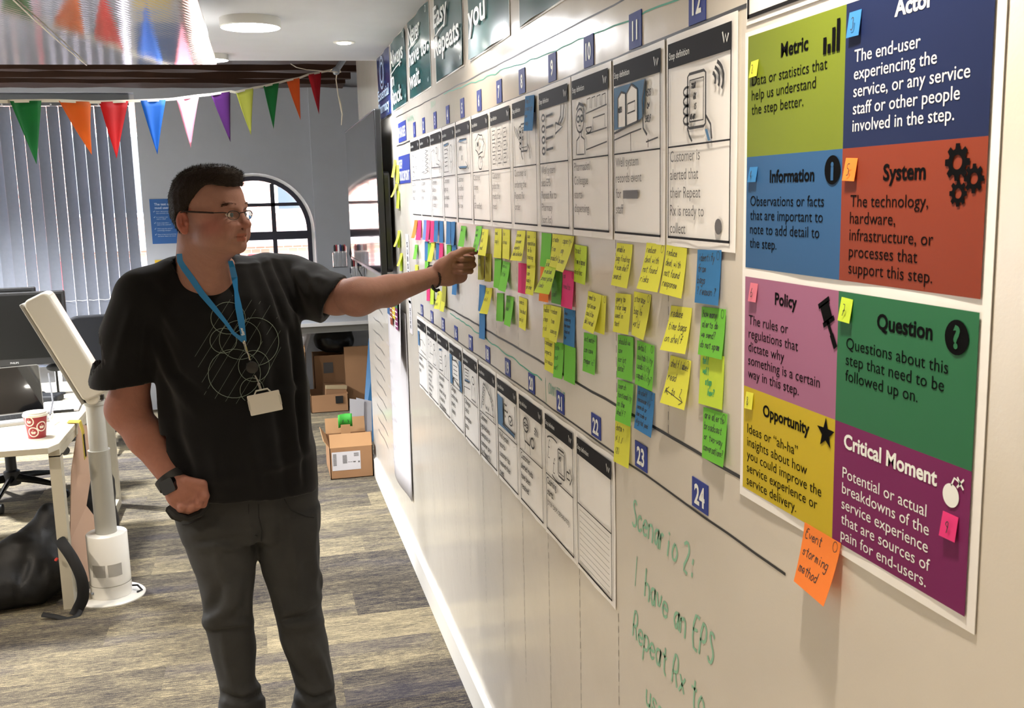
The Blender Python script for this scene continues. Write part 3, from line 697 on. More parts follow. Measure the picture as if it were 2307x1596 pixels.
DESC = {1: 'a seated figure', 2: 'a stack of leaflets', 3: 'two people at a counter', 4: 'a long list beside a figure', 5: 'a screen reading NOTIFY RX', 6: 'a spiky speech bubble', 7: 'a grid of small labels', 8: 'a phone under a blue sticky note', 9: 'a bullet list and a bent arrow', 10: 'a man in glasses before shelves', 11: 'medicine bags reading MEDS ON SHELF', 12: 'a hand holding a ringing phone',
        13: 'a shop front and counter', 14: 'people waiting in line', 15: 'a tall screen and a figure', 16: 'a speech scroll on a blue ground', 17: 'a till screen and a customer', 18: 'a pen signing a form', 19: 'a tick box screen on blue', 20: 'a person hearing an alert', 21: 'pound signs beside a phone', 22: 'nothing, only ruled lines below'}
def card(k, y, z1, h, pich, txt, soft):
    M = wall_frame(y, z1, .001)
    row = 'upper' if k <= 12 else 'lower'
    root = thing('storyboard_card', 'white storyboard card showing %s, under number %s' % (DESC[k], NW[k]), 'card', M=M, group='storyboard cards on the whiteboard wall')
    m = .012; rnd = random.Random(k)
    s = MB(); sheet(s, -m, CARD_W+m, -h-m, m*.9, 0, .0006, warp=.002 if k < 13 else .003, ph=k); s.build('paper', M_PAPER, root)
    f = MB(); zz = .0042; b = .0028
    f.quad(0, CARD_W, -HDR, 0, zz)
    if k < 21.5 or 1:
        f.quad(0, b, -h, -HDR, zz); f.quad(CARD_W-b, CARD_W, -h, -HDR, zz); f.quad(0, CARD_W, -h, -h+b*1.3, zz); f.quad(b, CARD_W-b, -pich-.0012, -pich+.0012, zz)
    if k == 22:
        for j in range(11): f.quad(.014, CARD_W-.014, -pich-.012-j*.0125, -pich-.0112-j*.0125, zz)
    f.build('printed_frame', M_INK, root)
    t = MB(); put_text(t, 'Step definition', .006, -HDR*.66, .0105, xs=.85, z=zz+.0006)
    t.stroke([(CARD_W-.026, -.010), (CARD_W-.021, -.024), (CARD_W-.017, -.014), (CARD_W-.013, -.024), (CARD_W-.008, -.014)], .0028, zz+.0006)
    t.build('header_print', M_WINK, root)
    # picture
    pw, phh = CARD_W-.008, pich-HDR-.004; k_, bl, wh = MB(), MB(), MB()
    for d in doodle(k):
        if d[0] == 'k':
            k_.stroke([(.004+p[0]*pw+rnd.uniform(-.0006, .0006), -pich+.002+max(0, min(1, p[1]))*phh) for p in d[1]], .0025*d[2], zz+.0012)
        elif d[0] == 't': pen_text(k_, d[1], .004+d[2]*pw, -pich+.002+d[3]*phh, d[4]*phh, .0023, zz+.0013, rnd=rnd, width=pw*(1-d[2]))
        else:
            q = [(.004+max(0, min(1, p[0]))*pw, -pich+.002+max(0, min(1, p[1]))*phh, zz+(.0004 if d[0] == 'b' else .0008)) for p in d[1]]
            (bl if d[0] == 'b' else wh).add(q, [tuple(range(len(q)))])
    if k_.v: k_.build('pen_drawing', M_PEN, root)
    if bl.v: bl.build('blue_shading', M_BLUESKETCH, root)
    if wh.v: wh.build('white_ground', M_PAPER, root)
    if txt:
        t = MB(); n = len(txt); sz = .0165 if n < 6 else .0125; lead = .0268 if n < 6 else .0185; Y0 = -pich-.006-sz
        for i_, l_ in enumerate(txt):
            X_s = text_geo(l_)[0]; wn_ = (max(v[0] for v in X_s)-min(v[0] for v in X_s))*sz/.70*.92
            put_text(t, l_, .009, Y0-i_*lead, sz, width=min(wn_, CARD_W-.022), z=zz, bold=0 if soft else .014)
        if k == 21: put_text(t, '[STEP DEFS SEPARATE]', .009, Y0-lead*1.9, .0105, width=.17, z=zz)
        if k == 11: t.quad(.045, .115, Y0-lead*2-.001, Y0-lead*2+.013, zz+.0004)
        if k == 12: t.lathe([(.011, 0), (.011, .0003)], 14, c=(CARD_W-.035, -h+.022, zz))
        t.build('printed_text', M_SOFT if soft else M_INK, root)
    return root
for k in range(1, 13):
    card(k, 1.459+.2415*(12-k), 1.937, .290, .152, TOPTXT[k], True)
for k in range(13, 23):
    card(k, 1.943+.2415*(22-k), 1.218, .278, .142, BOTTXT[k], False)

# ---------------------------------------------------------------- number cards
for k in range(1, 25):
    if k <= 12: y, z = 1.632+.2415*(11-k)+(.01 if k in (2, 8) else 0), 2.010
    else: y, z = 1.372+.2415*(24-k), 1.288
    if k == 1: y -= .005
    up = 'upper' if k <= 12 else 'lower'
    root = thing('number_card', 'small blue card with white number %s above the %s row' % (NW[k], up), 'number card', M=wall_frame(y, z, .0008), group='blue number cards')
    wdt, h = .056, .057 if k <= 12 else .046
    s = MB(); s.box(0, wdt, -h, 0, 0, .0012); s.build('card', M_NUM, root)
    t = MB(); put_text(t, str(k), wdt/2, -h*.5-.0150, .030, bold=.03, xs=.85, z=.0018, align='C'); t.build('printed_number', M_WINK, root)
for nm, y, z, wd, h, ln in (('PHASES', 4.478, 2.037, .232, .082, ['PHASES']), ('STEP/ TOUCHPOINT', 4.51, 1.896, .333, .118, ['STEP/', 'TOUCHPOINT'])):
    root = thing('row_title_card', 'blue card with the white title %s at the far end of the wall' % nm, 'title card', M=wall_frame(y, z, .0008))
    s = MB(); s.box(0, wd, -h, 0, 0, .0012); s.build('card', M_NUM, root); t = MB()
    if len(ln) == 1: put_text(t, ln[0], wd/2, -.062, .042, width=wd*.88, bold=.02, z=.0018, align='C')
    else: put_text(t, ln[0], .012, -.052, .036, width=.11, bold=.02, z=.0018); put_text(t, ln[1], .012, -.105, .04, width=wd*.92, bold=.02, z=.0018)
    t.build('printed_title', M_WINK, root)
for nm, y, z, h, word in (('upper', 4.385, 1.560, .30, 'SUBSTORY'), ('lower', 4.372, 1.272, .145, 'STORE')):
    root = thing('vertical_title_strip', '%s narrow white strip with stacked black capitals beside the first card' % nm, 'title strip', M=wall_frame(y, z, .0008))
    s = MB(); s.box(0, .085, -h, 0, 0, .001); s.build('strip', M_PAPERM, root); t = MB()
    st = (h-.05)/len(word)
    for i, c in enumerate(word): put_text(t, c, .042, -.03-(i+.8)*st, st*.68, width=.034, bold=.02, z=.0016, align='C')
    t.build('printed_capitals', M_INK, root)

# ---------------------------------------------------------------- service posters along the top
def poster_top(nm, y, wd, z0, mm, lines, label, kind='poster'):
    H = 2.393-z0; root = thing('service_poster', label, 'poster', M=wall_frame(y, 2.393, .0012), group='glossy service posters under the ceiling')
    s = MB(); sheet(s, 0, wd, -H, 0, 0, .0008, warp=.006, nx=18, ny=8, ph=y*5); s.build('sheet', mm, root, smooth=True)
    b = MB(); e = .004
    for q in ((-e, wd+e, -H-e, -H), (-e, 0, -H, 0), (wd, wd+e, -H, 0)): b.box(q[0], q[1], q[2], q[3], 0, .0009)
    b.build('clear_border', M_PAPER, root); t = MB()
    for (s_, x, yy, sz, wdt) in lines: put_text(t, s_, x, yy, sz, width=wdt, bold=.02, z=.0080)
    return root, t
r, t = poster_top('p', 5.125, .45, 2.098, M_NAVYP, [('Essential', .02, -.205, .048, .41), ('Pharmacy', .02, -.268, .048, .41)], 'navy poster reading Essential Pharmacy, farthest of the posters under the ceiling')
for rr in (.075, .068, .045): 
    t.stroke([(.20+rr*1.15*math.cos(a*math.pi/12), -.085+rr*math.sin(a*math.pi/12)) for a in range(25)], .004 if rr > .05 else .012, .0080)
t.build('printed_text', mat('pale_blue_print', '#b9cfe6', rough=.4), r)
spec = [(4.62, .463, [('Always', .015, -.108, .066, .40), ('in', .015, -.188, .058, .11), ('Stock.', .015, -.268, .066, .34)], 'teal poster reading Always in Stock', [(.02, -.135, .36, -.118)]),
        (4.058, .470, [('Never', .015, -.085, .064, .29), ('have to', .015, -.168, .062, .42), ('wait.', .015, -.255, .066, .27)], 'teal poster reading Never have to wait', [(.02, -.105, .25, -.09)]),
        (3.478, .474, [('Easy', .015, -.115, .066, .25), ('Repeats', .015, -.21, .068, .43)], 'teal poster reading Easy Repeats', [(.02, -.148, .20, -.132)]),
        (2.912, .468, [('around', .015, -.125, .064, .36), ('you', .015, -.21, .068, .22)], 'teal poster reading around you', []),
        (2.344, .46, [('Easy', .03, -.08, .052, .24), ('to talk', .03, -.16, .052, .32)], 'teal poster nearest the camera, mostly above the frame', [])]
for y, wd, ln, lab, ul in spec:
    r, t = poster_top('p', y, wd, 2.104, M_TEAL, ln, lab)
    for u in ul: t.stroke([(u[0], u[1]), ((u[0]+u[2])/2, (u[1]+u[3])/2+.004), (u[2], u[3])], .006, .0080)
    t.stroke([(wd-.03, -.258), (wd-.026, -.272), (wd-.020, -.262), (wd-.014, -.272), (wd-.010, -.256)], .003, .0080)
    t.stroke([(wd-.03+.011*math.cos(a*math.pi/8), -.022+.011*math.sin(a*math.pi/8)) for a in range(17)], .0025, .0080)
    t.build('printed_text', M_WINK, r)

# ---------------------------------------------------------------- the colour legend poster
CB = dict(metric='#6e7d20', actor='#17234a', info='#2e5987', system='#843720', policy='#9c6484', question='#296a44', opp='#c0ab1e', crit='#741d57')
def cm(k): return mat('print_'+{'info': 'blue', 'metric': 'lime', 'actor': 'navy', 'system': 'rust', 'policy': 'mauve', 'question': 'green', 'opp': 'yellow', 'crit': 'plum'}[k], CB[k], rough=.55, spec=.2)
LX0, LXM, LX1 = 0.0, .221, .446
def legend(nm, ztop, rows, lab):
    root = thing('legend_poster', lab, 'poster', M=wall_frame(1.203, ztop, .001))
    H = .292; s = MB(); sheet(s, -.009, LX1+.012, -H-.007, .006, 0, .0008, warp=.0015, ph=1); s.build('sheet', M_PAPER, root)
    for (key, x0, x1, y0, y1, title, tx, body, white) in rows:
        p = MB(); p.quad(x0, x1, y0, y1, .0026); po = p.build('colour_panel', cm(key), root)
        t = MB(); put_text(t, title, tx[0]+(.006 if len(title) < 10 else 0), tx[1]-.003, tx[2]*1.18, xs=1.05, bold=.028, z=.0030)
        for i, l in enumerate(body): put_text(t, l, x0+.012 if x0 < .1 else x0+.018, y1-.062-i*.0178, .0128, xs=1.10, z=.0030)
        t.build('panel_text', M_WINK if white else mat('dark_print', '#060608', rough=.8, spec=.08), po)
    return root
R1 = legend('a', 1.910, [
    ('metric', LX0, LXM, -.150, 0, 'Metric', (.078, -.033, .0135), ['Data or statistics that', 'help us understand', 'the step better.'], False),
    ('actor', LXM, LX1, -.150, 0, 'Actor', (.300, -.024, .0135), ['The end-user', 'experiencing the', 'service, or any service', 'staff or other people', 'involved in the step.'], True),
    ('info', LX0, LXM, -.292, -.150, 'Information', (.062, -.180, .0125), ['Observations or facts', 'that are important to', 'note to add detail to', 'the step.'], False),
    ('system', LXM, LX1, -.292, -.150, 'System', (.290, -.182, .0135), ['The technology,', 'hardware,', 'infrastructure, or', 'processes that', 'support this step.'], False)],
    'upper half of the colour legend, four panels titled Metric, Actor, Information and System')
R2 = legend('b', 1.606, [
    ('policy', LX0, LXM, -.146, 0, 'Policy', (.074, -.026, .0125), ['The rules or', 'regulations that', 'dictate why', 'something is a certain', 'way in this step.'], False),
    ('question', LXM, LX1, -.146, 0, 'Question', (.288, -.030, .0135), ['Questions about this', 'step that need to be', 'followed up on.'], False),
    ('opp', LX0, LXM, -.286, -.146, 'Opportunity', (.054, -.173, .0125), ['Ideas or “ah-ha”', 'insights about how', 'you could improve the', 'service experience or', 'service delivery.'], False),
    ('crit', LXM, LX1, -.286, -.146, 'Critical Moment', (.240, -.170, .0135), ['Potential or actual', 'breakdowns of the', 'service experience', 'that are sources of', 'pain for end-users.'], True)],
    'lower half of the colour legend, four panels titled Policy, Question, Opportunity and Critical Moment')
MI = mat('dark_icon_print', '#060608', rough=.8, spec=.08)
def icon(root, name, m, fn): b = MB(); fn(b); return b.build(name, m, root)
Zi = .0034
def disc(b, x, y, r, n=24, z=None): z = z or Zi; b.add([(x+r*math.cos(2*math.pi*i/n), y+r*math.sin(2*math.pi*i/n), z) for i in range(n)], [tuple(range(n))])
def bars(b):
    for i, h in enumerate((.018, .010, .026, .034)): b.quad(.178+i*.0088, .1845+i*.0088, -.046, -.046+h, Zi)
icon(R1, 'bar_chart_icon', MI, bars)
def inf(b): disc(b, .203, -.172, .016)
icon(R1, 'information_icon', MI, inf)
def infw(b): put_text(b, 'i', .203, -.182, .019, bold=.05, z=Zi+.0004, align='C')
icon(R1, 'icon_letter', cm('info'), infw)
def gear(b, x, y, r):
    n = 8; out = []
    for i in range(n):
        a = 2*math.pi*i/n
        for da, rr in ((-.28, .8), (-.17, 1.1), (.17, 1.1), (.28, .8)): out.append((x+r*rr*math.cos(a+da), y+r*rr*math.sin(a+da)))
    inn = [(x+r*.42*math.cos(2*math.pi*i/len(out)-.28), y+r*.42*math.sin(2*math.pi*i/len(out)-.28)) for i in range(len(out))]
    N = len(out); b.add([(p[0], p[1], Zi) for p in out+inn], [(i, (i+1) % N, N+(i+1) % N, N+i) for i in range(N)])
def gears(b): gear(b, .408, -.171, .0155); gear(b, .431, -.186, .012); gear(b, .411, -.199, .011)
icon(R1, 'gears_icon', MI, gears)
def ghost(b): disc(b, .425, -.001, .013)
icon(R1, 'figure_icon', M_WINK, ghost)
def gavel(b):
    M = Matrix.Translation((.200, -.030, 0))@Matrix.Rotation(math.radians(-62), 4, 'Z')
    for q in ((-.015, .006, -.0095, .0095), (-.019, -.013, -.0125, .0125), (.004, .010, -.0125, .0125)):
        vs = [M@Vector((x, y, Zi)) for x, y in ((q[0], q[2]), (q[1], q[2]), (q[1], q[3]), (q[0], q[3]))]; b.add(vs, [(0, 1, 2, 3)])
    b.stroke([(.201, -.036), (.218, -.062)], .0055, Zi); b.stroke([(.210, -.050), (.219, -.064)], .008, Zi+.0001)
icon(R2, 'gavel_icon', MI, gavel)
def star(b):
    pts = [(.203+(.019 if i % 2 == 0 else .008)*math.sin(i*math.pi/5), -.166+(.019 if i % 2 == 0 else .008)*math.cos(i*math.pi/5)) for i in range(10)]
    b.add([(p[0], p[1], Zi) for p in pts]+[(.203, -.166, Zi)], [(i, (i+1) % 10, 10)[::-1] for i in range(10)])
icon(R2, 'star_icon', MI, star)
def qm(b): disc(b, .418, -.026, .0165)
icon(R2, 'question_icon', MI, qm)
def qw(b): put_text(b, '?', .418, -.0355, .020, bold=.04, z=Zi+.0004, align='C')
icon(R2, 'icon_letter', cm('question'), qw)
def bomb(b): disc(b, .420, -.176, .0115); b.stroke([(.420, -.166), (.424, -.158), (.431, -.160), (.432, -.164)], .002, Zi); b.stroke([(.428, -.156), (.437, -.166)], .002, Zi); b.stroke([(.437, -.156), (.428, -.166)], .002, Zi)
icon(R2, 'bomb_icon', M_WINK, bomb)
# black framed white sheet above the legend, cut by the frame
root = thing('framed_sheet', 'white sheet with a thick black frame above the colour legend', 'sheet', M=wall_frame(1.212, 2.23, .001))
s = MB(); sheet(s, 0, .22, -.305, 0, 0, .0008); s.build('paper', M_PAPER, root)
s = MB(); s.quad(.004, .009, -.298, -.004, .0022); s.quad(.20, .205, -.298, -.004, .0022); s.quad(.004, .205, -.298, -.293, .0022); s.quad(.004, .205, -.03, -.004, .0022); s.build('printed_frame', M_INK, root)

# small numbered sticky tabs on the legend
NC = {'yellow': '#ecec52', 'lime': '#d6ee48', 'green': '#7cd446', 'darkgreen': '#62a544', 'olive': '#b9b845', 'blue': '#3a86c4', 'lilac': '#7d9bd8', 'pink': '#ee3a88', 'orange': '#fb9038', 'palepink': '#e58398'}
def notemat(c):
    nm = c+'_note_paper'
    if nm in MATS: return MATS[nm]
    m = mat(nm, NC[c], rough=.75, var=.02, vscale=6); n = m.node_tree; p = n.nodes['Principled BSDF']
    t = n.nodes.new('ShaderNodeBsdfTranslucent'); t.inputs[0].default_value = hexc(NC[c]); x = n.nodes.new('ShaderNodeMixShader'); x.inputs[0].default_value = .28
    n.links.new(p.outputs[0], x.inputs[1]); n.links.new(t.outputs[0], x.inputs[2]); n.links.new(x.outputs[0], n.nodes['Material Output'].inputs[0]); return m
for (dig, c, x, y, wd, h, rr, on, tilt) in [('2', 'yellow', .010, -.032, .019, .020, R1, 'Metric', 2), ('3', 'blue', .228, -.010, .022, .026, R1, 'Actor', 0), ('4', 'blue', .010, -.163, .021, .019, R1, 'Information', 0), ('5', 'orange', .229, -.160, .022, .024, R1, 'System', -3),
                                      ('6', 'palepink', .016, -.007, .020, .024, R2, 'Policy', 0), ('7', 'lime', .228, -.006, .022, .026, R2, 'Question', -3), ('8', 'yellow', .008, -.153, .020, .022, R2, 'Opportunity', 4), ('9', 'pink', .410, -.194, .022, .024, R2, 'Critical Moment', 0)]:
    zt = 1.910 if rr is R1 else 1.606
    M = wall_frame(1.203-x, zt+y, .0040)@Matrix.Rotation(math.radians(tilt), 4, 'Z')
    root = thing('sticky_tab', 'small %s sticky tab with handwritten %s on the %s panel' % ({'palepink': 'pale pink', 'blue': 'blue'}.get(c, c), dig, on), 'sticky tab', M=M, group='numbered sticky tabs on the legend')
    s = MB(); s.add([(0, 0, .0), (wd, 0, .0), (wd, -h, .003), (0, -h, .0035), (0, 0, .0003), (wd, 0, .0003), (wd, -h, .0033), (0, -h, .0038)], [(3, 2, 1, 0), (4, 7, 6, 5)[::-1], (0, 1, 5, 4), (1, 2, 6, 5), (2, 3, 7, 6), (3, 0, 4, 7)]); s.build('paper', notemat(c), root)
    s = MB(); pen_text(s, dig, wd*.35, -h*.75, h*.5, .0011, .0042, jit=.15); s.build('handwriting', M_PEN, root)

# ---------------------------------------------------------------- sticky notes
ORDN = ['top', 'second', 'third', 'fourth', 'fifth', 'sixth', 'seventh', 'eighth', 'ninth']
NOTES = [
 ('orange', 4.108, 1.625, 0.078, 0.072, 0.017, 0.015, 0.002, 'o'),
 ('pink', 4.008, 1.627, 0.078, 0.078, 0.014, 0.005, 0.001, ''),
 ('lilac', 3.863, 1.63, 0.074, 0.075, 0.008, 0.008, 0.001, ''),
 ('pink', 3.789, 1.631, 0.078, 0.078, 0.008, 0.01, 0.0, ''),
 ('pink', 3.698, 1.63, 0.078, 0.078, 0.002, 0.003, 0.002, ''),
 ('blue', 3.606, 1.633, 0.077, 0.075, 0.002, 0.002, 0.001, ''),
 ('blue', 3.523, 1.633, 0.077, 0.075, 0.002, 0.002, 0.001, ''),
 ('blue', 3.38, 1.635, 0.077, 0.077, 0.002, 0.002, 0.002, ''),
 ('blue', 3.297, 1.635, 0.077, 0.077, 0.002, 0.008, 0.002, ''),
 ('green', 3.12, 1.626, 0.077, 0.063, 0.013, 0.01, 0.0, 'ask'),
 ('green', 2.89, 1.631, 0.078, 0.072, 0.014, 0.018, 0.001, 'order|ready|to|collect'),
 ('yellow', 2.804, 1.625, 0.078, 0.073, 0.016, 0.011, 0.0, 'not|all|need'),
 ('yellow', 2.659, 1.63, 0.078, 0.078, 0.006, 0.004, 0.001, 'need|supply'),
 ('yellow', 2.567, 1.631, 0.078, 0.076, 0.003, 0.004, -0.0, 'fix|stress'),
 ('green', 4.117, 1.524, 0.078, 0.059, 0.011, 0.01, 0.004, 'ok'),
 ('blue', 3.855, 1.548, 0.078, 0.073, 0.002, 0.003, 0.003, ''),
 ('green', 3.777, 1.545, 0.071, 0.066, 0.003, 0.002, 0.003, ''),
 ('yellow', 3.696, 1.551, 0.078, 0.07, 0.018, 0.014, 0.003, 'q'),
 ('blue', 3.609, 1.552, 0.074, 0.06, 0.002, 0.002, 0.003, ''),
 ('pink', 3.535, 1.555, 0.078, 0.058, 0.002, 0.002, 0.001, ''),
 ('green', 3.387, 1.555, 0.078, 0.072, 0.002, 0.002, 0.004, 'hi'),
 ('blue', 3.289, 1.559, 0.078, 0.07, 0.002, 0.002, 0.003, ''),
 ('yellow', 4.126, 1.441, 0.078, 0.078, 0.003, 0.003, 0.006, ''),
 ('green', 3.856, 1.475, 0.078, 0.062, 0.002, 0.002, 0.002, ''),
 ('pink', 3.856, 1.383, 0.078, 0.065, 0.002, 0.002, 0.006, ''),
 ('lime', 3.761, 1.391, 0.078, 0.077, 0.002, 0.002, 0.006, 'my'),
 ('olive', 3.501, 1.412, 0.078, 0.078, 0.002, 0.003, 0.006, ''),
 ('yellow', 3.598, 1.38, 0.077, 0.065, 0.017, 0.009, 0.004, 'time|to|match'),
 ('yellow', 3.515, 1.38, 0.077, 0.065, 0.009, 0.009, 0.004, ''),
 ('blue', 3.282, 1.466, 0.078, 0.071, 0.002, 0.002, 0.004, ''),
 ('olive', 2.886, 1.552, 0.078, 0.078, 0.002, 0.002, 0.005, 'label|when'),
 ('olive', 2.784, 1.555, 0.078, 0.078, 0.002, 0.002, 0.004, 'bag'),
 ('blue', 2.874, 1.461, 0.078, 0.078, 0.002, 0.002, 0.002, ''),
 ('blue', 2.885, 1.377, 0.078, 0.077, 0.002, 0.002, 0.005, ''),
 ('yellow', 2.779, 1.459, 0.078, 0.072, 0.022, 0.016, 0.005, 'if so|valid'),
 ('green', 2.658, 1.549, 0.077, 0.078, 0.002, 0.002, 0.001, ''),
 ('green', 2.577, 1.547, 0.078, 0.076, 0.015, 0.015, 0.0, 'who is|it for'),
 ('green', 2.653, 1.455, 0.078, 0.076, 0.002, 0.003, 0.006, ''),
 ('green', 2.541, 1.459, 0.078, 0.076, 0.009, 0.012, 0.002, 'store|code'),
 ('yellow', 2.409, 1.631, 0.078, 0.072, 0.02, 0.011, 0.002, 'review|consumer|expects|label collection'),
 ('yellow', 2.312, 1.633, 0.078, 0.078, 0.003, 0.004, -0.0, 'use|expectation|for Rx|tracking'),
 ('yellow', 2.318, 1.56, 0.078, 0.076, 0.006, 0.008, 0.002, 'need|code|supply|per order'),
 ('pink', 2.412, 1.552, 0.078, 0.074, 0.003, 0.003, 0.002, ''),
 ('yellow', 2.411, 1.468, 0.078, 0.077, 0.002, 0.006, 0.0, 'search|time about|script'),
 ('green', 2.189, 1.633, 0.078, 0.075, 0.002, 0.003, -0.0, ''),
 ('yellow', 2.1, 1.633, 0.078, 0.07, 0.009, 0.011, -0.0, 'create|time|productivity'),
 ('yellow', 2.022, 1.633, 0.078, 0.072, 0.017, 0.025, -0.0, 'capacity|may|be seen'),
 ('orange', 2.198, 1.556, 0.065, 0.078, 0.006, 0.002, 0.002, ''),
 ('darkgreen', 2.119, 1.552, 0.078, 0.071, 0.002, 0.004, 0.003, 'risk|to|staff'),
 ('lime', 2.132, 1.577, 0.078, 0.072, 0.031, 0.019, 0.001, 'planned|vs actual|prescription|looks'),
 ('pink', 2.029, 1.56, 0.078, 0.077, 0.002, 0.002, 0.0, 'no|results'),
 ('lime', 1.943, 1.617, 0.078, 0.075, 0.003, 0.005, -0.001, 'track|time elapsed|min/sec'),
 ('yellow', 2.182, 1.471, 0.068, 0.075, 0.004, 0.004, 0.005, 'reduce|steps|risk'),
 ('yellow', 2.117, 1.475, 0.078, 0.076, 0.006, 0.013, 0.003, 'reduce|time|scanning'),
 ('blue', 2.03, 1.478, 0.078, 0.077, 0.002, 0.002, 0.003, 'when|scanning|has been|checked|for'),
 ('yellow', 2.183, 1.397, 0.078, 0.076, 0.002, 0.004, 0.002, 'consumer|expects|to reduce'),
 ('green', 2.098, 1.396, 0.067, 0.078, 0.002, 0.002, 0.006, 'date|not|set!'),
 ('green', 2.025, 1.402, 0.078, 0.078, 0.002, 0.002, 0.002, ''),
 ('yellow', 1.816, 1.528, 0.063, 0.072, 0.003, 0.002, 0.001, 'of'),
 ('yellow', 1.856, 1.53, 0.078, 0.073, 0.013, 0.017, -0.001, 'need to|optimise|could be|delivered'),
 ('green', 1.896, 1.443, 0.078, 0.078, 0.004, 0.005, 0.004, 'estimate|can save|cheaper is?'),
 ('yellow', 1.698, 1.63, 0.078, 0.075, 0.012, 0.011, -0.0, 'enable|bag finding|+ scan shelf|search'),
 ('yellow', 1.554, 1.636, 0.078, 0.075, 0.018, 0.013, -0.0, 'reduce|deal with|not found|risks'),
 ('yellow', 1.469, 1.636, 0.078, 0.075, 0.012, 0.009, -0.002, 'reduce|deal with|not found|response'),
 ('blue', 1.352, 1.634, 0.078, 0.077, 0.002, 0.002, 0.003, 'identify|from|bags|? reason ?'),
 ('yellow', 1.7, 1.54, 0.078, 0.07, 0.002, 0.003, 0.004, 'query to|refer bag|used in|test'),
 ('yellow', 1.616, 1.55, 0.078, 0.075, 0.005, 0.014, 0.001, 'storage|bag in|world'),
 ('yellow', 1.453, 1.542, 0.078, 0.069, 0.019, 0.011, 0.004, 'reduce|time bags|on shelf'),
 ('yellow', 1.454, 1.463, 0.078, 0.075, 0.018, 0.011, 0.003, 'shelf label|read|A   to   Z'),
 ('green', 1.693, 1.465, 0.078, 0.078, 0.002, 0.002, 0.005, 'should we|use|script|data?'),
 ('green', 1.596, 1.468, 0.078, 0.076, 0.002, 0.002, 0.001, 'detail|suitability|usability|capability?'),
 ('green', 1.692, 1.383, 0.078, 0.076, 0.002, 0.002, 0.005, 'search|functionality|on the|shelf ?'),
 ('blue', 1.601, 1.388, 0.078, 0.075, 0.007, 0.007, 0.0, 'do staff|necessarily|search or|barcode a|digital pad'),
 ('yellow', 1.713, 1.302, 0.078, 0.078, 0.002, 0.002, 0.006, 'data +|N.I./|(8)'),
 ('green', 1.339, 1.552, 0.078, 0.07, 0.002, 0.002, 0.004, 'how many|alerts do|we send?|do not spam'),
 ('lime', 1.341, 1.484, 0.078, 0.076, 0.002, 0.002, 0.006, ''),
 ('green', 1.329, 1.405, 0.078, 0.076, 0.002, 0.006, 0.005, 'are alerts|broadcast|or two-way|conversations?'),
 ('blue', 2.29, 1.942, 0.078, 0.078, 0.002, 0.003, -0.004, 'step 8|prescript|now|ready'),
 ('yellow', 4.668, 1.89, 0.078, 0.078, 0.016, 0.015, -0.004, ''),
 ('lime', 4.57, 1.863, 0.078, 0.078, 0.009, 0.005, -0.004, ''),
 ('yellow', 4.641, 1.781, 0.078, 0.06, 0.025, 0.029, -0.002, ''),
 ('lime', 4.591, 1.748, 0.078, 0.078, 0.008, 0.006, -0.001, ''),
 ('yellow', 4.62, 1.559, 0.078, 0.063, 0.023, 0.025, 0.002, ''),
 ('lime', 4.617, 1.568, 0.078, 0.078, 0.005, 0.005, 0.003, ''),
 ('yellow', 4.573, 1.468, 0.073, 0.058, 0.02, 0.022, 0.002, ''),
 ('lime', 4.589, 1.463, 0.078, 0.078, 0.004, 0.004, 0.005, ''),
 ('orange', 1.041, 1.321, 0.078, 0.073, 0.013, 0.02, 0.0, 'Event|storming|method'),
]
def curl(v, l1, l2, u):
    l = l1+(l2-l1)*u; return l*(max(0, v)**1.35)
cols = {}
for i, nn in enumerate(NOTES):
    y = nn[1]
    if y < 1.1: key = 'x'
    elif y > 4.4: key = 'end'
    else: key = max(1, min(12, int(12-(y-.04-1.459+.2415*0)//.2415 - (0 if y-.04 >= 1.459 else 0))))
    if key not in ('x', 'end'):
        key = int(max(1, min(12, 12-math.floor((y-.04-(1.459-.2415))/.2415)))) if True else key
    cols.setdefault(key, []).append(i)
def cname(c): return {'olive': 'olive yellow', 'darkgreen': 'dark green', 'lilac': 'lilac blue'}.get(c, c)
LBL = {}
for key, ids in cols.items():
    if key in ('x', 'end'): continue
    y0 = sum(NOTES[i][1] for i in ids)/len(ids)
    tops = sorted(ids, key=lambda i: -NOTES[i][2]); rows = []
    for i in tops:
        if rows and abs(NOTES[rows[-1][0]][2]-NOTES[i][2]) < .022: rows[-1].append(i)
        else: rows.append([i])
    for rI, r in enumerate(rows):
        r.sort(key=lambda i: -NOTES[i][1]); ps = ['left', 'right'] if len(r) == 2 else (['left', 'middle', 'right'] if len(r) == 3 else (['far left', 'inner left', 'inner right', 'far right'] if len(r) == 4 else (['first', 'second', 'third', 'fourth', 'fifth', 'sixth'] if len(r) > 4 else ['single'])))
        for j, i in enumerate(r):
            c, tx = NOTES[i][0], NOTES[i][8]
            wr_ = '' if tx else 'blank '
            LBL[i] = '%s%s%s sticky note, %s row below card %s%s' % (wr_, 'curling ' if max(NOTES[i][5:7]) > .012 else '', cname(c), ORDN[rI], NW[key], '' if len(r) == 1 else ', %s of %s' % (ps[j] if j < len(ps) else 'rightmost', NW[len(r)]))
end = sorted(cols.get('end', []), key=lambda i: -NOTES[i][2])
for j, i in enumerate(end): LBL[i] = '%s %s sticky note in the vertical strip beside the television, %s from the top' % ('lifted' if max(NOTES[i][5:7]) > .012 else 'flat', NOTES[i][0], ['first', 'second', 'third', 'fourth', 'fifth', 'sixth', 'seventh', 'eighth'][j])
for i in cols.get('x', []): LBL[i] = 'orange sticky note reading Event storming method, hanging under the colour legend'
for i, nn in enumerate(NOTES):
    if nn[1] > 2.2 and nn[1] < 2.3 and nn[2] > 1.9: LBL[i] = 'blue sticky note stuck over the drawing of card 8'
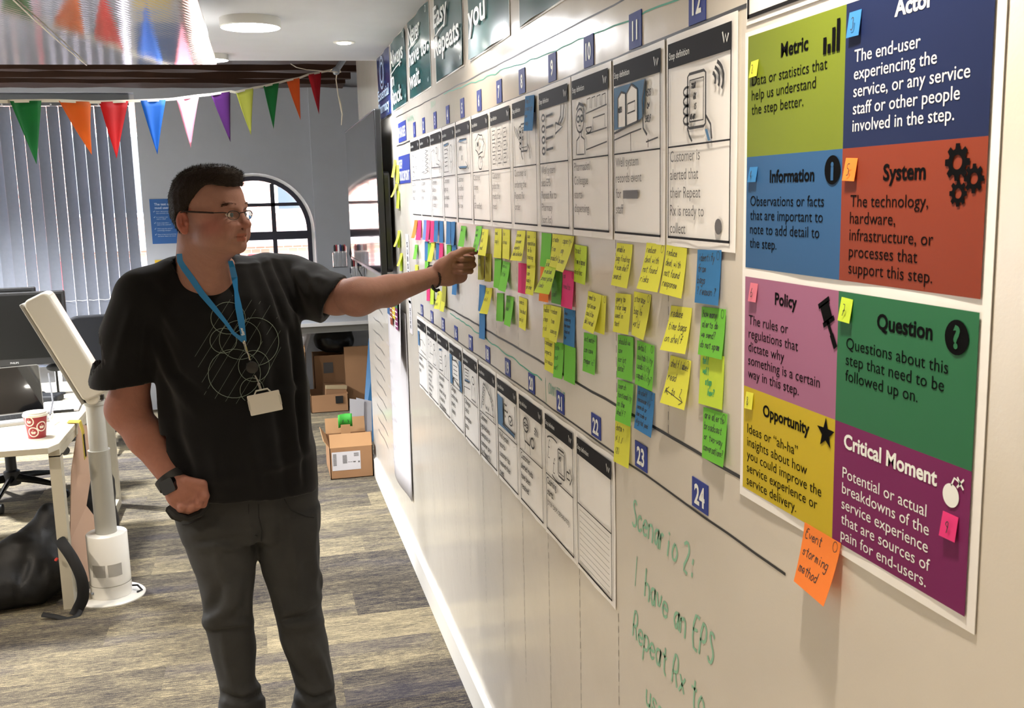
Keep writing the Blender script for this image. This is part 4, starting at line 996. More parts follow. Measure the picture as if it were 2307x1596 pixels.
for i, (c, y, z, wd, h, l1, l2, tl, tx) in enumerate(NOTES):
    base = .0012+.0006*(i % 6)
    if z > 1.9 and y < 3: base = .007
    if y < 1.1: base = .004
    if tx.startswith('planned'): base = .008
    if tx.startswith('expectation'): base = .003
    root = thing('sticky_note', LBL.get(i, 'sticky note'), 'sticky note', M=wall_frame(y, z, base), group='sticky notes on the whiteboard wall')
    if l1 <= .0035 and l2 <= .0035: l1 = l2 = .003+.0015*(i % 3)
    n = 7; m_ = 2; vs = []; fs = []
    def P(u, v, top=0.0):
        # u 0..1 across, v 0..1 downwards
        return (wd*u, tl*u-h*v, curl(v, l1, l2, u)+top)
    for top in (0, .00022):
        for j in range(n+1):
            for k in range(m_+1): vs.append(P(k/m_, j/n, top))
    o_ = (n+1)*(m_+1)
    for j in range(n):
        for k in range(m_):
            a = j*(m_+1)+k; fs.append((a, a+1, a+m_+2, a+m_+1)); fs.append((o_+a, o_+a+m_+1, o_+a+m_+2, o_+a+1))
    b_ = list(range(m_+1))+[j*(m_+1)+m_ for j in range(1, n+1)]+[n*(m_+1)+k for k in range(m_-1, -1, -1)]+[j*(m_+1) for j in range(n-1, 0, -1)]
    for q in range(len(b_)): p1_, p2_ = b_[q], b_[(q+1) % len(b_)]; fs.append((p2_, p1_, o_+p1_, o_+p2_))
    s = MB(); s.add(vs, fs); s.build('paper', notemat(c), root, smooth=True)
    if tx:
        t = MB(); ln = tx.split('|'); rnd = random.Random(i); big = (y < 1.1)
        gap = .84/max(len(ln), 3); hh = min(.0125, h*gap*.70) if not big else .0125
        for j, l in enumerate(ln):
            f = lambda x, yy, zz: (x, tl*x/wd+yy, curl(-yy/h, l1, l2, x/wd)+.0006)
            pen_text(t, l, wd*.07, -h*(.06+gap*j)-hh, hh, .0012 if not big else .0012, f=f, width=wd*.88, xs=.74, rnd=rnd, jit=.35)
        if '(8)' not in tx and l1 < .02 and i % 2 == 0 and y < 2.5:
            f = lambda x, yy, zz: (x, tl*x/wd+yy, curl(-yy/h, l1, l2, x/wd)+.0006)
            t.stroke([(wd*.88+.0045*math.cos(a*math.pi/6), -h*.1+.006*math.sin(a*math.pi/6)) for a in range(13)], .0008, 0, f)
        if tx.startswith('shelf'):
            f = lambda x, yy, zz: (x, tl*x/wd+yy, curl(-yy/h, l1, l2, x/wd)+.0006)
            t.stroke([(.01, -h*.72), (.068, -h*.86)], .0012, 0, f); t.stroke([(.016, -h*.64), (.009, -h*.72), (.018, -h*.8)], .0012, 0, f); t.stroke([(.06, -h*.78), (.069, -h*.86), (.058, -h*.93)], .0012, 0, f)
        t.build('handwriting', M_PEN, root)
    if c == 'lime' and abs(z-1.484) < .01:
        t = MB()
        for j, (l, x0) in enumerate((('tell', .008), ('well', .01), ('stop', .02), ('how?', .03))):
            pen_text(t, l, x0, -h*(.2+.2*j), .011, .0022, f=lambda x, yy, zz: (x, tl*x/wd+yy, curl(-yy/h, l1, l2, x/wd)+.0007), rnd=random.Random(j))
        t.build('green_handwriting', mat('bright_green_marker', '#2fa05a', rough=.5), root)

# ---------------------------------------------------------------- papers at the far end
rt = thing('flipchart_sheet', 'tall white flipchart paper with faint handwriting hanging at the far end of the wall', 'paper', M=wall_frame(5.13, 1.20, .0015))
s = MB()
nx_, ny_ = 8, 10; vs = []; 
for j in range(ny_+1):
    for i in range(nx_+1):
        u, v = i/nx_, j/ny_; yb = -(.93-.05*u) ; vs.append((.66*u, yb*v, .004+.006*math.sin(5*u)*v+.01*v*v*u))
s.add(vs, [(j*(nx_+1)+i, (j+1)*(nx_+1)+i, (j+1)*(nx_+1)+i+1, j*(nx_+1)+i+1) for j in range(ny_) for i in range(nx_)])
so_ = s.build('paper', M_PAPERM, rt, smooth=True); sm = so_.modifiers.new('t', 'SOLIDIFY'); sm.thickness = .0006
t = MB(); rnd = random.Random(3)
for j in range(9): pen_text(t, ['what does the', 'customer need', 'collect order', 'store pick up', 'team script', 'find bag fast', 'hand over', 'exempt or pay', 'confirm'][j], .05+.03*(j % 3), -.22-.075*j, .022, .0022, .022, rnd=rnd, width=.5)
t.build('handwriting', mat('faint_pencil', '#a29ca6', rough=.7), rt)
rt = thing('mini_legend_sheet', 'white sheet with a small coloured copy of the legend, far end of wall', 'paper', M=wall_frame(4.90, 1.36, .024))
s = MB(); s.add([(0, 0, 0), (.44, 0, 0), (.42, -.44, .01), (0, -.32, .0)]+[(0, 0, .0008), (.44, 0, .0008), (.42, -.44, .0108), (0, -.32, .0008)], [(3, 2, 1, 0), (4, 5, 6, 7)[::1], (0, 1, 5, 4), (1, 2, 6, 5), (2, 3, 7, 6), (3, 0, 4, 7)]); s.build('paper', M_PAPERM, rt)
cols8 = [('actor', 0, 0), ('policy', 1, 0), ('question', 2, 0), ('info', 0, 1), ('system', 1, 1), ('opp', 2, 1)]
for key, x0, x1, y0, y1 in (('info', .03, .13, -.20, -.05), ('policy', .13, .30, -.12, -.03), ('question', .30, .41, -.14, -.02), ('system', .13, .22, -.24, -.12), ('opp', .22, .32, -.20, -.10), ('crit', .32, .41, -.24, -.14)):
    s = MB(); s.quad(x0, x1, y0, y1, .0135); s.build('colour_panel', cm(key), rt)
    t = MB()
    for j in range(4): t.quad(x0+.01, x1-.015, y1-.02-j*.022, y1-.014-j*.022, .0145)
    t.build('printed_lines', M_WINK, rt)

# ---------------------------------------------------------------- television and its bits
TVX = .540; tv = thing('television', 'large flat television on a bracket at the far end of the whiteboard wall', 'television', (TVX, 5.45, 1.72))
M_TVB = mat('black_plastic', '#101011', rough=.35)
M_SCR = mat('dark_glass_screen', '#0d0d0f', rough=.03, spec=1.0, coat=1)
ty0, ty1, tz0, tz1 = -.77, .78, -.37, .40
s = MB(); s.rbox(0, .028, ty0, ty1, tz0, tz1, r=.008, axis='x'); bevel(s.build('bezel', M_TVB, tv), .003)
s = MB(); s.box(-.0015, .0, ty0+.012, ty1-.012, tz0+.02, tz1-.012); s.build('screen', M_SCR, tv)
s = MB(); s.box(-.003, .001, ty0, ty1, tz1-.006, tz1-.002); s.box(-.003, .001, ty0, ty1, tz0+.002, tz0+.016); s.build('silver_trim', mat('brushed_silver', '#b9babd', rough=.25, metal=.9), tv)
s = MB(); s.rbox(.028, .062, ty0+.03, ty1-.25, tz0+.02, .12, r=.03, axis='x'); bevel(s.build('rear_housing', M_TVB, tv), .008)
s = MB(); s.box(.05, .078, -.2, .2, -.2, .15); s.build('wall_bracket', mat('black_steel', '#141414', rough=.5), tv)
cb = MB(); pts = [Vector((.56, 6.22, 1.52)), Vector((.545, 6.25, 1.44)), Vector((.535, 6.27, 1.38)), Vector((.545, 6.26, 1.33)), Vector((.57, 6.23, 1.36))]
cb.tube(pts, .005, n=6); tag(cb.build('looped_cable', mat('black_cable', '#151515', rough=.5)), 'black cable looping out behind the far edge of the television', 'cable')
cb = MB(); a = at(811, 588, 5.9); b_ = at(821, 636, 5.9); cb.tube([a, a+Vector((-.012, 0, -.05)), b_-Vector((.01, 0, -.03)), b_], .003, n=6); tag(cb.build('hanging_cable', MATS['black_cable']), 'thin black cable hanging below the television', 'cable')
# transparent holders with marker pens
M_ACR = mat('clear_acrylic', '#dfe3e8', rough=.08, trans=.85)
for hi, (yy, xc, zc, n_) in enumerate([(6.16, .562, 1.27, 5), (6.28, .47, 1.36, 6)]):
    hd = thing('pen_holder', '%s clear acrylic holder of marker pens under the far edge of the television' % ['lower', 'upper'][hi], 'pen holder', (xc, yy, zc-.06), group='acrylic pen holders')
    s = MB(); s.box(-.04, .045, -.03, .03, 0, .003); s.box(-.04, -.037, -.03, .03, 0, .09); s.box(-.04, .045, -.03, -.028, 0, .09); s.box(-.04, .045, .028, .03, 0, .09); s.box(.043, .045, -.03, .03, 0, .13); s.build('tray', M_ACR, hd)
    if hi == 0: s = MB(); s.box(.045, .075, -.005, .005, .1, .13); s.build('mounting_tab', M_ACR, hd)
    for j in range(n_):
        colr = ['black', 'red', 'white', 'blue', 'black', 'red'][j]
        pr_ = thing('marker_pen', '%s marker pen standing in the %s pen holder, %s slot' % (colr, ['lower', 'upper'][hi], ['first', 'second', 'third', 'fourth', 'fifth', 'sixth'][j]), 'marker pen', (xc-.028+.0125*j, yy-.008+.012*(j % 2), zc-.056), group='marker pens in the holders')
        pr_.rotation_euler = (math.radians((-1)**j*2), 0, 0)
        s = MB(); s.lathe([(.0065, 0), (.0065, .095)], 10); s.build('barrel', mat('marker_barrel', '#d8d5d5', rough=.4), pr_, smooth=True)
        s = MB(); s.lathe([(.007, .095), (.007, .125), (.004, .135)], 10); s.build('cap', mat('marker_cap_'+colr, {'black': '#161616', 'red': '#b23a40', 'white': '#e0d8da', 'blue': '#2d3f7c'}[colr], rough=.35), pr_, smooth=True)
# ================================================================== ceiling lamps
M_LAMP = mat('lit_lamp_diffuser', '#fff6ea', emit=9)
M_LAMPC = mat('lit_lamp_diffuser_cool', '#f4f8ff', emit=9)
def disc_light(x, y, r, z, label, e, th=.03):
    o = thing('disc_ceiling_light', label, 'ceiling light', (x, y, z))
    s = MB(); s.lathe([(r, 0), (r, -th), (r*.97, -th-.004), (r*.96, -th+.002)], 48); s.build('rim', M_WHITE, o, smooth=True)
    s = MB(); s.lathe([(r*.95, -th+.004), (r*.95, -th-.003), (r*.3, -th-.005)], 48); s.build('diffuser', M_LAMPC, o, smooth=True)
    add_light('disc_lamp_light', 'AREA', (x, y, z-th-.012), e, COOL, r*1.8, aim=(x, y, 0))
disc_light(.015, 4.056, .113, CZ, 'round white disc light on the ceiling beside the glossy panel, the one in full view', 9)
disc_light(-.165, 5.05, .075, CZ, 'round white disc light at the ceiling edge, half hidden by the glossy panel', 4, th=.022)
for i, (y, e, c) in enumerate([(4.61, 5.2, COOL), (2.76, 2.4, WARM), (.9, 6, WARM), (-.9, 6, WARM)]):
    if i < 2 or True:
        o = thing('recessed_downlight', ['small recessed spotlight shining beside the far end of the whiteboard wall', 'small recessed spotlight above the storyboard, outside the picture', 'small recessed spotlight above the colour legend, outside the picture', 'small recessed spotlight behind the camera'][i], 'ceiling light', (.413, y, CZ))
        s = MB(); s.lathe([(.030, -.004), (.045, -.004), (.048, 0)], 32, cap=False); s.build('trim_ring', M_WHITE, o, smooth=True)
        s = MB(); s.lathe([(.032, -.002), (.028, -.007), (.01, -.008)], 24); s.build('lamp', mat('lit_spot_lamp', '#fffaf0', emit=22), o, smooth=True)
        add_light('spot_lamp_light', 'SPOT', (.413, y, CZ-.02), e*6.0, c, .035, aim=(.45, y, 0), spot=115, blend=.9)

# ================================================================== bunting
A_ = at(20, 229, 4.1); B_ = at(750, 155, 6.5)
def on_line(px, py):
    n = Vector((B_.y-A_.y, -(B_.x-A_.x), 0)); p = at(px, py, 1.0); o = Vector((0, 0, CAM_H)); r = p-o
    return o+r*((A_-o).dot(n)/r.dot(n))
bn = thing('bunting', 'string of coloured triangular pennants hanging across the room to the ceiling bracket', 'bunting', on_line(370, 225))
BO = bn.location.copy()
FL = [('green', '#1f8a45', (17, 228), (90, 227), (82, 370), 0), ('orange', '#ec7a22', (131, 227), (206, 230), (215, 349), .5), ('red', '#e0242a', (224, 230), (287, 228), (266, 357), .2), ('blue', '#0f6fd2', (313, 227), (369, 225), (359, 348), .3),
      ('pink', '#f0a8bd', (394, 223), (444, 216), (434, 333), .3), ('purple', '#5a2470', (474, 213), (520, 206), (523, 320), .3), ('yellow', '#d6da66', (530, 208), (572, 198), (572, 304), .5), ('green', '#1f8a55', (590, 195), (626, 187), (620, 290), .3),
      ('orange', '#ee7432', (644, 182), (676, 175), (683, 270), .5), ('red', '#c42030', (694, 168), (722, 163), (722, 257), .3)]
M_TAPE = mat('cream_bunting_tape', '#e9e2d0', rough=.8)
pts = [on_line(-160, 226), on_line(-60, 228), on_line(20, 229)]
for c, h, a, b, t, cu in FL: pts += [on_line(*a), on_line(*b)]
pts += [on_line(745, 158)]
s = MB()
for p, q in zip(pts[:-1], pts[1:]):
    p, q = p-BO, q-BO; u = Vector((0, 0, .006)); n = Vector((.001, -.001, 0))
    s.add([p-u-n, q-u-n, q+u-n, p+u-n, p-u+n, q-u+n, q+u+n, p+u+n], [(0, 1, 2, 3), (7, 6, 5, 4), (0, 4, 5, 1), (2, 6, 7, 3)])
s.build('tape', M_TAPE, bn)
def flag(c, hx, a, b, t, cu):
    P0, P1, T = on_line(*a)-BO, on_line(*b)-BO, on_line(*t)-BO; n = 8; m = 6; vs = []; fs = []
    nd = Vector((B_.y-A_.y, -(B_.x-A_.x), 0)).normalized()
    dn = (P1-P0).normalized()
    for j in range(n+1):
        v = j/n
        for i in range(m+1):
            u = i/m; Lp = P0*(1-v)+T*v; Rp = P1*(1-v)+T*v
            p = Lp*(1-u)+Rp*u
            p = p-nd*(.010*math.sin(2.2*u*math.pi+len(c))*(1-v)*1.0+cu*.035*v*v)+dn*(-cu*.022*math.sin(math.pi*v)); vs.append(p)
    for j in range(n):
        for i in range(m): k = j*(m+1)+i; fs.append((k, k+1, k+m+2, k+m+1))
    s = MB(); s.add(vs, fs); m_ = mat(c+'_pennant_'+hx[1:3], hx, rough=.8, bump=.2, bscale=400)
    nt_ = m_.node_tree
    if not nt_.nodes.get('tl'):
        pr_ = nt_.nodes['Principled BSDF']; tl = nt_.nodes.new('ShaderNodeBsdfTranslucent'); tl.name = 'tl'; tl.inputs[0].default_value = hexc(hx); mx_ = nt_.nodes.new('ShaderNodeMixShader'); mx_.inputs[0].default_value = .35
        nt_.links.new(pr_.outputs[0], mx_.inputs[1]); nt_.links.new(tl.outputs[0], mx_.inputs[2]); nt_.links.new(mx_.outputs[0], nt_.nodes['Material Output'].inputs[0])
    o = s.build('flag', m_, bn, smooth=True); o['label'] = c+' pennant'; sl_ = o.modifiers.new('t', 'SOLIDIFY'); sl_.thickness = .0007
for q in FL: flag(*q)
flag('purple', '#5a2470', (-60, 228), (-2, 229), (-25, 370), .2); flag('yellow', '#d6da66', (-160, 226), (-80, 228), (-115, 375), .2)
s = MB(); P = on_line(745, 158)
s.tube([P-BO, at(757, 152, 6.2)-BO, at(768, 162, 6.2)-BO], .004, n=6)
s.tube([at(760, 157, 6.2)-BO, at(757, 180, 6.2)-BO, at(762, 215, 6.2)-BO, at(767, 235, 6.2)-BO, at(771, 258, 6.2)-BO, at(769, 282, 6.2)-BO], .004, n=6, rs=[.004, .003, .003, .006, .005, .003])
s.tube([at(655, 144, 5.4)-BO, at(668, 152, 5.6)-BO, at(690, 157, 5.9)-BO, at(725, 160, 6.1)-BO, at(768, 163, 6.2)-BO], .0025, n=6)
s.build('knotted_end', M_TAPE, bn)

# ================================================================== far end: worktop, posters, boxes
M_LAM = mat('white_laminate', '#dcdad6', rough=.35, var=.01)
M_CARD = mat('brown_cardboard', '#9a7350', rough=.85, var=.05, vscale=5, bump=.2, bscale=60)
M_CARDL = mat('pale_cardboard', '#c09468', rough=.85, var=.05, vscale=5)
M_BLK = mat('matt_black_plastic', '#141415', rough=.5)
wt = thing('worktop', 'long white worktop along the far wall under the windows', 'worktop', (-.8, 8.42, 0))
s = MB(); s.box(-2.3, 2.28, -.34, .32, .712, .742); bevel(s.build('top', M_LAM, wt), .003)
s = MB(); s.box(-2.2, 2.2, -.30, -.28, .655, .712); s.build('front_rail', mat('grey_steel_rail', '#77756f', rough=.5), wt)
for x in (-2.2, -.75, 2.2):
    s = MB(); s.box(x-.025, x+.025, -.30, -.25, 0, .712); s.box(x-.025, x+.025, .24, .29, 0, .712); s.build('leg', M_LAM, wt)
po = thing('wall_poster', 'blue poster with white text on the far wall beside the blind', 'poster', M=Matrix(((1, 0, 0, -.857), (0, 0, -1, YF-.002), (0, 1, 0, 1.752), (0, 0, 0, 1))))
s = MB(); s.box(0, .37, -.365, 0, 0, .0015); s.build('sheet', mat('blue_poster', '#2a5f9e', rough=.5), po)
t = MB(); wraptext(t, ['The test of', 'good user need'], .035, -.052, .019, .029, bold=.02, z=.0025)
for j, (a, b) in enumerate((('Have I demonstrated that', 'they currently need it?'), ('Is it testing a user', 'need or what?'), ('Does it describe a', 'need or the solution?'), ('Will it stay the same if', 'technology changes?'), ('Does it help me in priorities', 'and know when I am done?'))):
    wraptext(t, [a, b], .045, -.105-.047*j, .009, .015, z=.0025); t.stroke([(.024, -.10-.047*j), (.028, -.106-.047*j), (.036, -.094-.047*j)], .003, .0025)
t.build('printed_text', mat('pale_poster_print', '#c9d8ea', rough=.5), po)
po = thing('yellow_sign', 'yellow notice with a thin black border on the far wall below the blue poster', 'sign', M=Matrix(((1, 0, 0, -.852), (0, 0, -1, YF-.002), (0, 1, 0, 1.255), (0, 0, 0, 1))))
s = MB(); s.box(0, .30, -.21, 0, 0, .0015); s.build('sheet', mat('yellow_notice', '#d9b42e', rough=.5), po)
t = MB()
for q in ((.018, .282, -.022, -.018), (.018, .282, -.192, -.188), (.018, .022, -.192, -.018), (.278, .282, -.192, -.018)): t.quad(q[0], q[1], q[2], q[3], .0022)
for j in range(2): t.stroke([(.03, -.04-.014*j), (.04, -.036-.014*j), (.036, -.048-.014*j)], .003, .0022)
t.build('printed_border', M_INK, po)

def openbox(name, label, x0, x1, y0, y1, h, m=None, flaps=(), group=None, extra=None, t=.005):
    m = m or M_CARD; r = thing(name, label, 'box', ((x0+x1)/2, (y0+y1)/2, 0), group=group); a, b = (x1-x0)/2, (y1-y0)/2
    s = MB(); s.box(-a, a, -b, b, 0, t); s.box(-a, a, -b, -b+t, 0, h); s.box(-a, a, b-t, b, 0, h); s.box(-a, -a+t, -b, b, 0, h); s.box(a-t, a, -b, b, 0, h); s.build('walls', m, r)
    for side, ln, ang in flaps:
        s = MB(); L = {'f': a, 'b': a, 'l': b, 'r': b}[side]; s.box(-L+.004, L-.004, 0, t*.6, 0, ln)
        o = s.build('flap', M_CARDL, r)
        rz = {'f': 0, 'b': math.pi, 'l': -math.pi/2, 'r': math.pi/2}[side]
        pos = {'f': (0, -b, h), 'b': (0, b, h), 'l': (-a, 0, h), 'r': (a, 0, h)}[side]
        o.matrix_local = Matrix.Translation(pos)@Matrix.Rotation(rz, 4, 'Z')@Matrix.Rotation(math.radians(ang), 4, 'X')
    return r
bx = openbox('shipping_box', 'large open brown cardboard box with a white shipping label by the end of the baseboard', .335, .60, 6.10, 6.50, .20, flaps=[('f', .085, -22), ('b', .10, 18), ('l', .06, 35)])
lb = MB(); lb.box(-.12, .055, -.2015, -.2003, .055, .172); lo = lb.build('shipping_label', M_PAPERM, bx)
t = MB(); fm = lambda x, y, z: (x, -.2022, y)
for k in range(9): t.add([fm(-.113, .160-.0085*k, 0), fm(-.092, .160-.0085*k, 0), fm(-.092, .155-.0085*k, 0), fm(-.113, .155-.0085*k, 0)], [(0, 3, 2, 1)])
for k in range(12): t.add([fm(-.055, .150-.0045*k, 0), fm(-.028, .150-.0045*k, 0), fm(-.028, .1475-.0045*k, 0), fm(-.055, .1475-.0045*k, 0)], [(0, 3, 2, 1)])
for k in range(4): t.add([fm(.015, .16-.006*k, 0), fm(.045, .16-.006*k, 0), fm(.045, .157-.006*k, 0), fm(.015, .157-.006*k, 0)], [(0, 3, 2, 1)])
t.add([fm(.01, .108, 0), fm(.025, .108, 0), fm(.025, .101, 0), fm(.01, .101, 0)], [(0, 3, 2, 1)]); t.add([fm(.04, .108, 0), fm(.05, .108, 0), fm(.05, .098, 0), fm(.04, .098, 0)], [(0, 3, 2, 1)])
put_text(t, 'PRIORITY', -.022, .102, .006, f=lambda x, y, z: fm(x, y, z)); t.build('printed_marks', M_SOFT, bx)
gs = thing('green_paper', 'bright green curled paper with black pen marks standing up in the shipping box', 'paper', (.462, 6.40, .155))
s = MB(); vs = []
for j in range(2):
    for i in range(7): u = i/6; vs.append((-.045+.09*u, .012*math.sin(math.pi*u)-.0, .10+j*.085+.006*math.sin(2*u)))
s.add(vs, [(i, i+1, i+8, i+7) for i in range(6)]); go_ = s.build('sheet', mat('bright_green_paper', '#3fae3a', rough=.6), gs, smooth=True); go_.modifiers.new('t', 'SOLIDIFY').thickness = .001
s = MB(); s.box(-.03, .03, .0, .004, 0, .12); s.build('backing_card', M_CARDL, gs)
s = MB(); s.stroke([(-.02, .135), (-.012, .145), (-.018, .15), (-.008, .152)], .004, 0, lambda x, y, z: (x, -.003, y)); s.stroke([(.018, .132), (.022, .142), (.016, .152)], .004, 0, lambda x, y, z: (x, -.003, y)); s.build('pen_marks', M_PEN, gs)
wp = thing('white_card_stack', 'white folded card leaning at the end of the whiteboard wall above the shipping box', 'card', (.56, 6.62, 0))
s = MB(); s.prism([(-.06, .0), (.03, .0), (.05, .38), (-.045, .40)], -.004, .0, M=Matrix(((1, 0, 0, 0), (0, 0, 1, 0), (0, 1, 0, 0), (0, 0, 0, 1)))); s.build('front_sheet', M_PAPERM, wp)
s = MB(); s.prism([(-.01, .0), (.09, .0), (.1, .37), (.0, .40)], .012, .016, M=Matrix(((1, 0, 0, 0), (0, 0, 1, 0), (0, 1, 0, 0), (0, 0, 0, 1)))); s.build('rear_sheet', M_PAPERM, wp)
bf = MB(); a, b, c, d = at(812, 930, 7.0), at(838, 930, 7.0), at(852, 745, 7.4), at(831, 765, 7.4)
a.z = b.z = .0; bf.add([a, b, c, d]+[q+Vector((0, .02, 0)) for q in (a, b, c, d)], [(0, 1, 2, 3), (7, 6, 5, 4), (0, 4, 5, 1), (1, 5, 6, 2), (2, 6, 7, 3), (3, 7, 4, 0)])
tag(bf.build('foam_board', mat('blue_foam_board', '#1e5f8c', rough=.5)), 'blue foam board leaning behind the end of the whiteboard wall', 'board')
def P8(px, py, Y=8.0): return at(px, py, Y)
q0, q1 = P8(702, 930, 8.12), P8(786, 924, 8.12)
openbox('low_box', 'low open brown box with a black printed symbol on the floor under the worktop', q0.x, q1.x, 8.12, 8.42, .145, flaps=[('l', .10, 30)])
s = MB(); X = P8(765, 905, 8.1).x; s.box(X-.03, X+.03, 8.112, 8.118, .07, .13); tag(s.build('printed_symbol', M_BLK), None); s_ = bpy.data.objects['printed_symbol']; s_.parent = bpy.data.objects['low_box']; s_.matrix_parent_inverse = Matrix.Translation((-(q0.x+q1.x)/2, -8.27, 0))
r1 = thing('small_carton', 'small closed brown carton with a pale strip lying in the low open box', 'box', (P8(752, 890, 8.2).x, 8.28, .01)); r1.rotation_euler = (0, math.radians(5), math.radians(6))
s = MB(); s.box(-.085, .085, -.09, .09, 0, .19); s.build('carton', M_CARD, r1); s = MB(); s.box(-.086, .086, -.092, -.05, .165, .192); s.build('packing_strip', mat('pale_tape', '#b09c78', rough=.6), r1)
q0, q1 = P8(712, 920, 8.45), P8(782, 920, 8.45)
openbox('tall_box', 'tall brown box behind the low box, the black bag slumped on top', q0.x, q1.x, 8.44, 8.70, .42, flaps=[('r', .12, 10)])
s = MB(); s.box(-.05, .03, -.1335, -.131, .27, .36); o = s.build('paper_label', M_SOFT, bpy.data.objects['tall_box'])
s = MB(); a, b = P8(783, 905, 8.2), P8(824, 900, 8.2); s.box(a.x, b.x+.05, 8.3, 8.34, 0, .50); tag(s.build('cardboard_sheet', M_CARD), 'upright brown cardboard sheet right of the boxes under the worktop', 'cardboard')
q = openbox('flap_box', 'tall cardboard box holding rolled papers, left of the black bag', P8(630, 900, 8.0).x, P8(696, 900, 8.0).x, 8.16, 8.46, .50, flaps=[('r', .22, -62), ('f', .12, -35)])
for i, (px, py, px2, py2, r, lab) in enumerate([(686, 745, 668, 800, .036, 'nearest and thickest'), (665, 748, 652, 790, .026, 'left'), (697, 742, 684, 790, .022, 'rear')]):
    a, b = P8(px, py, 8.20+.075*i), P8(px2, py2, 8.22+.075*i); a.z = min(a.z, .69); d = (a-b).normalized(); b = a-d*.5
    o = thing('paper_roll', 'rolled white paper sticking out of the box under the worktop, %s' % lab, 'paper roll', b, group='paper rolls'); s = MB(); s.tube([Vector((0, 0, 0)), (a-b)*.5, a-b], r, n=18, cap=False); s.tube([(a-b), Vector((0, 0, 0))], r*.85, n=18, cap=False); s.build('roll', M_PAPERM, o, smooth=True)

# ================================================================== left desk
M_DESK = mat('cream_desk_laminate', '#bdb6a3', rough=.38)
DZ = .735
dk = thing('desk', 'white desk with square tube legs at the left edge, cup and laptop on it', 'desk', (-.87, 4.36, 0))
s = MB(); s.prism([(-1.9, 0), (-.03, 0), (0, .07), (.005, 1.66), (-1.9, 1.66)], DZ-.026, DZ); bevel(s.build('top', M_DESK, dk), .002)
for nm, x0 in (('leg_frame', -.047), ('leg_frame', -1.85)):
    s = MB(); s.box(x0, x0+.045, .08, .135, .05, DZ-.055); s.build('leg', M_DESK, dk); s = MB(); s.box(x0, x0+.045, 1.58, 1.635, .05, DZ-.055); s.build('leg', M_DESK, dk)
    s = MB(); s.box(x0, x0+.045, .08, 1.635, 0.0, .05); s.build('floor_rail', M_DESK, dk); s = MB(); s.box(x0, x0+.045, .08, 1.635, DZ-.06, DZ-.026); s.build('top_rail', M_DESK, dk)
s = MB(); s.box(-1.8, -.07, .74, .78, DZ-.08, DZ-.028); s.build('cross_rail', M_DESK, dk)
# cup
cp = atz(84, 985, DZ); cup = thing('paper_cup', 'red and white paper coffee cup with printed coffee cup emblems on the desk', 'cup', (cp.x, cp.y, DZ))
s = MB(); s.lathe([(.036, 0), (.036, .004), (.046, .098)], 40); s.build('body', mat('red_printed_cup', '#9c2a30', rough=.45), cup, smooth=True)
s = MB(); s.lathe([(.049, .094), (.051, .098), (.050, .104), (.046, .106), (.046, .112), (.040, .113), (.030, .108)], 40); s.build('lid', mat('cream_plastic_lid', '#ece6d6', rough=.35), cup, smooth=True)
def wrapcup(b, ang, zc, pts, wd):
    def f(x, y, z):
        zz = zc+y; r = .036+(zz-.004)/.094*.010+.0006+z; a = ang+x/r; return (r*math.sin(a), -r*math.cos(a), zz)
    b.stroke(pts, wd, 0, f)
for k, (ang, zc) in enumerate(((-.15, .030), (-.45, .078), (.75, .052))):
    s = MB(); circ = lambda r, n=20: [(r*math.cos(2*math.pi*i/n), r*math.sin(2*math.pi*i/n)) for i in range(n+1)]
    wrapcup(s, ang, zc, circ(.020), .005); wrapcup(s, ang, zc, [(-.008, .001), (-.006, -.007), (.006, -.007), (.008, .001), (-.008, .001)], .004); wrapcup(s, ang, zc, [(-.007, -.002), (.007, -.002)], .006)
    wrapcup(s, ang, zc, [(.008, 0), (.012, -.002), (.007, -.005)], .0015); wrapcup(s, ang, zc, [(-.002, .004), (.001, .007), (-.001, .010)], .0018); s.build('printed_emblem', mat('cream_print', '#e8dccb', rough=.5), cup)
# laptop
lp = thing('laptop', 'open silver laptop with a dark screen on the desk at the left edge', 'laptop', (atz(108, 926, DZ).x-.005, 5.12, DZ), math.radians(16))
M_AL = mat('silver_aluminium', '#a9a8a5', rough=.35, metal=.7)
s = MB(); s.rbox(-.325, 0, -.225, 0, 0, .014, r=.012); bevel(s.build('base', M_AL, lp), .002)
kb = MB()
for r0 in range(5):
    for c0 in range(13): kb.box(-.305+c0*.0222, -.305+c0*.0222+.0185, -.045-r0*.0205, -.045-r0*.0205+.017, .014, .0158)
tag(kb.build('keyboard', M_BLK, lp), kind='stuff'); s = MB(); s.box(-.31, -.015, -.135, -.02, .0138, .0145); s.build('key_well', M_BLK, lp); s = MB(); s.box(-.22, -.105, -.21, -.145, .0138, .0146); s.build('trackpad', mat('grey_trackpad', '#8d8c89', rough=.4), lp)
s = MB(); s.rbox(-.325, 0, 0, .006, 0, .225, r=.012, axis='y'); o = s.build('lid', M_AL, lp); MLd = Matrix.Translation((0, 0, .014))@Matrix.Rotation(math.radians(-14), 4, 'X'); o.matrix_local = MLd
s = MB(); s.rbox(-.322, -.003, -.001, 0, .004, .221, r=.009, axis='y'); o = s.build('screen', M_SCR, lp); o.matrix_local = MLd
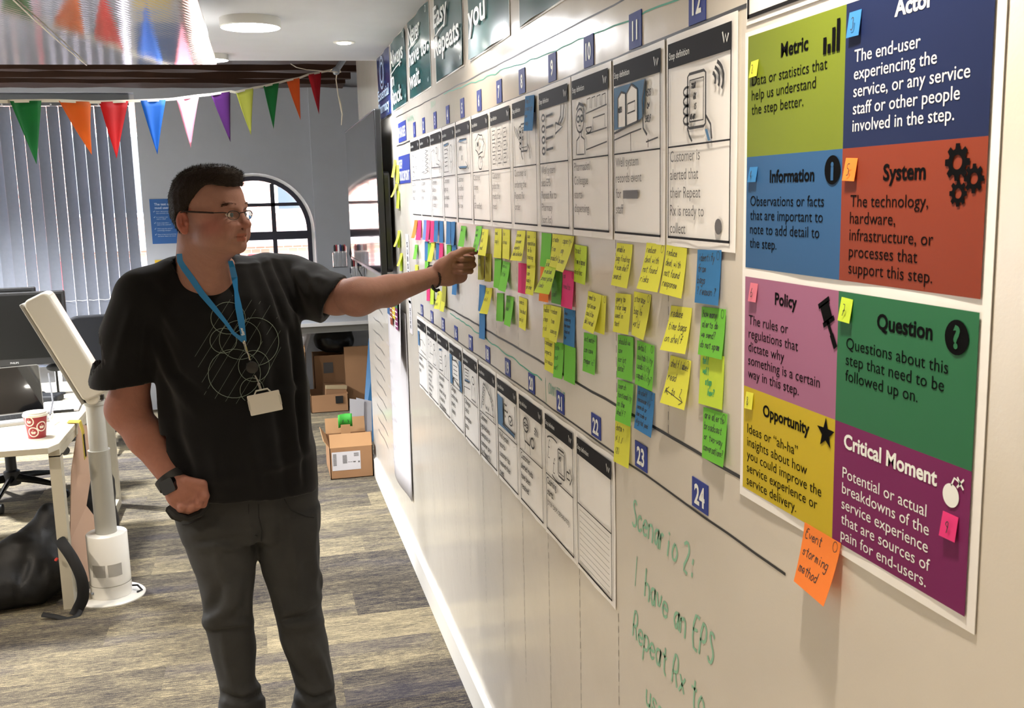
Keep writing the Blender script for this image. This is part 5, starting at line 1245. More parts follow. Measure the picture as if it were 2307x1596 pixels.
# monitors
def monitor(label, x1, y, z0, z1, wd, sc, logo):
    r = thing('monitor', label, 'monitor', (x1, y, DZ)); h0, h1 = z0-DZ, z1-DZ
    s = MB(); s.rbox(-wd, 0, 0, .035, h0, h1, r=.008, axis='y'); bevel(s.build('casing', M_BLK, r), .003)
    s = MB(); s.box(-wd+.015, -.015, -.0012, 0, h0+.035, h1-.015); s.build('screen', sc, r)
    s = MB(); s.box(-wd/2-.03, -wd/2+.03, .035, .06, 0.02, h0+.15); s.build('stand_column', M_BLK, r); s = MB(); s.lathe([(.12, 0), (.12, .012), (.05, .022)], 32, c=(-wd/2, .05, 0)); s.build('stand_foot', M_BLK, r, smooth=True)
    if logo: t = MB(); put_text(t, 'PHILIPS', -wd/2-.0, h0+.011, .009, bold=.02, align='C', f=lambda x, yy, z: (x, -.0015, yy)); t.build('maker_logo', mat('silver_print', '#9a9a9a', rough=.4), r)
    return r
mt = at(143, 655, 5.55); mb0 = at(150, 818, 5.55)
monitor('large black monitor facing the camera behind the laptop', mt.x, 5.55, mb0.z, mt.z, .53, mat('switched_off_screen', '#0e0e0d', rough=.45, spec=.2), True)
m2 = at(77, 647, 5.80); monitor('second black monitor behind the larger one, only its top edge showing', m2.x, 5.80, m2.z-.36, m2.z, .5, MATS['switched_off_screen'], False)
hx_ = atz(125, 903, DZ); s = MB(); s.rbox(-.10, .03, -.06, .05, 0, .035, r=.02); bo = thing('black_pouch', 'flat black pouch on the desk behind the laptop screen', 'pouch', (hx_.x, hx_.y, DZ), math.radians(-12)); bevel(s.build('pouch', mat('soft_black_case', '#232528', rough=.6), bo), .01, 3)
s = MB(); p = at(128, 848, 5.62); bo = thing('desk_headset', 'dark rounded webcam standing on the desk in front of the monitor', 'webcam', (p.x, 5.62, DZ)); s.ball((0, 0, .145), .048, .03, .022, M=None); s.build('body', MATS['soft_black_case'], bo, smooth=True)
s = MB(); s.lathe([(.035, 0), (.035, .006), (.006, .012), (.006, .13)], 20); s.build('stand', M_BLK, bo, smooth=True)
cbl = MB(); pp_ = [atz(108, 935, DZ+.004), atz(118, 930, DZ+.004), atz(125, 938, DZ+.004), atz(132, 950, DZ+.004), atz(120, 958, DZ+.004), atz(106, 955, DZ+.004)]
cbl.tube(pp_, .0025, n=6); tag(cbl.build('white_charging_cable', mat('white_cable', '#e5e3dd', rough=.5)), 'thin white charging cable looping on the desk beside the cup', 'cable')
cbl = MB(); cbl.tube([at(112, 840, 5.5)-Vector((0, .03, 0)), at(114, 870, 5.3), at(119, 905, 5.2), atz(113, 935, DZ+.02)], .004, n=6); tag(cbl.build('grey_video_cable', mat('grey_cable', '#6a6a6c', rough=.5)), 'grey video cable running from the monitor down to the laptop', 'cable')
p0 = atz(128, 925, DZ); ns = thing('notepad', 'white notepad with a dark spine on the desk between laptop and desk edge', 'notepad', (p0.x+.02, p0.y+.06, DZ), math.radians(4)); s = MB(); s.box(-.10, .08, -.13, .13, .003, .012); s.build('pages', M_PAPERM, ns); s = MB(); s.box(-.101, .081, -.131, .131, 0, .003); s.box(-.03, .06, -.133, -.13, 0, .014); s.build('cover', M_BLK, ns)
# yellow strap hanging over the desk edge
M_YEL = mat('yellow_tape', '#a8922a', rough=.6)
ys = thing('yellow_strap', 'yellow strap with black print draped over the right edge of the desk', 'strap', (-.855, 4.95, DZ))
def strip(mb, pts, wv, th=.002):
    for p, q in zip(pts[:-1], pts[1:]):
        p, q = Vector(p), Vector(q); n = (q-p).cross(wv).normalized()*th; w2 = wv/2
        mb.add([p-w2, q-w2, q+w2, p+w2, p-w2+n, q-w2+n, q+w2+n, p+w2+n], [(0, 1, 2, 3), (7, 6, 5, 4), (0, 4, 5, 1), (2, 6, 7, 3), (1, 5, 6, 2), (0, 3, 7, 4)])
s = MB(); strip(s, [(-.06, .45, .004), (.0, .40, .006), (.02, .35, -.03), (.025, .30, -.12)], Vector((.0, .05, .0))); strip(s, [(-.05, -.1, .004), (.004, -.12, .004), (.016, -.14, -.04), (.02, -.16, -.16)], Vector((0, .06, 0))); s.build('band', M_YEL, ys)
s = MB(); strip(s, [(.0225, .35, -.05), (.0275, .31, -.11)], Vector((0, .015, 0))); strip(s, [(.020, -.145, -.05), (.0235, -.16, -.15)], Vector((0, .02, 0))); s.build('black_print', M_INK, ys)
# cardboard sheet leaning on the desk end
cs = MB(); Yc = 4.62
A, B, C, D_, E, F = [at(x, y, yy) for x, y, yy in ((176, 955, 4.90), (198, 960, 5.0), (203, 1075, 4.95), (193, 1140, 4.88), (156, 1222, 4.72), (160, 1060, 4.78))]
G1, G2 = at(216, 1170, 4.92), at(203, 1345, 4.74)
cs.add([A, B, C, D_, E, F, G1, G2], [(0, 1, 2, 5), (5, 2, 3, 4), (3, 6, 7, 4)])
co_ = cs.build('cardboard_offcut', mat('pinkish_cardboard', '#b3937c', rough=.85)); co_.modifiers.new('t', 'SOLIDIFY').thickness = .004
tag(co_, 'pale brown folded cardboard offcut leaning against the desk end behind the air purifier', 'cardboard')

# ================================================================== air purifier
PX, PY = -.735, 4.545
ap = thing('air_purifier', 'tall white and grey pedestal air purifier with a long tilted head beside the desk', 'air purifier', (PX, PY, 0))
M_PW = mat('glossy_white_plastic', '#e9e6de', rough=.22, spec=.5); M_PG = mat('satin_grey_metal', '#aaa89f', rough=.4, metal=.25); M_PH = mat('warm_grey_gloss', '#c9c3b4', rough=.22, spec=.5)
s = MB(); s.lathe([(.142, 0), (.142, .005), (.135, .011), (.02, .012)], 64); s.build('base_plate', M_PW, ap, smooth=True)
s = MB(); s.lathe([(.086, .012), (.086, .068)], 64, cap=False); s.lathe([(.084, .068), (.084, .071)], 64, cap=False); s.lathe([(.086, .071), (.086, .29), (.083, .294), (.04, .295)], 64); s.build('filter_housing', M_PW, ap, smooth=True)
for a0 in (-115, -68):
    s = MB(); vs = []
    for i in range(9):
        a = math.radians(a0-18+40*i/8+0); 
        for z in (.115, .17): vs.append((.0868*math.cos(a), .0868*math.sin(a), z))
    s.add(vs, [(2*i, 2*i+2, 2*i+3, 2*i+1) for i in range(8)]); s.build('air_grille', mat('grey_grille', '#b0ada6', rough=.6), ap, smooth=True)
s = MB(); s.lathe([(.045, .29), (.0445, .66), (.046, .664), (.046, .668)], 40, M=None); s.build('lower_pole', M_PG, ap, smooth=True)
s = MB(); s.lathe([(.0385, .66), (.0375, .865), (.042, .868), (.043, .885), (.03, .89)], 40); s.build('upper_pole', M_PG, ap, smooth=True)
s = MB(); s.lathe([(.030, -.02), (.030, .02)], 24, c=(0, -.03, .905), M=Matrix.Rotation(math.pi/2, 3, 'X')); s.box(-.03, .03, -.03, .03, .88, .93); bevel(s.build('hinge', M_PH, ap), .006, 3)
s = MB(); s.box(-.040, -.020, -.036, .0, .885, .900); s.box(.024, .042, -.03, .0, .892, .910); s.build('hinge_gap', M_BLK, ap)
HM = Matrix.Translation((0.005, 0, .915))@Matrix.Rotation(math.radians(-25), 4, 'Y')
s = MB(); s.rbox(-.045, .065, -.06, .06, -.01, .475, r=.028, axis='y', n=6); o = s.build('head', M_PH, ap); bevel(o, .012, 4); o.matrix_local = HM
s = MB(); s.box(-.060, -.045, -.052, .052, -.012, .470); o = s.build('head_front', mat('grey_front_mesh', '#98958d', rough=.5), ap); bevel(o, .004, 2); o.matrix_local = HM
s = MB(); s.tube([Vector((.08, .02, .03)), Vector((.11, .0, .035)), Vector((.128, -.01, .015)), Vector((.11, -.03, .014))], .0045, n=8); s.build('power_cable', MATS['black_cable'], ap, smooth=True)
s = MB(); s.ball((-.07, -.057, .04), .006); s.build('tiny_screw', MATS['pale_metal'], ap)

# ================================================================== office chairs
def office_chair(label, x, y, rz, seat=True):
    r = thing('office_chair', label, 'chair', (x, y, 0), rz, group='black office chairs')
    for i in range(5):
        a = 2*math.pi*i/5+.3; d = Vector((math.cos(a), math.sin(a), 0))
        s = MB(); s.tube([d*.03+Vector((0, 0, .13)), d*.15+Vector((0, 0, .115)), d*.30+Vector((0, 0, .085))], .02, n=8, rs=[.028, .022, .014], flat=.7); s.build('leg', mat('gloss_black_plastic', '#161616', rough=.22), r, smooth=True)
        s = MB(); nrm = Vector((-d.y, d.x, 0)); s.tube([d*.31+Vector((0, 0, .03))-nrm*.022, d*.31+Vector((0, 0, .03))-nrm*.006], .03, n=16); s.tube([d*.31+Vector((0, 0, .03))+nrm*.006, d*.31+Vector((0, 0, .03))+nrm*.022], .03, n=16); s.build('castor', M_BLK, r, smooth=True)
    s = MB(); s.lathe([(.045, .09), (.045, .17), (.03, .18), (.03, .28), (.018, .29), (.018, .42)], 20); s.build('gas_column', M_BLK, r, smooth=True)
    s = MB(); s.rbox(-.24, .24, -.24, .24, .42, .50, r=.09, n=6); bevel(s.build('seat', mat('black_chair_fabric', '#1b1c20', rough=.9), r), .02, 3)
    s = MB(); s.rbox(-.22, .22, .22, .27, .58, .98, r=.09, axis='y', n=6); bevel(s.build('backrest', MATS['black_chair_fabric'], r), .015, 3)
    s = MB(); s.box(-.03, .03, .20, .26, .42, .66); s.build('back_support', M_BLK, r)
    return r
c_ = atz(18, 1100, .1); office_chair('black office chair on castors standing beyond the desk at the left edge', c_.x, c_.y+.12, .6)
c_ = at(232, 800, 7.55); office_chair('black office chair tucked under the far worktop behind the air purifier', c_.x, 7.5, 3.3)
# ================================================================== smooth solid modelling (signed distances -> one continuous mesh)
class Prim:
    __slots__ = ('fn', 'c', 'r', 'k', 'op')
    def __init__(s, fn, c, r, k=.01, op='u'): s.fn = fn; s.c = np.array(c, float); s.r = float(r); s.k = k; s.op = op
def _v(p): return np.array([p[0], p[1], p[2]], float)
def ell(c, rad, R=None, k=.01, op='u'):
    c = _v(c); rad = np.array(rad, float)
    def fn(p):
        q = p-c
        if R is not None: q = q@R            # columns of R are the local axes
        k0 = np.sqrt(((q/rad)**2).sum(1)); k1 = np.sqrt(((q/(rad*rad))**2).sum(1)); return k0*(k0-1)/np.maximum(k1, 1e-9)
    return Prim(fn, c, rad.max(), k, op)
def cone(a, b, ra, rb, k=.01, op='u', squash=None):
    """tapered limb between two joints; squash=(axis vector, factor) flattens it"""
    a, b = _v(a), _v(b); ba = b-a; L2 = ba@ba
    ax = None
    if squash is not None: ax = _v(squash[0]); ax /= np.linalg.norm(ax)
    def fn(p):
        pa = p-a; h = np.clip(pa@ba/L2, 0, 1); d = pa-h[:, None]*ba
        if ax is not None:
            t = d@ax; d = d+np.outer(t*(1/squash[1]-1), ax)
        return np.sqrt((d*d).sum(1))-(ra+(rb-ra)*h)
    return Prim(fn, (a+b)/2, math.sqrt(L2)/2+max(ra, rb), k, op)
def loft(rows, k=.01, op='u', p_=2.3, cap=.0):
    """rows: (z, xc, yc, halfwidth, halfdepth), z increasing"""
    R = np.array(sorted(rows)); z0, z1 = R[0, 0], R[-1, 0]
    def fn(p):
        z = p[:, 2]; xc, yc, a, b = (np.interp(z, R[:, 0], R[:, i]) for i in (1, 2, 3, 4))
        dx, dy = np.abs(p[:, 0]-xc)/a, np.abs(p[:, 1]-yc)/b
        rr = (dx**p_+dy**p_)**(1/p_); d = (rr-1)*np.minimum(a, b)
        return np.maximum(d, np.maximum(z0-z, z-z1))
    return Prim(fn, (R[:, 1].mean(), R[:, 2].mean(), (z0+z1)/2), math.hypot((z1-z0)/2, R[:, 3].max())+.08, k, op)
def plane(c, n, k=.004):
    """cuts away everything on the side n points to"""
    c, n = _v(c), _v(n); n = n/np.linalg.norm(n)
    return Prim(lambda p: -(p-c)@n, c, 50, k, 's')
def surf(prims, px, py, off=0.0, y0=None, y1=None, n=90):
    cy_ = np.mean([q.c[1] for q in prims if q.r < 40]); y0 = cy_-.4; y1 = cy_+.4
    """first point of the solid met behind a photograph position"""
    a = np.array(at(px, py, y0)); b = np.array(at(px, py, y1)); pts = a+np.linspace(0, 1, n)[:, None]*(b-a); dd = sdf_eval(prims, pts)
    h = np.where(dd < off)[0]
    if not len(h): return pts[int(np.argmin(dd))]
    i = max(int(h[0]), 1); t = (dd[i-1]-off)/(dd[i-1]-dd[i]); return pts[i-1]+(pts[i]-pts[i-1])*np.clip(t, 0, 1)
def fold(prims, pl, wd, amp):
    P = []
    for (a, b), (c, d) in zip(pl[:-1], pl[1:]):
        for k in range(3): P.append(surf(prims, a+(c-a)*k/3, b+(d-b)*k/3))
    P.append(surf(prims, *pl[-1])); return (np.array(P), wd, amp)

def sdf_eval(prims, p, ridges=(), disp=None, cull=None):
    d = np.full(len(p), 1e3)
    c0, rad = (p[0]+p[-1])/2, np.linalg.norm(p[-1]-p[0])/2
    for pr in prims:
        if pr.r < 40 and np.linalg.norm(pr.c-c0)-pr.r*1.3-rad > .06+pr.k*2:
            if pr.op != 'u': continue
            d = np.minimum(d, np.linalg.norm(pr.c-c0)-pr.r*1.3-rad); continue
        e = pr.fn(p); k = pr.k
        if pr.op == 'u':
            if k > 0: h = np.clip(.5+.5*(d-e)/k, 0, 1); d = d+(e-d)*h-k*h*(1-h)
            else: d = np.minimum(d, e)
        else:
            e = -e; h = np.clip(.5-.5*(d-e)/k, 0, 1); d = d+(e-d)*h+k*h*(1-h)
    for Q, wd, amp in ridges:
        if np.linalg.norm(Q-c0, axis=1).min() > .05+3*wd+rad: continue
        best = np.full(len(p), 1e9); bt = np.zeros(len(p)); n = len(Q)-1
        for i in range(n):
            ba = Q[i+1]-Q[i]; pa = p-Q[i]; h = np.clip(pa@ba/max(ba@ba, 1e-12), 0, 1); q = pa-h[:, None]*ba; dd = (q*q).sum(1)
            m = dd < best; best = np.where(m, dd, best); bt = np.where(m, (i+h)/n, bt)
        d = d-amp*np.exp(-best/(wd*wd))*np.sqrt(np.clip(np.sin(math.pi*np.clip(bt, .02, .98)), 0, 1))
    if disp is not None: d = d+disp(p)
    return d

def sdf_mesh(name, prims, lo, hi, vs, ridges=(), disp=None, B=16):
    lo = np.array(lo, float); hi = np.array(hi, float); nb = np.ceil((hi-lo)/(vs*B)).astype(int); NX, NY, NZ = nb*B+4
    idx = np.arange(-1, B+1+1); K = len(idx)                      # samples -1..B+... covering neighbours
    gi, gj, gk = np.meshgrid(idx, idx, idx, indexing='ij'); g = np.stack([gi, gj, gk], -1).reshape(-1, 3)
    vk, vp, quads = [], [], []
    half = vs*B*math.sqrt(3)/2
    for bx in range(nb[0]):
        for by in range(nb[1]):
            for bz in range(nb[2]):
                o = np.array([bx, by, bz])*B; c = lo+(o+B/2)*vs
                cc = np.array([c-1e-6, c, c+1e-6]); d0 = sdf_eval(prims, cc, ridges, None)[1]
                if abs(d0) > half*1.35+.03: continue
                P = lo+(g+o)*vs; D = sdf_eval(prims, P, ridges, disp).reshape(K, K, K)
                S = D < 0
                if S.all() or not S.any(): continue
                # cells -1..B-? : vertex per crossing cell (cells 0..B-1 owned, computed for -1..B-1 for keys)
                C = D[:-1, :-1, :-1], D[1:, :-1, :-1], D[:-1, 1:, :-1], D[1:, 1:, :-1], D[:-1, :-1, 1:], D[1:, :-1, 1:], D[:-1, 1:, 1:], D[1:, 1:, 1:]
                sg = sum((c_ < 0).astype(int) for c_ in C); act = (sg > 0) & (sg < 8)
                act[0] = 0; act[:, 0] = 0; act[:, :, 0] = 0
                ai = np.argwhere(act)                               # index 1..B -> cell 0..B-1
                ai = ai[(ai <= B).all(1)]
                if len(ai):
                    offs = np.array([(0, 0, 0), (1, 0, 0), (0, 1, 0), (1, 1, 0), (0, 0, 1), (1, 0, 1), (0, 1, 1), (1, 1, 1)])
                    dv = np.stack([D[ai[:, 0]+q[0], ai[:, 1]+q[1], ai[:, 2]+q[2]] for q in offs], 1)
                    acc = np.zeros((len(ai), 3)); cnt = np.zeros(len(ai))
                    for e0, e1 in ((0, 1), (2, 3), (4, 5), (6, 7), (0, 2), (1, 3), (4, 6), (5, 7), (0, 4), (1, 5), (2, 6), (3, 7)):
                        m = (dv[:, e0] < 0) != (dv[:, e1] < 0); t = dv[:, e0]/np.where(m, dv[:, e0]-dv[:, e1], 1)
                        pt = offs[e0]+(offs[e1]-offs[e0])*t[:, None]; acc += np.where(m[:, None], pt, 0); cnt += m
                    pos = lo+((ai-1)+o+acc/cnt[:, None])*vs
                    cell = ai-1+o+1; vk.append(cell[:, 0]+NX*(cell[:, 1]+NY*cell[:, 2])); vp.append(pos)
                # edges starting at samples 0..B-1 (array 1..B)
                s = S[1:B+1, 1:B+1, 1:B+1]
                for ax in range(3):
                    sl = [slice(1, B+1)]*3; sl[ax] = slice(2, B+2); s2 = S[tuple(sl)]; e = np.argwhere(s != s2)
                    if not len(e): continue
                    inside = s[e[:, 0], e[:, 1], e[:, 2]]; cell = e+o+1
                    u, w_ = [(1, 2), (2, 0), (0, 1)][ax]; q = []
                    for du, dw in ((-1, -1), (0, -1), (0, 0), (-1, 0)):
                        c2 = cell.copy(); c2[:, u] += du; c2[:, w_] += dw; q.append(c2[:, 0]+NX*(c2[:, 1]+NY*c2[:, 2]))
                    q = np.stack(q, 1); q[~inside] = q[~inside][:, ::-1]; quads.append(q)
    vk = np.concatenate(vk); vp = np.concatenate(vp); Q = np.concatenate(quads); order = np.argsort(vk); vk = vk[order]; vp = vp[order]
    J = np.searchsorted(vk, Q); ok = (J < len(vk)).all(1); J = np.minimum(J, len(vk)-1); ok &= (vk[J] == Q).all(1); J = J[ok]
    me = bpy.data.meshes.new(name); me.vertices.add(len(vp)); me.vertices.foreach_set('co', vp.ravel())
    me.loops.add(J.size); me.loops.foreach_set('vertex_index', J.ravel().astype(np.int32)); me.polygons.add(len(J))
    me.polygons.foreach_set('loop_start', np.arange(0, J.size, 4, dtype=np.int32)); me.polygons.foreach_set('loop_total', np.full(len(J), 4, np.int32))
    me.polygons.foreach_set('use_smooth', np.ones(len(J), bool)); me.update(calc_edges=True); me.validate()
    return me, vp
def relax(me, n=1, f=.5):
    co = np.empty(len(me.vertices)*3); me.vertices.foreach_get('co', co); co = co.reshape(-1, 3); e = np.empty(len(me.edges)*2, np.int64); me.edges.foreach_get('vertices', e); e = e.reshape(-1, 2)
    deg = np.bincount(e.ravel(), minlength=len(co))[:, None]
    for _ in range(n):
        s = np.zeros_like(co)
        for i in range(3): s[:, i] = np.bincount(e[:, 0], co[e[:, 1], i], len(co))+np.bincount(e[:, 1], co[e[:, 0], i], len(co))
        co = co+(s/np.maximum(deg, 1)-co)*f
    me.vertices.foreach_set('co', co.ravel()); me.update(); return co
def mesh_obj(name, me, m, parent):
    for q in (m if isinstance(m, (list, tuple)) else [m]): me.materials.append(q)
    o = bpy.data.objects.new(name, me); COL.objects.link(o)
    if parent: o.parent = parent; o.matrix_parent_inverse = parent.matrix_world.inverted() if False else Matrix.Translation(-parent.location)
    return o
def noise3(p, s, seed=0):
    q = p*s+seed*13.1
    return (np.sin(q[:, 0]*1.7+np.sin(q[:, 1]*2.3+1.3))+np.sin(q[:, 1]*1.9+np.sin(q[:, 2]*2.1+.7))+np.sin(q[:, 2]*2.2+np.sin(q[:, 0]*1.8+2.9)))/3
# ================================================================== the man at the wall
HY = 2.75
hf = _unit([.83, -.56, 0]); hr_ = np.array([-.56, -.83, 0]); hr_ = hr_/np.linalg.norm(hr_); hu = np.array([0, 0, 1.0])
HO = np.array(at(461, 498, HY)); HR = np.stack([hf, hr_, hu], 1)
HS = .89
def hp(f, r, u): return HO+HS*(hf*f+hr_*r+hu*u)
person = thing('person', 'man in black T-shirt and dark jeans reaching out to a green sticky note', 'person', (.0, 2.85, 0))
def hell(c, rad, **k): return ell(hp(*c), np.array(rad)*HS, HR, **k)
def hcone(a, b, ra, rb, **k): return cone(hp(*a), hp(*b), ra*HS, rb*HS, **k)
P = []
# head
P += [hell((.010, 0, .062), (.102, .081, .086), k=0), hell((.058, 0, .052), (.070, .068, .078), k=.02), hell((.060, 0, -.020), (.066, .060, .062), k=.03),
      hell((.040, 0, -.050), (.070, .063, .045), k=.025), hell((.090, 0, -.062), (.038, .036, .034), k=.02), hell((.112, 0, -.076), (.019, .022, .017), k=.015)]
FACE = []
FACE += [hcone((.113, -.034, .040), (.113, .034, .040), .0125, .0125, k=.010), hcone((.122, 0, .030), (.136, 0, -.008), .0085, .0115, k=.009), hell((.146, 0, -.012), (.0125, .0125, .0115), k=.007)]
for s in (-1, 1):
    FACE += [hell((.126, s*.0135, -.016), (.011, .0075, .0075), k=.005), hell((.096, s*.040, -.012), (.030, .026, .026), k=.018), hell((.070, s*.052, -.045), (.045, .018, .03), k=.02)]
    FACE += [hell((.122, s*.033, .018), (.020, .019, .0125), k=.010, op='s'), hell((.104, s*.033, .017), (.0105, .0130, .0115), k=.004)]
    FACE += [hell((.1075, s*.033, .0265), (.0145, .0170, .0065), k=.003), hell((.107, s*.033, .0080), (.0135, .0160, .0052), k=.003)]
FACE += [hcone((.124, -.012, -.034), (.127, 0, -.035), .009, .0105, k=.01), hcone((.124, .012, -.034), (.127, 0, -.035), .009, .0105, k=.01)]
FACE += [hcone((.119, -.023, -.0415), (.1305, 0, -.0385), .0045, .0062, k=.004), hcone((.119, .023, -.0415), (.1305, 0, -.0385), .0045, .0062, k=.004)]
FACE += [hcone((.117, -.021, -.0510), (.1275, 0, -.0525), .005, .0078, k=.004), hcone((.117, .021, -.0510), (.1275, 0, -.0525), .005, .0078, k=.004)]
FACE += [hcone((.114, -.031, -.0460), (.137, 0, -.0455), .0020, .0020, k=.0025, op='s'), hcone((.114, .031, -.0460), (.137, 0, -.0455), .0020, .0020, k=.0025, op='s')]
FACE += [hell((.130, s*.0075, -.0245), (.0055, .0042, .0035), k=.003, op='s') for s in (-1, 1)]
# ears
for s in (-1, 1):
    a = math.radians(-18); R = np.stack([hf*math.cos(.35)+hr_*s*(-math.sin(.35)), hr_*math.cos(.35)+hf*s*math.sin(.35), hu], 1)
    FACE += [ell(hp(-.012, s*.085, .000), (.0165, .0068, .0285), R, k=.004), ell(hp(-.008, s*.0920, .003), (.0100, .0100, .0195), R, k=.002, op='s'), cone(hp(-.014, s*.0860, .016), hp(-.016, s*.0860, -.007), .0028, .0032, k=.002), cone(hp(-.016, s*.0860, -.007), hp(-.008, s*.085, -.016), .0032, .0035, k=.002),
          ell(hp(.002, s*.0865, -.003), (.005, .005, .007), R, k=.003), ell(hp(-.010, s*.080, -.026), (.009, .006, .009), R, k=.006)]
# neck
nb = at(466, 655, 2.87); nt_ = at(455, 540, 2.79)
P += [cone(nb, nt_, .078, .062, k=.02), cone(at(478, 640, 2.81), at(482, 575, 2.77), .040, .036, k=.03), ell(at(497, 562, 2.75), (.042, .040, .024), k=.025), cone(at(425, 600, 2.90), at(428, 530, 2.84), .036, .030, k=.03)]
P += FACE
# trunk under the clothes and shoulders
TY = 2.88
SHR, SHL = at(322, 676, 2.86), at(662, 642, 2.95)
P += [cone(at(460, 665, 2.9), SHR, .05, .050, k=.03), cone(at(500, 655, 2.92), SHL, .05, .050, k=.03)]
P += [ell(at(510, 800, TY), (.17, .10, .26), k=.05), ell(at(530, 1040, TY), (.17, .10, .22), k=.05)]
# right arm, hand in the pocket
ER, WR_ = at(286, 925, 2.86), at(392, 1082, 2.76)
P += [cone(SHR, ER, .051, .053, k=.03), cone(ER, at(330, 985, 2.82), .053, .0495, k=.02), cone(at(330, 985, 2.82), WR_, .050, .033, k=.02, squash=((.3, 1, 0), .92)), ell(at(290, 915, 2.86), (.055, .052, .05), k=.02)]
HRC = at(420, 1116, 2.74)
P += [cone(WR_, at(405, 1105, 2.74), .033, .037, k=.012), ell(HRC, (.048, .028, .046), k=.02), cone(at(402, 1098, 2.73), at(450, 1098, 2.73), .026, .020, k=.012)]
for j, (x0, y0, x1, y1, x2, y2) in enumerate([(449, 1092, 459, 1118, 450, 1140), (440, 1112, 447, 1135, 438, 1148), (425, 1122, 430, 1143, 420, 1150), (408, 1124, 411, 1143, 404, 1150)]):
    a, b, c = at(x0, y0, 2.728), at(x1, y1, 2.708), at(x2, y2, 2.765); r = (.0125, .0125, .0120, .0108)[j]
    P += [cone(a, b, r*1.05, r, k=.007), cone(b, c, r, r*.9, k=.004), cone(c, c+Vector((.0, .035, -.02)), r*.9, r*.75, k=.004)]
P += [cone(at(420, 1085, 2.72), at(456, 1092, 2.715), .0145, .0125, k=.008), cone(at(456, 1092, 2.715), at(463, 1118, 2.72), .0125, .0105, k=.004), cone(at(463, 1118, 2.72), at(458, 1140, 2.74), .0105, .009, k=.004)]
# left arm reaching to the wall
EL, WL_ = at(812, 667, 2.74), at(976, 624, 2.86)
P += [cone(at(662, 668, 2.95), EL, .050, .0475, k=.03), cone(EL, at(875, 656, 2.79), .0475, .042, k=.02), cone(at(875, 656, 2.79), WL_, .042, .0275, k=.02, squash=((0, 1, .2), .88)), ell(at(800, 672, 2.745), (.05, .046, .047), k=.02), ell(at(756, 671, 2.805), (.050, .047, .047), k=.02)]
# left hand: palm towards the camera, three curled fingers, thumb and index pinching
PC = at(1016, 608, 2.865)
P += [cone(WL_, at(1000, 613, 2.862), .0275, .030, k=.012, squash=((0, 1, 0), .8)), ell(PC, (.036, .019, .041), k=.012), ell(at(1000, 602, 2.850), (.026, .018, .026), k=.012), ell(at(1008, 630, 2.852), (.030, .017, .020), k=.012), ell(at(1035, 622, 2.862), (.024, .017, .022), k=.010)]
fing = [((1038, 580), (1064, 583), (1040, 584), (1026, 582), .0088), ((1036, 592), (1066, 597), (1040, 599), (1024, 598), .0090), ((1034, 608), (1060, 611), (1040, 612), (1024, 610), .0084)]
for (m0, p0, q0, t0, r) in fing:
    a, b, c, d = at(m0[0], m0[1], 2.885), at(p0[0], p0[1], 2.868), at(q0[0], q0[1], 2.838), at(t0[0], t0[1], 2.842)
    P += [cone(a, b, r*1.15, r*1.05, k=.006), cone(b, c, r*1.05, r*.98, k=.0022), cone(c, d, r*.98, r*.86, k=.0022)]
P += [cone(at(1036, 570, 2.885), at(1062, 570, 2.885), .0098, .0088, k=.005), cone(at(1062, 570, 2.885), at(1071, 568, 2.866), .0086, .0075, k=.0022), cone(at(1071, 568, 2.866), at(1068, 563, 2.852), .0075, .0066, k=.0022)]
P += [cone(at(992, 602, 2.848), at(1020, 577, 2.842), .0165, .0135, k=.012), cone(at(1020, 577, 2.842), at(1044, 565, 2.842), .0125, .0105, k=.004), cone(at(1044, 565, 2.842), at(1062, 562.5, 2.848), .0100, .0078, k=.003)]
BODY = P
me, vp = sdf_mesh('body', P, (-.58, 2.55, .72), (.66, 3.10, 1.86), .0025)
co = relax(me, 1, .35)
# skin colour as a property of the skin: redder cheeks, ears and knuckles, lips, shaved jaw
L = (co-HO)@HR/HS
base = np.array(hexc('#9a7164')[:3]); colr = np.tile(base, (len(co), 1)).astype(np.float32)
def blend(mask, c, a):
    global colr
    m = np.clip(mask, 0, 1)[:, None]*a; colr = colr*(1-m)+np.array(hexc(c)[:3])*m
def gau(c, s): return np.exp(-(((L-np.array(c))/np.array(s))**2).sum(1))
onhead = (np.abs(L[:, 1]) < .12) & (L[:, 2] > -.13) & (L[:, 0] < .17) & (L[:, 0] > -.13)
blend(gau((.075, .060, -.015), (.045, .04, .035))*onhead, '#a5584e', .55); blend(gau((.075, -.060, -.015), (.045, .04, .035))*onhead, '#a5584e', .55)
blend((np.abs(L[:, 1]) > .074)*(np.abs(L[:, 0]+.012) < .025)*(np.abs(L[:, 2]) < .038)*onhead*1.0, '#a55448', .6)
blend(gau((.142, 0, -.014), (.016, .02, .014))*onhead, '#a86054', .5)
lip = ((L[:, 0] > .1225) & (np.abs(L[:, 1]) < .024) & (L[:, 2] < -.0365) & (L[:, 2] > -.0590)) & onhead
blend(lip*1.0, '#a4604f', .75)
blend(((L[:, 2] < -.03) & (L[:, 2] > -.098) & (L[:, 0] > .0) & ~lip & onhead)*1.0*np.clip((-.03-L[:, 2])/.02, 0, 1), '#8f6e5e', .22)
blend(((co[:, 0] < -.05) & (co[:, 2] < 1.25))*1.0, '#a5624f', .35)
ca = me.color_attributes.new('skin_tone', 'FLOAT_COLOR', 'POINT'); ca.data.foreach_set('color', np.hstack([colr, np.ones((len(colr), 1))]).astype(np.float32).ravel())
M_SKIN = mat('skin', '#c09075', rough=.62, spec=.28, sss=.12, bump=.25, bscale=420)
_n = M_SKIN.node_tree; va = _n.nodes.new('ShaderNodeVertexColor'); va.layer_name = 'skin_tone'
no = _n.nodes.new('ShaderNodeTexNoise'); no.inputs['Scale'].default_value = 60; no.inputs['Detail'].default_value = 4
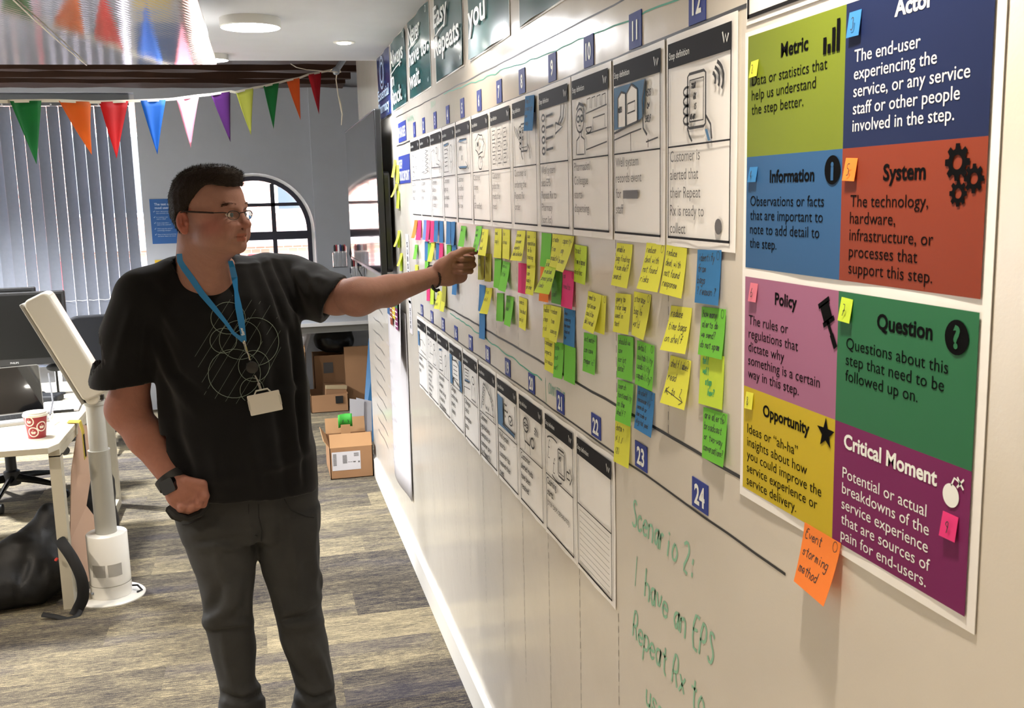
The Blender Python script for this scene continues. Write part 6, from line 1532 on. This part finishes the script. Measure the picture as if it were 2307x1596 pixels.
mx = _n.nodes.new('ShaderNodeMixRGB'); mx.blend_type = 'MULTIPLY'; mx.inputs[0].default_value = .22; _n.links.new(va.outputs[0], mx.inputs[1]); _n.links.new(no.outputs['Fac'], mx.inputs[2]); _n.links.new(mx.outputs[0], _n.nodes['Principled BSDF'].inputs['Base Color'])
mesh_obj('body', me, M_SKIN, person)

# eyes
PV = Matrix.Translation(-person.location)
def attach(o): o.parent = person; o.matrix_parent_inverse = PV; return o
for s in (1, -1):
    c = Vector(hp(.1055, s*.033, .0165)); b = MB(); b.ball(c, .0126, n=20, m=14); e = attach(b.build('eye', mat('eye_white', '#c9c0b8', rough=.15), None, smooth=True))
    g = Vector(hf)*1.0+Vector(hr_)*.02+Vector((0, 0, -.02)); g.normalize(); b = MB(); b.tube([c+g*.0108, c+g*.0130], .0056, n=20); i_ = b.build('iris', mat('grey_blue_iris', '#4c5a5e', rough=.2), e); i_.matrix_parent_inverse = Matrix.Identity(4)
    b = MB(); b.tube([c+g*.0130, c+g*.0133], .0025, n=14); i_ = b.build('pupil', M_BLK, e); i_.matrix_parent_inverse = Matrix.Identity(4)
# eyebrows and hair from short strands
def strands(name, roots, dirs, ln, wd, m, seed=0, parent=None):
    rnd = np.random.RandomState(seed); n = len(roots); r = roots; d = dirs/np.linalg.norm(dirs, axis=1)[:, None]
    side = np.cross(d, rnd.randn(n, 3)); side /= np.linalg.norm(side, axis=1)[:, None]; l = ln*(.7+.6*rnd.rand(n))[:, None]
    bend = rnd.randn(n, 3)*.25
    a, b = r-side*wd/2, r+side*wd/2; m1 = r+d*l*.55; c1, c2 = m1-side*wd*.4, m1+side*wd*.4; t = r+(d+bend*.5)*l
    V = np.stack([a, b, c2, c1, t], 1).reshape(-1, 3); F = []
    for i in range(n): k = i*5; F += [(k, k+1, k+2, k+3), (k+3, k+2, k+4)]
    mm = bpy.data.meshes.new(name); mm.from_pydata(V.tolist(), [], F); mm.materials.append(m); o = bpy.data.objects.new(name, mm); COL.objects.link(o)
    return attach(o)
M_HAIR = mat('dark_brown_hair', '#20160f', rough=.65, spec=.25)
rs = np.random.RandomState(4)
for s in (1, -1):
    n = 620; u = rs.rand(n); roots = np.array([hp(.1250-.022*uu**2+.000, s*(.014+.044*uu), .0410+.006*math.sin(uu*2.6)+.0075*(rs.rand()-.5)) for uu in u])
    D = np.array([hf*.35+hr_*s*.8+hu*(.5-.7*uu) for uu in u]); strands('eyebrow', roots, D, .006, .0008, mat('brown_brow_hair', '#3a2a20', rough=.7, spec=.2), 3)
# hair cap
hx = np.array([-.13, -.055, -.050, -.03, .0, .010, .026, .042, .058, .075, .13]); hz = np.array([-.045, -.040, .005, .028, .026, .046, .066, .086, .102, .103, .094])
def hairline(p):
    l = (p-HO)@HR/HS; lim = np.interp(l[:, 0], hx, hz)-.012*(np.abs(l[:, 1]) < .05)*(l[:, 0] > .08)*0; return (lim-l[:, 2])*.8
HP = [hell((.010, 0, .070), (.108, .088, .089), k=0), hell((.054, 0, .082), (.074, .072, .073), k=.02), hell((-.012, 0, .03), (.088, .080, .085), k=.02), hell((.088, .0, .130), (.036, .052, .020), k=.02)]
HP.append(Prim(lambda p: -hairline(p), HO, 50, .006, 's'))
me, vp = sdf_mesh('hair', HP, HO-np.array([.2, .2, .1]), HO+np.array([.2, .2, .22]), .0035, disp=lambda p: noise3(p, 190, 1)*.0013+noise3(p, 60, 2)*.0018)
hair = mesh_obj('hair', me, M_HAIR, person)
nn = np.empty(len(me.vertices)*3); me.vertices.foreach_get('normal', nn); nn = nn.reshape(-1, 3)
l = (vp-HO)@HR; keep = (nn@hu > -.3)|(l[:, 0] < .02); rad = l-np.array([.01, 0, .05]); outw = (nn*((rad@HR.T))).sum(1) > .02
ids = np.where(keep & outw & (l[:, 2] > -.03))[0]; ids = ids[rs.permutation(len(ids))[:15000]]
top = np.clip((l[ids, 2]-.09)/.06, 0, 1)[:, None]; fr_ = np.clip((l[ids, 0]-.03)/.08, 0, 1)[:, None]
D = nn[ids]*(.5+.6*top)+hf*(.45+.3*fr_*top)+hu*(-.35*(1-top)+.55*top*fr_)+rs.randn(len(ids), 3)*.12
strands('hair_strands', vp[ids]-nn[ids]*.001, D, .0075, .0008, M_HAIR, 5)['kind'] = 'stuff'

# glasses
M_GF = mat('dark_bronze_frame', '#2b1c1a', rough=.3, metal=.6)
gl = MB(); lensF = []
for s in (1, -1):
    cx_ = .0365*s; pts = []
    for i in range(26):
        t = 2*math.pi*i/26; r_ = cx_+.0245*math.cos(t); u_ = .0165+.0145*math.sin(t)*(1.0 if math.sin(t) < 0 else .78)
        f_ = .1305-.35*(abs(r_)-.01)**1.0*.38; pts.append(Vector(hp(f_, r_, u_)))
    gl.tube(pts, .0008, n=6, closed=True); lensF.append(pts)
    gl.tube([pts[i] for i in range(0, 14)], .0013, n=6)      # thicker brow bar
    hinge = Vector(hp(.114, .066*s, .024)); gl.tube([Vector(hp(.122, .0605*s, .022)), hinge, Vector(hp(.09, .0780*s, .0240))], .0016, n=6)
    gl.tube([Vector(hp(.09, .0780*s, .0240)), Vector(hp(.04, .0840*s, .027)), Vector(hp(-.005, .087*s, .030)), Vector(hp(-.022, .088*s, .022)), Vector(hp(-.034, .086*s, .0))], .0024, n=8, flat=1.0)
gl.tube([Vector(hp(.1285, .012, .020)), Vector(hp(.1365, 0, .0235)), Vector(hp(.1285, -.012, .020))], .0012, n=6)
M_LNS = thin_glass(); M_LNS.name = 'spectacle_glass'; M_LNS.node_tree.nodes['Fresnel'].inputs[0].default_value = 1.12
go = attach(gl.build('glasses', M_GF, None, smooth=True))
M_LENS = mat('spectacle_lens', '#f2f5f4', rough=.02, trans=1.0); M_LENS.node_tree.nodes['Principled BSDF'].inputs['IOR'].default_value = 1.08
for pts in lensF:
    b = MB(); c = sum(pts, Vector())/len(pts); b.add([p for p in pts]+[c+Vector(hf)*.001], [(i, (i+1) % len(pts), len(pts)) for i in range(len(pts))]); o = b.build('lens', M_LNS, go)

# T-shirt
def row(py, l, r, Y, dep):
    a, b = at(l, py, Y), at(r, py, Y); return (a.z, (a.x+b.x)/2, Y+.0, (b.x-a.x)/2, dep)
SY = 2.88
TS = [loft([row(1150, 376, 724, SY, .150), row(1100, 368, 722, SY, .155), row(1040, 358, 714, SY, .160), row(980, 350, 706, SY, .163), row(900, 343, 698, SY, .160), row(840, 338, 690, SY, .152), row(770, 333, 680, SY, .140), row(710, 332, 672, SY, .132), row(670, 338, 664, SY+.01, .122), row(640, 352, 652, SY+.02, .105), row(618, 380, 625, SY+.02, .085), row(600, 400, 600, SY+.02, .065)], k=0)]
TS += [cone(at(420, 628, 2.89), at(325, 668, 2.85), .060, .066, k=.035), cone(at(395, 612, 2.90), at(360, 640, 2.88), .035, .05, k=.03), cone(at(520, 614, 2.9), SHL, .052, .058, k=.04), cone(at(600, 612, 2.94), at(655, 630, 2.95), .055, .064, k=.03)]
# right sleeve (hanging)
rsA, rsB = at(316, 672, 2.85), at(279, 868, 2.86)
TS += [cone(rsA, at(296, 770, 2.855), .074, .082, k=.03), cone(at(296, 770, 2.855), rsB, .082, .087, k=.02), cone(at(262, 800, 2.87), at(232, 858, 2.88), .045, .030, k=.03)]
# left sleeve (raised)
lsA, lsB = at(655, 630, 2.95), at(760, 676, 2.80)
TS += [cone(lsA, at(700, 645, 2.90), .066, .068, k=.03), cone(at(700, 648, 2.89), lsB, .068, .070, k=.02), cone(at(690, 690, 2.88), at(736, 712, 2.82), .030, .020, k=.03)]
TS.append(plane(at(279, 858, 2.86), (-.0, .1, -1.0)))
TSx = []
dl = (np.array(lsB)-np.array(lsA)); dl /= np.linalg.norm(dl)
cutc, cutn = np.array(at(750, 675, 2.80)), _unit([.80, -.30, -.50])
def shirt_cut(p):       # only the raised sleeve is cut by this plane
    d = (p-cutc)@cutn; far = np.where(p[:, 0] > .13, d, -1); return far
hem_n = _unit([-.035, 0, -1]); hem_c = np.array(at(560, 1134, 2.73))
holes = [cone(np.array(rsB)+np.array([0, 0, .10]), np.array(rsB)+np.array([-.005, 0, -.1]), .071, .082, k=.004, op='s'), cone(np.array(lsB)-dl*.02, np.array(lsB)+dl*.1, .055, .060, k=.003, op='s'),
         ell(at(458, 590, 2.84), (.078, .078, .046), k=.008, op='s'), cone(at(456, 585, 2.85), at(452, 520, 2.80), .078, .095, k=.006, op='s')]
sleeve_cut = Prim(lambda p: -np.where((p[:, 0] < -.298), (p-np.array(at(279, 858, 2.86)))@_unit([.05, .1, -1.0]), -1.0), (0, 0, 0), 50, .003, 's')
TS = [q for q in TS if not (q.r >= 40)]
TS += [sleeve_cut, Prim(lambda p: -shirt_cut(p), (0, 0, 0), 50, .003, 's'), Prim(lambda p: -(p-hem_c)@hem_n, (0, 0, 0), 50, .003, 's')]+holes
FT = [([(572, 585), (600, 660), (628, 745)], .011, .012), ([(600, 582), (630, 660), (662, 760)], .010, .011), ([(628, 588), (655, 650), (680, 715)], .010, .011), ([(545, 600), (572, 690), (600, 780)], .013, .009), ([(660, 600), (690, 670)], .010, .010), ([(586, 590), (612, 660), (640, 735)], .008, -.008), ([(614, 590), (642, 655), (668, 720)], .008, -.008),
      ([(690, 612), (715, 640), (722, 690)], .010, -.004), ([(676, 604), (702, 628), (718, 668)], .010, .009), ([(712, 620), (735, 636)], .010, .006), ([(660, 700), (676, 800), (690, 1010)], .016, .014), ([(640, 740), (655, 900), (676, 1090)], .016, .012), ([(650, 730), (665, 900), (682, 1090)], .010, -.010), ([(612, 780), (630, 950), (650, 1115)], .016, -.009),
      ([(350, 900), (380, 1000), (420, 1110)], .016, .012), ([(366, 830), (400, 980), (450, 1120)], .016, -.009), ([(300, 690), (278, 770), (258, 840)], .014, .010), ([(335, 720), (325, 850)], .012, -.010), ([(345, 640), (370, 700), (410, 770)], .014, .008), ([(480, 1000), (500, 1125)], .018, .009), ([(560, 970), (588, 1125)], .018, .008), ([(345, 760), (380, 850), (440, 930)], .014, .008), ([(356, 740), (400, 840), (470, 900)], .010, -.006),
      ([(690, 860), (600, 905)], .014, .007), ([(350, 1040), (440, 1075), (540, 1080)], .014, .008), ([(700, 1010), (640, 1050), (580, 1060)], .013, .007)]
RG = [fold(TS, q[0], q[1], q[2]*1.25) for q in FT]
me, vp = sdf_mesh('t_shirt', TS, (-.60, 2.62, .70), (.36, 3.14, 1.68), .005, RG, disp=lambda p: noise3(p, 14, 3)*.0035+noise3(p, 33, 5)*.0012)
relax(me, 2, .5)
M_TEE = mat('black_cotton', '#08080b', rough=.85, spec=.2, sheen=.12, bump=.4, bscale=900)
mesh_obj('t_shirt', me, M_TEE, person)
TEE_P, TEE_R = TS, RG
def on_tee(px, py, off=.002, skin=False):
    """point on the front of the shirt (or skin) behind a photograph position"""
    n = 90; a = np.array(at(px, py, 2.5)); b = np.array(at(px, py, 3.05)); pts = a+np.linspace(0, 1, n)[:, None]*(b-a)
    dd = sdf_eval(TEE_P, pts, TEE_R, lambda p: noise3(p, 14, 3)*.0035)
    if skin: dd = np.minimum(dd, sdf_eval(BODY, pts))
    h = np.where(dd < off)[0]
    if not len(h): return Vector(pts[int(np.argmin(dd))])
    i = max(int(h[0]), 1); t = (dd[i-1]-off)/(dd[i-1]-dd[i]); return Vector(pts[i-1]+(pts[i]-pts[i-1])*np.clip(t, 0, 1))
# collar band
cl_ = []
for i in range(17):
    u = i/16; px = 386+(520-386)*u; py = 588+(34*math.sin(math.pi*min(1, u*1.05)))+(2 if u > .5 else 0)+u*10
    cl_.append((px, py))
b = MB(); pc = [on_tee(px, py+3, .0005) for px, py in cl_]; b.tube(pc, .0055, n=8, flat=.6); attach(b.build('collar', mat('black_rib_knit', '#0d0d10', rough=.9), None, smooth=True))
# printed line artwork on the shirt
ar = MB()
def tee_line(pts, r): ar.tube([on_tee(x, y, .0008) for x, y in pts], r, n=4)
for cx0, cy0, rx, ry, a0, a1 in [(514, 717, 39, 36, 0, 360), (503, 768, 30, 28, 0, 360), (541, 766, 47, 44, 0, 360), (575, 770, 53, 54, 160, -112), (572, 825, 35, 35, 0, 360), (528, 842, 59, 55, 0, 360), (568, 880, 27, 28, 0, 180), (568, 880, 27, 28, 180, 235)]:
    n = 30; tee_line([(cx0+rx*math.cos(math.radians(a0+(a1-a0)*i/n)), cy0-ry*math.sin(math.radians(a0+(a1-a0)*i/n))) for i in range(n+1)], .0009)
for k, (xa, ya, xb, yb) in enumerate([(439, 804, 525, 665), (446, 828, 535, 688), (455, 862, 567, 676), (460, 890, 587, 679), (484, 899, 609, 688), (508, 905, 625, 715), (532, 910, 632, 745), (545, 740, 560, 715), (590, 865, 633, 782)]):
    tee_line([(xa+(xb-xa)*i/10, ya+(yb-ya)*i/10) for i in range(11)], .0004)
attach(ar.build('printed_artwork', mat('pale_green_grey_ink', '#77857a', rough=.7), None))

# lanyard and badge
M_LAN = mat('blue_lanyard_ribbon', '#1673b0', rough=.45)
def ribbon(mb, pxs, wpx, off=.004):
    pts = [on_tee(x, y, off, True) for x, y, Y_ in pxs]
    L_, R_ = [], []
    for i, p in enumerate(pts):
        t = (pts[min(i+1, len(pts)-1)]-pts[max(i-1, 0)]).normalized(); n = t.cross(Vector((0, -1, 0))).normalized(); w_ = (wpx[i] if isinstance(wpx, list) else wpx)*.00125/2
        L_.append(p-n*w_); R_.append(p+n*w_)
    N = len(pts); th = Vector((0, -.0012, 0)); vs = L_+R_+[q+th for q in L_]+[q+th for q in R_]
    fs = []
    for i in range(N-1): fs += [(i, i+1, N+i+1, N+i), (2*N+i, 3*N+i, 3*N+i+1, 2*N+i+1), (i, 2*N+i, 2*N+i+1, i+1), (N+i, N+i+1, 3*N+i+1, 3*N+i)]
    mb.add(vs, fs)
ly = MB()
def pl(pts, n=5):
    o = []
    for p, q in zip(pts[:-1], pts[1:]): o += [tuple(p[k]+(q[k]-p[k])*i/n for k in range(3)) for i in range(n)]
    return o+[pts[-1]]
seg1 = [(404, 572, 2.77), (406, 588, 2.76), (416, 606, 2.745), (432, 628, 2.74), (455, 662, 2.73), (483, 695, 2.72), (508, 726, 2.72), (526, 751, 2.72), (548, 768, 2.72)]
ribbon(ly, seg1, [11, 13, 13, 13, 13, 11, 8, 7, 9], .005)
seg2 = [(519, 588, 2.75), (523, 602, 2.745), (528, 625, 2.74), (532, 655, 2.73), (537, 690, 2.72), (543, 722, 2.72), (548, 755, 2.72), (551, 770, 2.72)]
ribbon(ly, seg2, [9, 12, 13, 8, 14, 14, 11, 8], .007)
lo_ = attach(ly.build('lanyard', M_LAN, None, smooth=True))
t_ = MB(); p0 = on_tee(546, 738, .0095)
put_text(t_, 'well', 0, 0, .009, bold=.02, f=lambda x, y, z: tuple(p0+Vector((-y*.9-.000+x*.25, -.002, -x*.95-y*.2)))); t_.build('printed_word', M_WINK, lo_).matrix_parent_inverse = Matrix.Identity(4)
def addchild(mb, name, m, smooth=False):
    o = mb.build(name, m, lo_, smooth=smooth); o.matrix_parent_inverse = Matrix.Identity(4); return o
b = MB(); q = on_tee(550, 772, .008); b.ball(q, .005, .005, .006); b.tube([q, on_tee(553, 782, .010), on_tee(556, 792, .009)], .0045, n=8); b.tube([on_tee(556, 792, .008), on_tee(560, 800, .009), on_tee(563, 812, .008)], .0028, n=8); addchild(b, 'metal_clip', mat('polished_steel', '#b9b6ae', rough=.18, metal=1), True)
b = MB(); q = on_tee(568, 828, .008); b.lathe([(.0155, -.004), (.0165, 0), (.0155, .004), (.005, .006)], 24, c=q, M=Matrix.Rotation(math.pi/2, 3, 'X')); addchild(b, 'badge_reel', M_BLK, True)
b = MB(); b.tube([on_tee(574, 846, .007), on_tee(578, 853, .008), on_tee(582, 862, .008)], .0018, n=6); b.ball(on_tee(583, 866, .009), .0045); b.tube([on_tee(583, 866, .009), on_tee(588, 880, .010)], .0035, n=6); addchild(b, 'badge_strap', mat('clear_strap', '#8c8a84', rough=.3), True)
bc = [on_tee(x, y, .012) for x, y in ((558, 892), (622, 875), (635, 918), (571, 937))]; ym = min(q.y for q in bc)-.001
ctr = sum(bc, Vector())/4; ctr.y = ym; ang = math.atan2(bc[1].z-bc[0].z, bc[1].x-bc[0].x); BM = Matrix.Translation(ctr)@Matrix.Rotation(-ang, 4, 'Y')@Matrix.Rotation(math.radians(90), 4, 'X')
w2, h2 = .0425, .0275
b = MB(); b.rbox(-w2, w2, -h2, h2, 0, .003, r=.003, M=BM); addchild(b, 'badge_card', mat('white_badge_plastic', '#cfccc6', rough=.35))
b = MB(); b.box(-w2-.001, -w2+.004, -h2*.45, h2*.5, -.0005, .0040, M=BM); b.box(w2-.004, w2+.001, -h2*.45, h2*.5, -.0005, .0040, M=BM)
b.tube([BM@Vector((x, y, .0015)) for x, y in ((-.022, h2), (-.016, h2+.009), (.014, h2+.009), (.020, h2))], .0022, n=6); addchild(b, 'badge_rim', mat('translucent_plastic', '#b8b6b0', rough=.3))

# jeans
def rowj(py, l, r, Y, dep): return row(py, l, r, Y, dep)
JY = 2.90
zf = lambda py, l, r, Y, dep: rowj(py, l, r, Y, dep)
LA = [zf(1150, 392, 565, JY, .115), zf(1190, 403, 572, JY, .118), zf(1235, 418, 577, JY, .115), zf(1290, 440, 576, JY, .105), zf(1345, 452, 573, JY-.01, .098), zf(1392, 456, 571, JY-.015, .090), zf(1425, 464, 574, JY-.01, .086), zf(1480, 478, 577, JY, .082), zf(1535, 490, 576, JY, .080), zf(1575, 494, 592, JY, .088), zf(1610, 486, 600, JY, .095), zf(1660, 484, 598, JY, .095)]
LB = [zf(1150, 560, 722, JY, .115), zf(1190, 568, 722, JY, .118), zf(1235, 581, 721, JY, .115), zf(1290, 592, 720, JY, .105), zf(1345, 608, 724, JY-.01, .098), zf(1392, 622, 730, JY-.015, .090), zf(1440, 632, 736, JY-.01, .086), zf(1490, 648, 745, JY, .082), zf(1545, 664, 757, JY, .082), zf(1580, 664, 756, JY, .088), zf(1612, 655, 762, JY, .095), zf(1660, 655, 764, JY, .095)]
def ground(rows):
    z = min(r[0] for r in rows); r0 = [r for r in rows if r[0] == z][0]
    return rows+([(.035, r0[1]+.004, r0[2], .068, .075)] if z > .06 else [])
LA, LB = ground(LA), ground(LB)
PV_ = [zf(1090, 386, 712, JY, .128), zf(1130, 388, 720, JY, .130), zf(1170, 398, 722, JY, .128), zf(1215, 414, 722, JY, .118)]
JP = [loft(PV_, k=0), loft(LA, k=.02), loft(LB, k=.018)]
J2 = 2.80
FJ = [([(432, 1205), (480, 1192), (545, 1200)], .011, .009), ([(440, 1238), (490, 1228), (540, 1238)], .011, .009), ([(446, 1222), (530, 1216)], .008, -.006), ([(454, 1402), (490, 1390), (522, 1360), (540, 1340)], .014, .018), ([(460, 1385), (485, 1365), (500, 1320)], .014, -.014), ([(456, 1412), (510, 1408), (572, 1400)], .010, .008), ([(470, 1424), (560, 1416)], .009, -.008),
      ([(560, 1300), (500, 1350)], .014, .008), ([(632, 1382), (680, 1368), (728, 1342)], .013, .013), ([(640, 1396), (690, 1388), (730, 1372)], .009, -.010), ([(640, 1412), (690, 1408), (730, 1400)], .012, .010), ([(636, 1440), (668, 1490), (706, 1540)], .013, .012), ([(700, 1450), (725, 1500), (745, 1550)], .013, .010), ([(665, 1530), (705, 1560), (752, 1545)], .011, .014),
      ([(664, 1572), (705, 1588), (756, 1575)], .010, .014), ([(664, 1556), (705, 1574), (750, 1562)], .008, -.010), ([(496, 1545), (545, 1562), (590, 1545)], .011, .013), ([(492, 1580), (545, 1592), (596, 1575)], .010, .013), ([(494, 1563), (545, 1578), (592, 1562)], .008, -.010), ([(562, 1160), (566, 1240)], .009, .008), ([(640, 1120), (636, 1190), (625, 1262)], .012, -.010), ([(712, 1160), (706, 1240), (712, 1330)], .013, .009), ([(728, 1330), (722, 1300), (700, 1270)], .010, .010),
      ([(575, 1240), (560, 1330), (566, 1420)], .012, .008), ([(600, 1160), (590, 1200), (580, 1235)], .010, -.008), ([(470, 1180), (500, 1290), (515, 1340)], .014, .006), ([(660, 1200), (668, 1300), (672, 1360)], .014, .006), ([(500, 1430), (515, 1500), (530, 1555)], .013, .007)]
RJ = [fold(JP, q[0], q[1]*1.1, q[2]*1.5) for q in FJ]
me, vp = sdf_mesh('jeans', JP, (-.34, 2.7, -.01), (.32, 3.1, .96), .006, RJ, disp=lambda p: noise3(p, 11, 7)*.004+noise3(p, 30, 9)*.0015)
relax(me, 2, .5)
M_JEAN = mat('washed_black_denim', '#2c2d2e', rough=.85, var=.4, vscale=5, bump=.4, bscale=700)
mesh_obj('jeans', me, M_JEAN, person)
b = MB()
for pts_ in ([(582, 1136), (583, 1165), (590, 1195), (588, 1232)], [(560, 1136), (561, 1180), (572, 1205), (584, 1210)], [(640, 1124), (655, 1150), (690, 1165), (716, 1168)], [(470, 1140), (452, 1170), (425, 1182), (404, 1184)]):
    q_ = []
    for (a_, b_), (c_, d_) in zip(pts_[:-1], pts_[1:]): q_ += [Vector(surf(JP, a_+(c_-a_)*k_/3, b_+(d_-b_)*k_/3, .0005)) for k_ in range(3)]
    b.tube(q_, .0016, n=5)
attach(b.build('seam', mat('denim_seam', '#17181a', rough=.9), None, smooth=True))
# pocket rim round the hand
b = MB(); b.tube([at(384, 1148, 2.76), at(400, 1163, 2.74), at(425, 1168, 2.735), at(450, 1158, 2.735), at(466, 1138, 2.745), at(470, 1118, 2.76)], .010, n=8, flat=.9); b.tube([at(384, 1148, 2.76), at(392, 1160, 2.78), at(410, 1166, 2.79)], .014, n=8); attach(b.build('pocket_edge', mat('dark_denim_edge', '#141415', rough=.85), None, smooth=True))
# shoes
for rows, nm in ((LA, 'a'), (LB, 'b')):
    r0 = min(rows); x, y = r0[1], r0[2]
    S = [ell((x, y+.0, .055), (.05, .07, .05), k=0), cone((x, y+.04, .04), (x+.02, y-.15, .032), .042, .040, k=.03, squash=((0, 0, 1), .75)), Prim(lambda p: p[:, 2], (0, 0, 0), 50, .003, 's')]
    S[-1] = Prim(lambda p: p[:, 2]-.003+.0, (0, 0, 0), 50, .002, 's')
    me, _ = sdf_mesh('shoe', S, (x-.12, y-.26, -.005), (x+.14, y+.14, .12), .006); relax(me, 2, .5); mesh_obj('shoe', me, mat('dark_leather', '#191716', rough=.4), person)
# watch
b = MB(); ax = (Vector(HRC)-Vector(ER)).normalized(); wc = at(394, 1086, 2.765)
def band(mb, c, axis, r0, r1, wd, n=36):
    u = axis.orthogonal().normalized(); v = axis.cross(u); vs = []
    for k in range(n):
        t = 2*math.pi*k/n; d = u*math.cos(t)+v*math.sin(t)
        for rr, h in ((r0, -wd/2), (r1, -wd/2), (r1, wd/2), (r0, wd/2)): vs.append(c+d*rr+axis*h)
    mb.add(vs, [(4*k+j, 4*((k+1) % n)+j, 4*((k+1) % n)+(j+1) % 4, 4*k+(j+1) % 4) for k in range(n) for j in range(4)])
fa = (Vector(WR_)-Vector(ER)).normalized()
wc = at(390, 1080, 2.77)
band(b, wc, fa, .0415, .0465, .025); wo_ = attach(b.build('watch', mat('black_watch_strap', '#0e0e0f', rough=.5), None, smooth=True))
b = MB(); wn = at(380, 1096, 2.714); X_ = (at(388, 1082, 2.735)-at(358, 1098, 2.755)).normalized(); Z_ = (X_.cross(fa)).normalized(); 
if Z_.y > 0: Z_ = -Z_
Y_a = Z_.cross(X_); WM = Matrix(((X_.x, Y_a.x, Z_.x, wn.x), (X_.y, Y_a.y, Z_.y, wn.y), (X_.z, Y_a.z, Z_.z, wn.z), (0, 0, 0, 1)))
b.rbox(-.022, .022, -.019, .019, -.008, .007, r=.007, M=WM); o = b.build('watch_case', mat('black_gloss', '#08080a', rough=.12), wo_); o.matrix_parent_inverse = Matrix.Identity(4)
# bracelet
b = MB(); ba_ = (Vector(WL_)-Vector(EL)).normalized(); bcx = at(976, 624, 2.862); u = ba_.orthogonal().normalized(); v = ba_.cross(u)
for ph in (0, 2.1, 4.2):
    b.tube([bcx+(u*math.cos(t)+v*math.sin(t))*(.0315+.0016*math.cos(9*t+ph))+ba_*(.0022*math.sin(9*t+ph)) for t in [2*math.pi*k/90 for k in range(90)]], .0018, n=5, closed=True)
br = attach(b.build('braided_bracelet', mat('dark_brown_leather', '#2c1714', rough=.6), None, smooth=True))
b = MB(); b.tube([at(971, 640, 2.835), at(976, 650, 2.835), at(983, 656, 2.84), at(989, 653, 2.845)], .0045, n=8); b.ball(at(984, 653, 2.833), .003); o = b.build('bracelet_clasp', M_BLK, br, smooth=True); o.matrix_parent_inverse = Matrix.Identity(4)
# thumbnail
b = MB(); b.ball(at(1060, 559.5, 2.846), .0065, .004, .0022, M=None); attach(b.build('thumbnail', mat('fingernail', '#d9b6a6', rough=.25), None, smooth=True))

# ================================================================== bags
M_NYL = mat('black_nylon', '#0c0c0e', rough=.6, bump=.5, bscale=150)
def sbag(name, label, prims, lo, hi, ridges, ph=0, vs=.008):
    me, _ = sdf_mesh('pack', prims, lo, hi, vs, ridges, disp=lambda p: noise3(p, 16, ph)*.008+noise3(p, 40, ph+1)*.003); relax(me, 2, .5)
    r = thing(name, label, 'bag', ((lo[0]+hi[0])/2, (lo[1]+hi[1])/2, 0)); mesh_obj('pack', me, M_NYL, r); return r
GP = Prim(lambda p: p[:, 2]-.006, (0, 0, 0), 50, .004, 's')
bx0, by0 = -1.13, 4.55
c0 = np.array
B1 = [ell((-1.16, 4.60, .10), (.20, .17, .12), k=0), ell((-1.02, 4.62, .13), (.14, .14, .12), k=.05), cone((-1.08, 4.66, .15), (-.985, 4.70, .34), .12, .06, k=.06), cone((-1.25, 4.55, .10), (-1.10, 4.60, .22), .11, .09, k=.05), GP]
bp = sbag('backpack', 'black slumped backpack on the carpet by the front desk leg', B1, (-1.48, 4.3, -.01), (-.78, 4.95, .46), [fold(B1, [(100, 1220), (60, 1330)], .02, .02), fold(B1, [(60, 1250), (30, 1370)], .018, -.015), fold(B1, [(20, 1300), (100, 1370)], .02, .015), fold(B1, [(90, 1190), (110, 1290), (100, 1370)], .012, .015)], 2)
def strap(px, wd, nm='shoulder_strap', par=None, Ys=None):
    b = MB(); pts = [at(x, y, Y_) for x, y, Y_ in px]; 
    q = []
    for i in range(len(pts)-1):
        for k in range(4):
            t = k/4; p0, p1, p2, p3 = pts[max(i-1, 0)], pts[i], pts[i+1], pts[min(i+2, len(pts)-1)]
            q.append(.5*((2*p1)+(p2-p0)*t+(2*p0-5*p1+4*p2-p3)*t*t+(3*p1-p0-3*p2+p3)*t**3))
    q.append(pts[-1]); b.tube(q, wd, n=10, flat=.35); o = b.build(nm, mat('black_webbing', '#111113', rough=.7), par, smooth=True); o.matrix_parent_inverse = Matrix.Translation(-par.location); return o
strap([(124, 1205, 4.50), (140, 1225, 4.42), (165, 1262, 4.38), (184, 1305, 4.36), (187, 1345, 4.37), (176, 1372, 4.38), (168, 1388, 4.37)], .024, par=bp)
strap([(95, 1385, 4.36), (125, 1390, 4.34), (150, 1396, 4.33), (172, 1390, 4.34), (182, 1376, 4.37)], .011, 'loose_strap', bp)
strap([(125, 1260, 4.42), (129, 1262, 4.41)], .008, 'red_tag', bp).data.materials[0] = mat('red_fabric_tag', '#c2352a', rough=.7)
tb_ = P8(752, 800, 8.52); B3 = [ell((tb_.x+.02, 8.5, .53), (.16, .10, .10), k=0), ell((tb_.x+.10, 8.5, .60), (.06, .07, .09), k=.03), ell((tb_.x-.07, 8.48, .55), (.09, .09, .08), k=.04), Prim(lambda p: p[:, 2]-.43, (0, 0, 0), 50, .004, 's')]
b3 = sbag('bin_bag', 'black plastic bag slumped on the tall brown box under the worktop', B3, (tb_.x-.24, 8.30, .42), (tb_.x+.28, 8.68, .712), [], 9); b3.children[0].data.materials[0] = mat('black_polythene', '#0d0d0e', rough=.3)
B2 = [ell((-.875, 5.15, .26), (.095, .13, .27), k=0), ell((-.88, 5.12, .12), (.10, .15, .13), k=.06), cone((-.87, 5.15, .3), (-.85, 5.2, .56), .075, .05, k=.05), GP]
b2 = sbag('duffel_bag', 'tall black bag standing inside the desk leg frame behind the cardboard offcut', B2, (-1.12, 4.9, -.01), (-.62, 5.4, .70), [], 5)
# ------------------------------------------------------------------ tidy up
bpy.data.objects.remove(_fo, do_unlink=True)
for o in bpy.data.objects:
    if o.parent is not None:
        for key in ('category', 'group'):
            if key in o: del o[key]
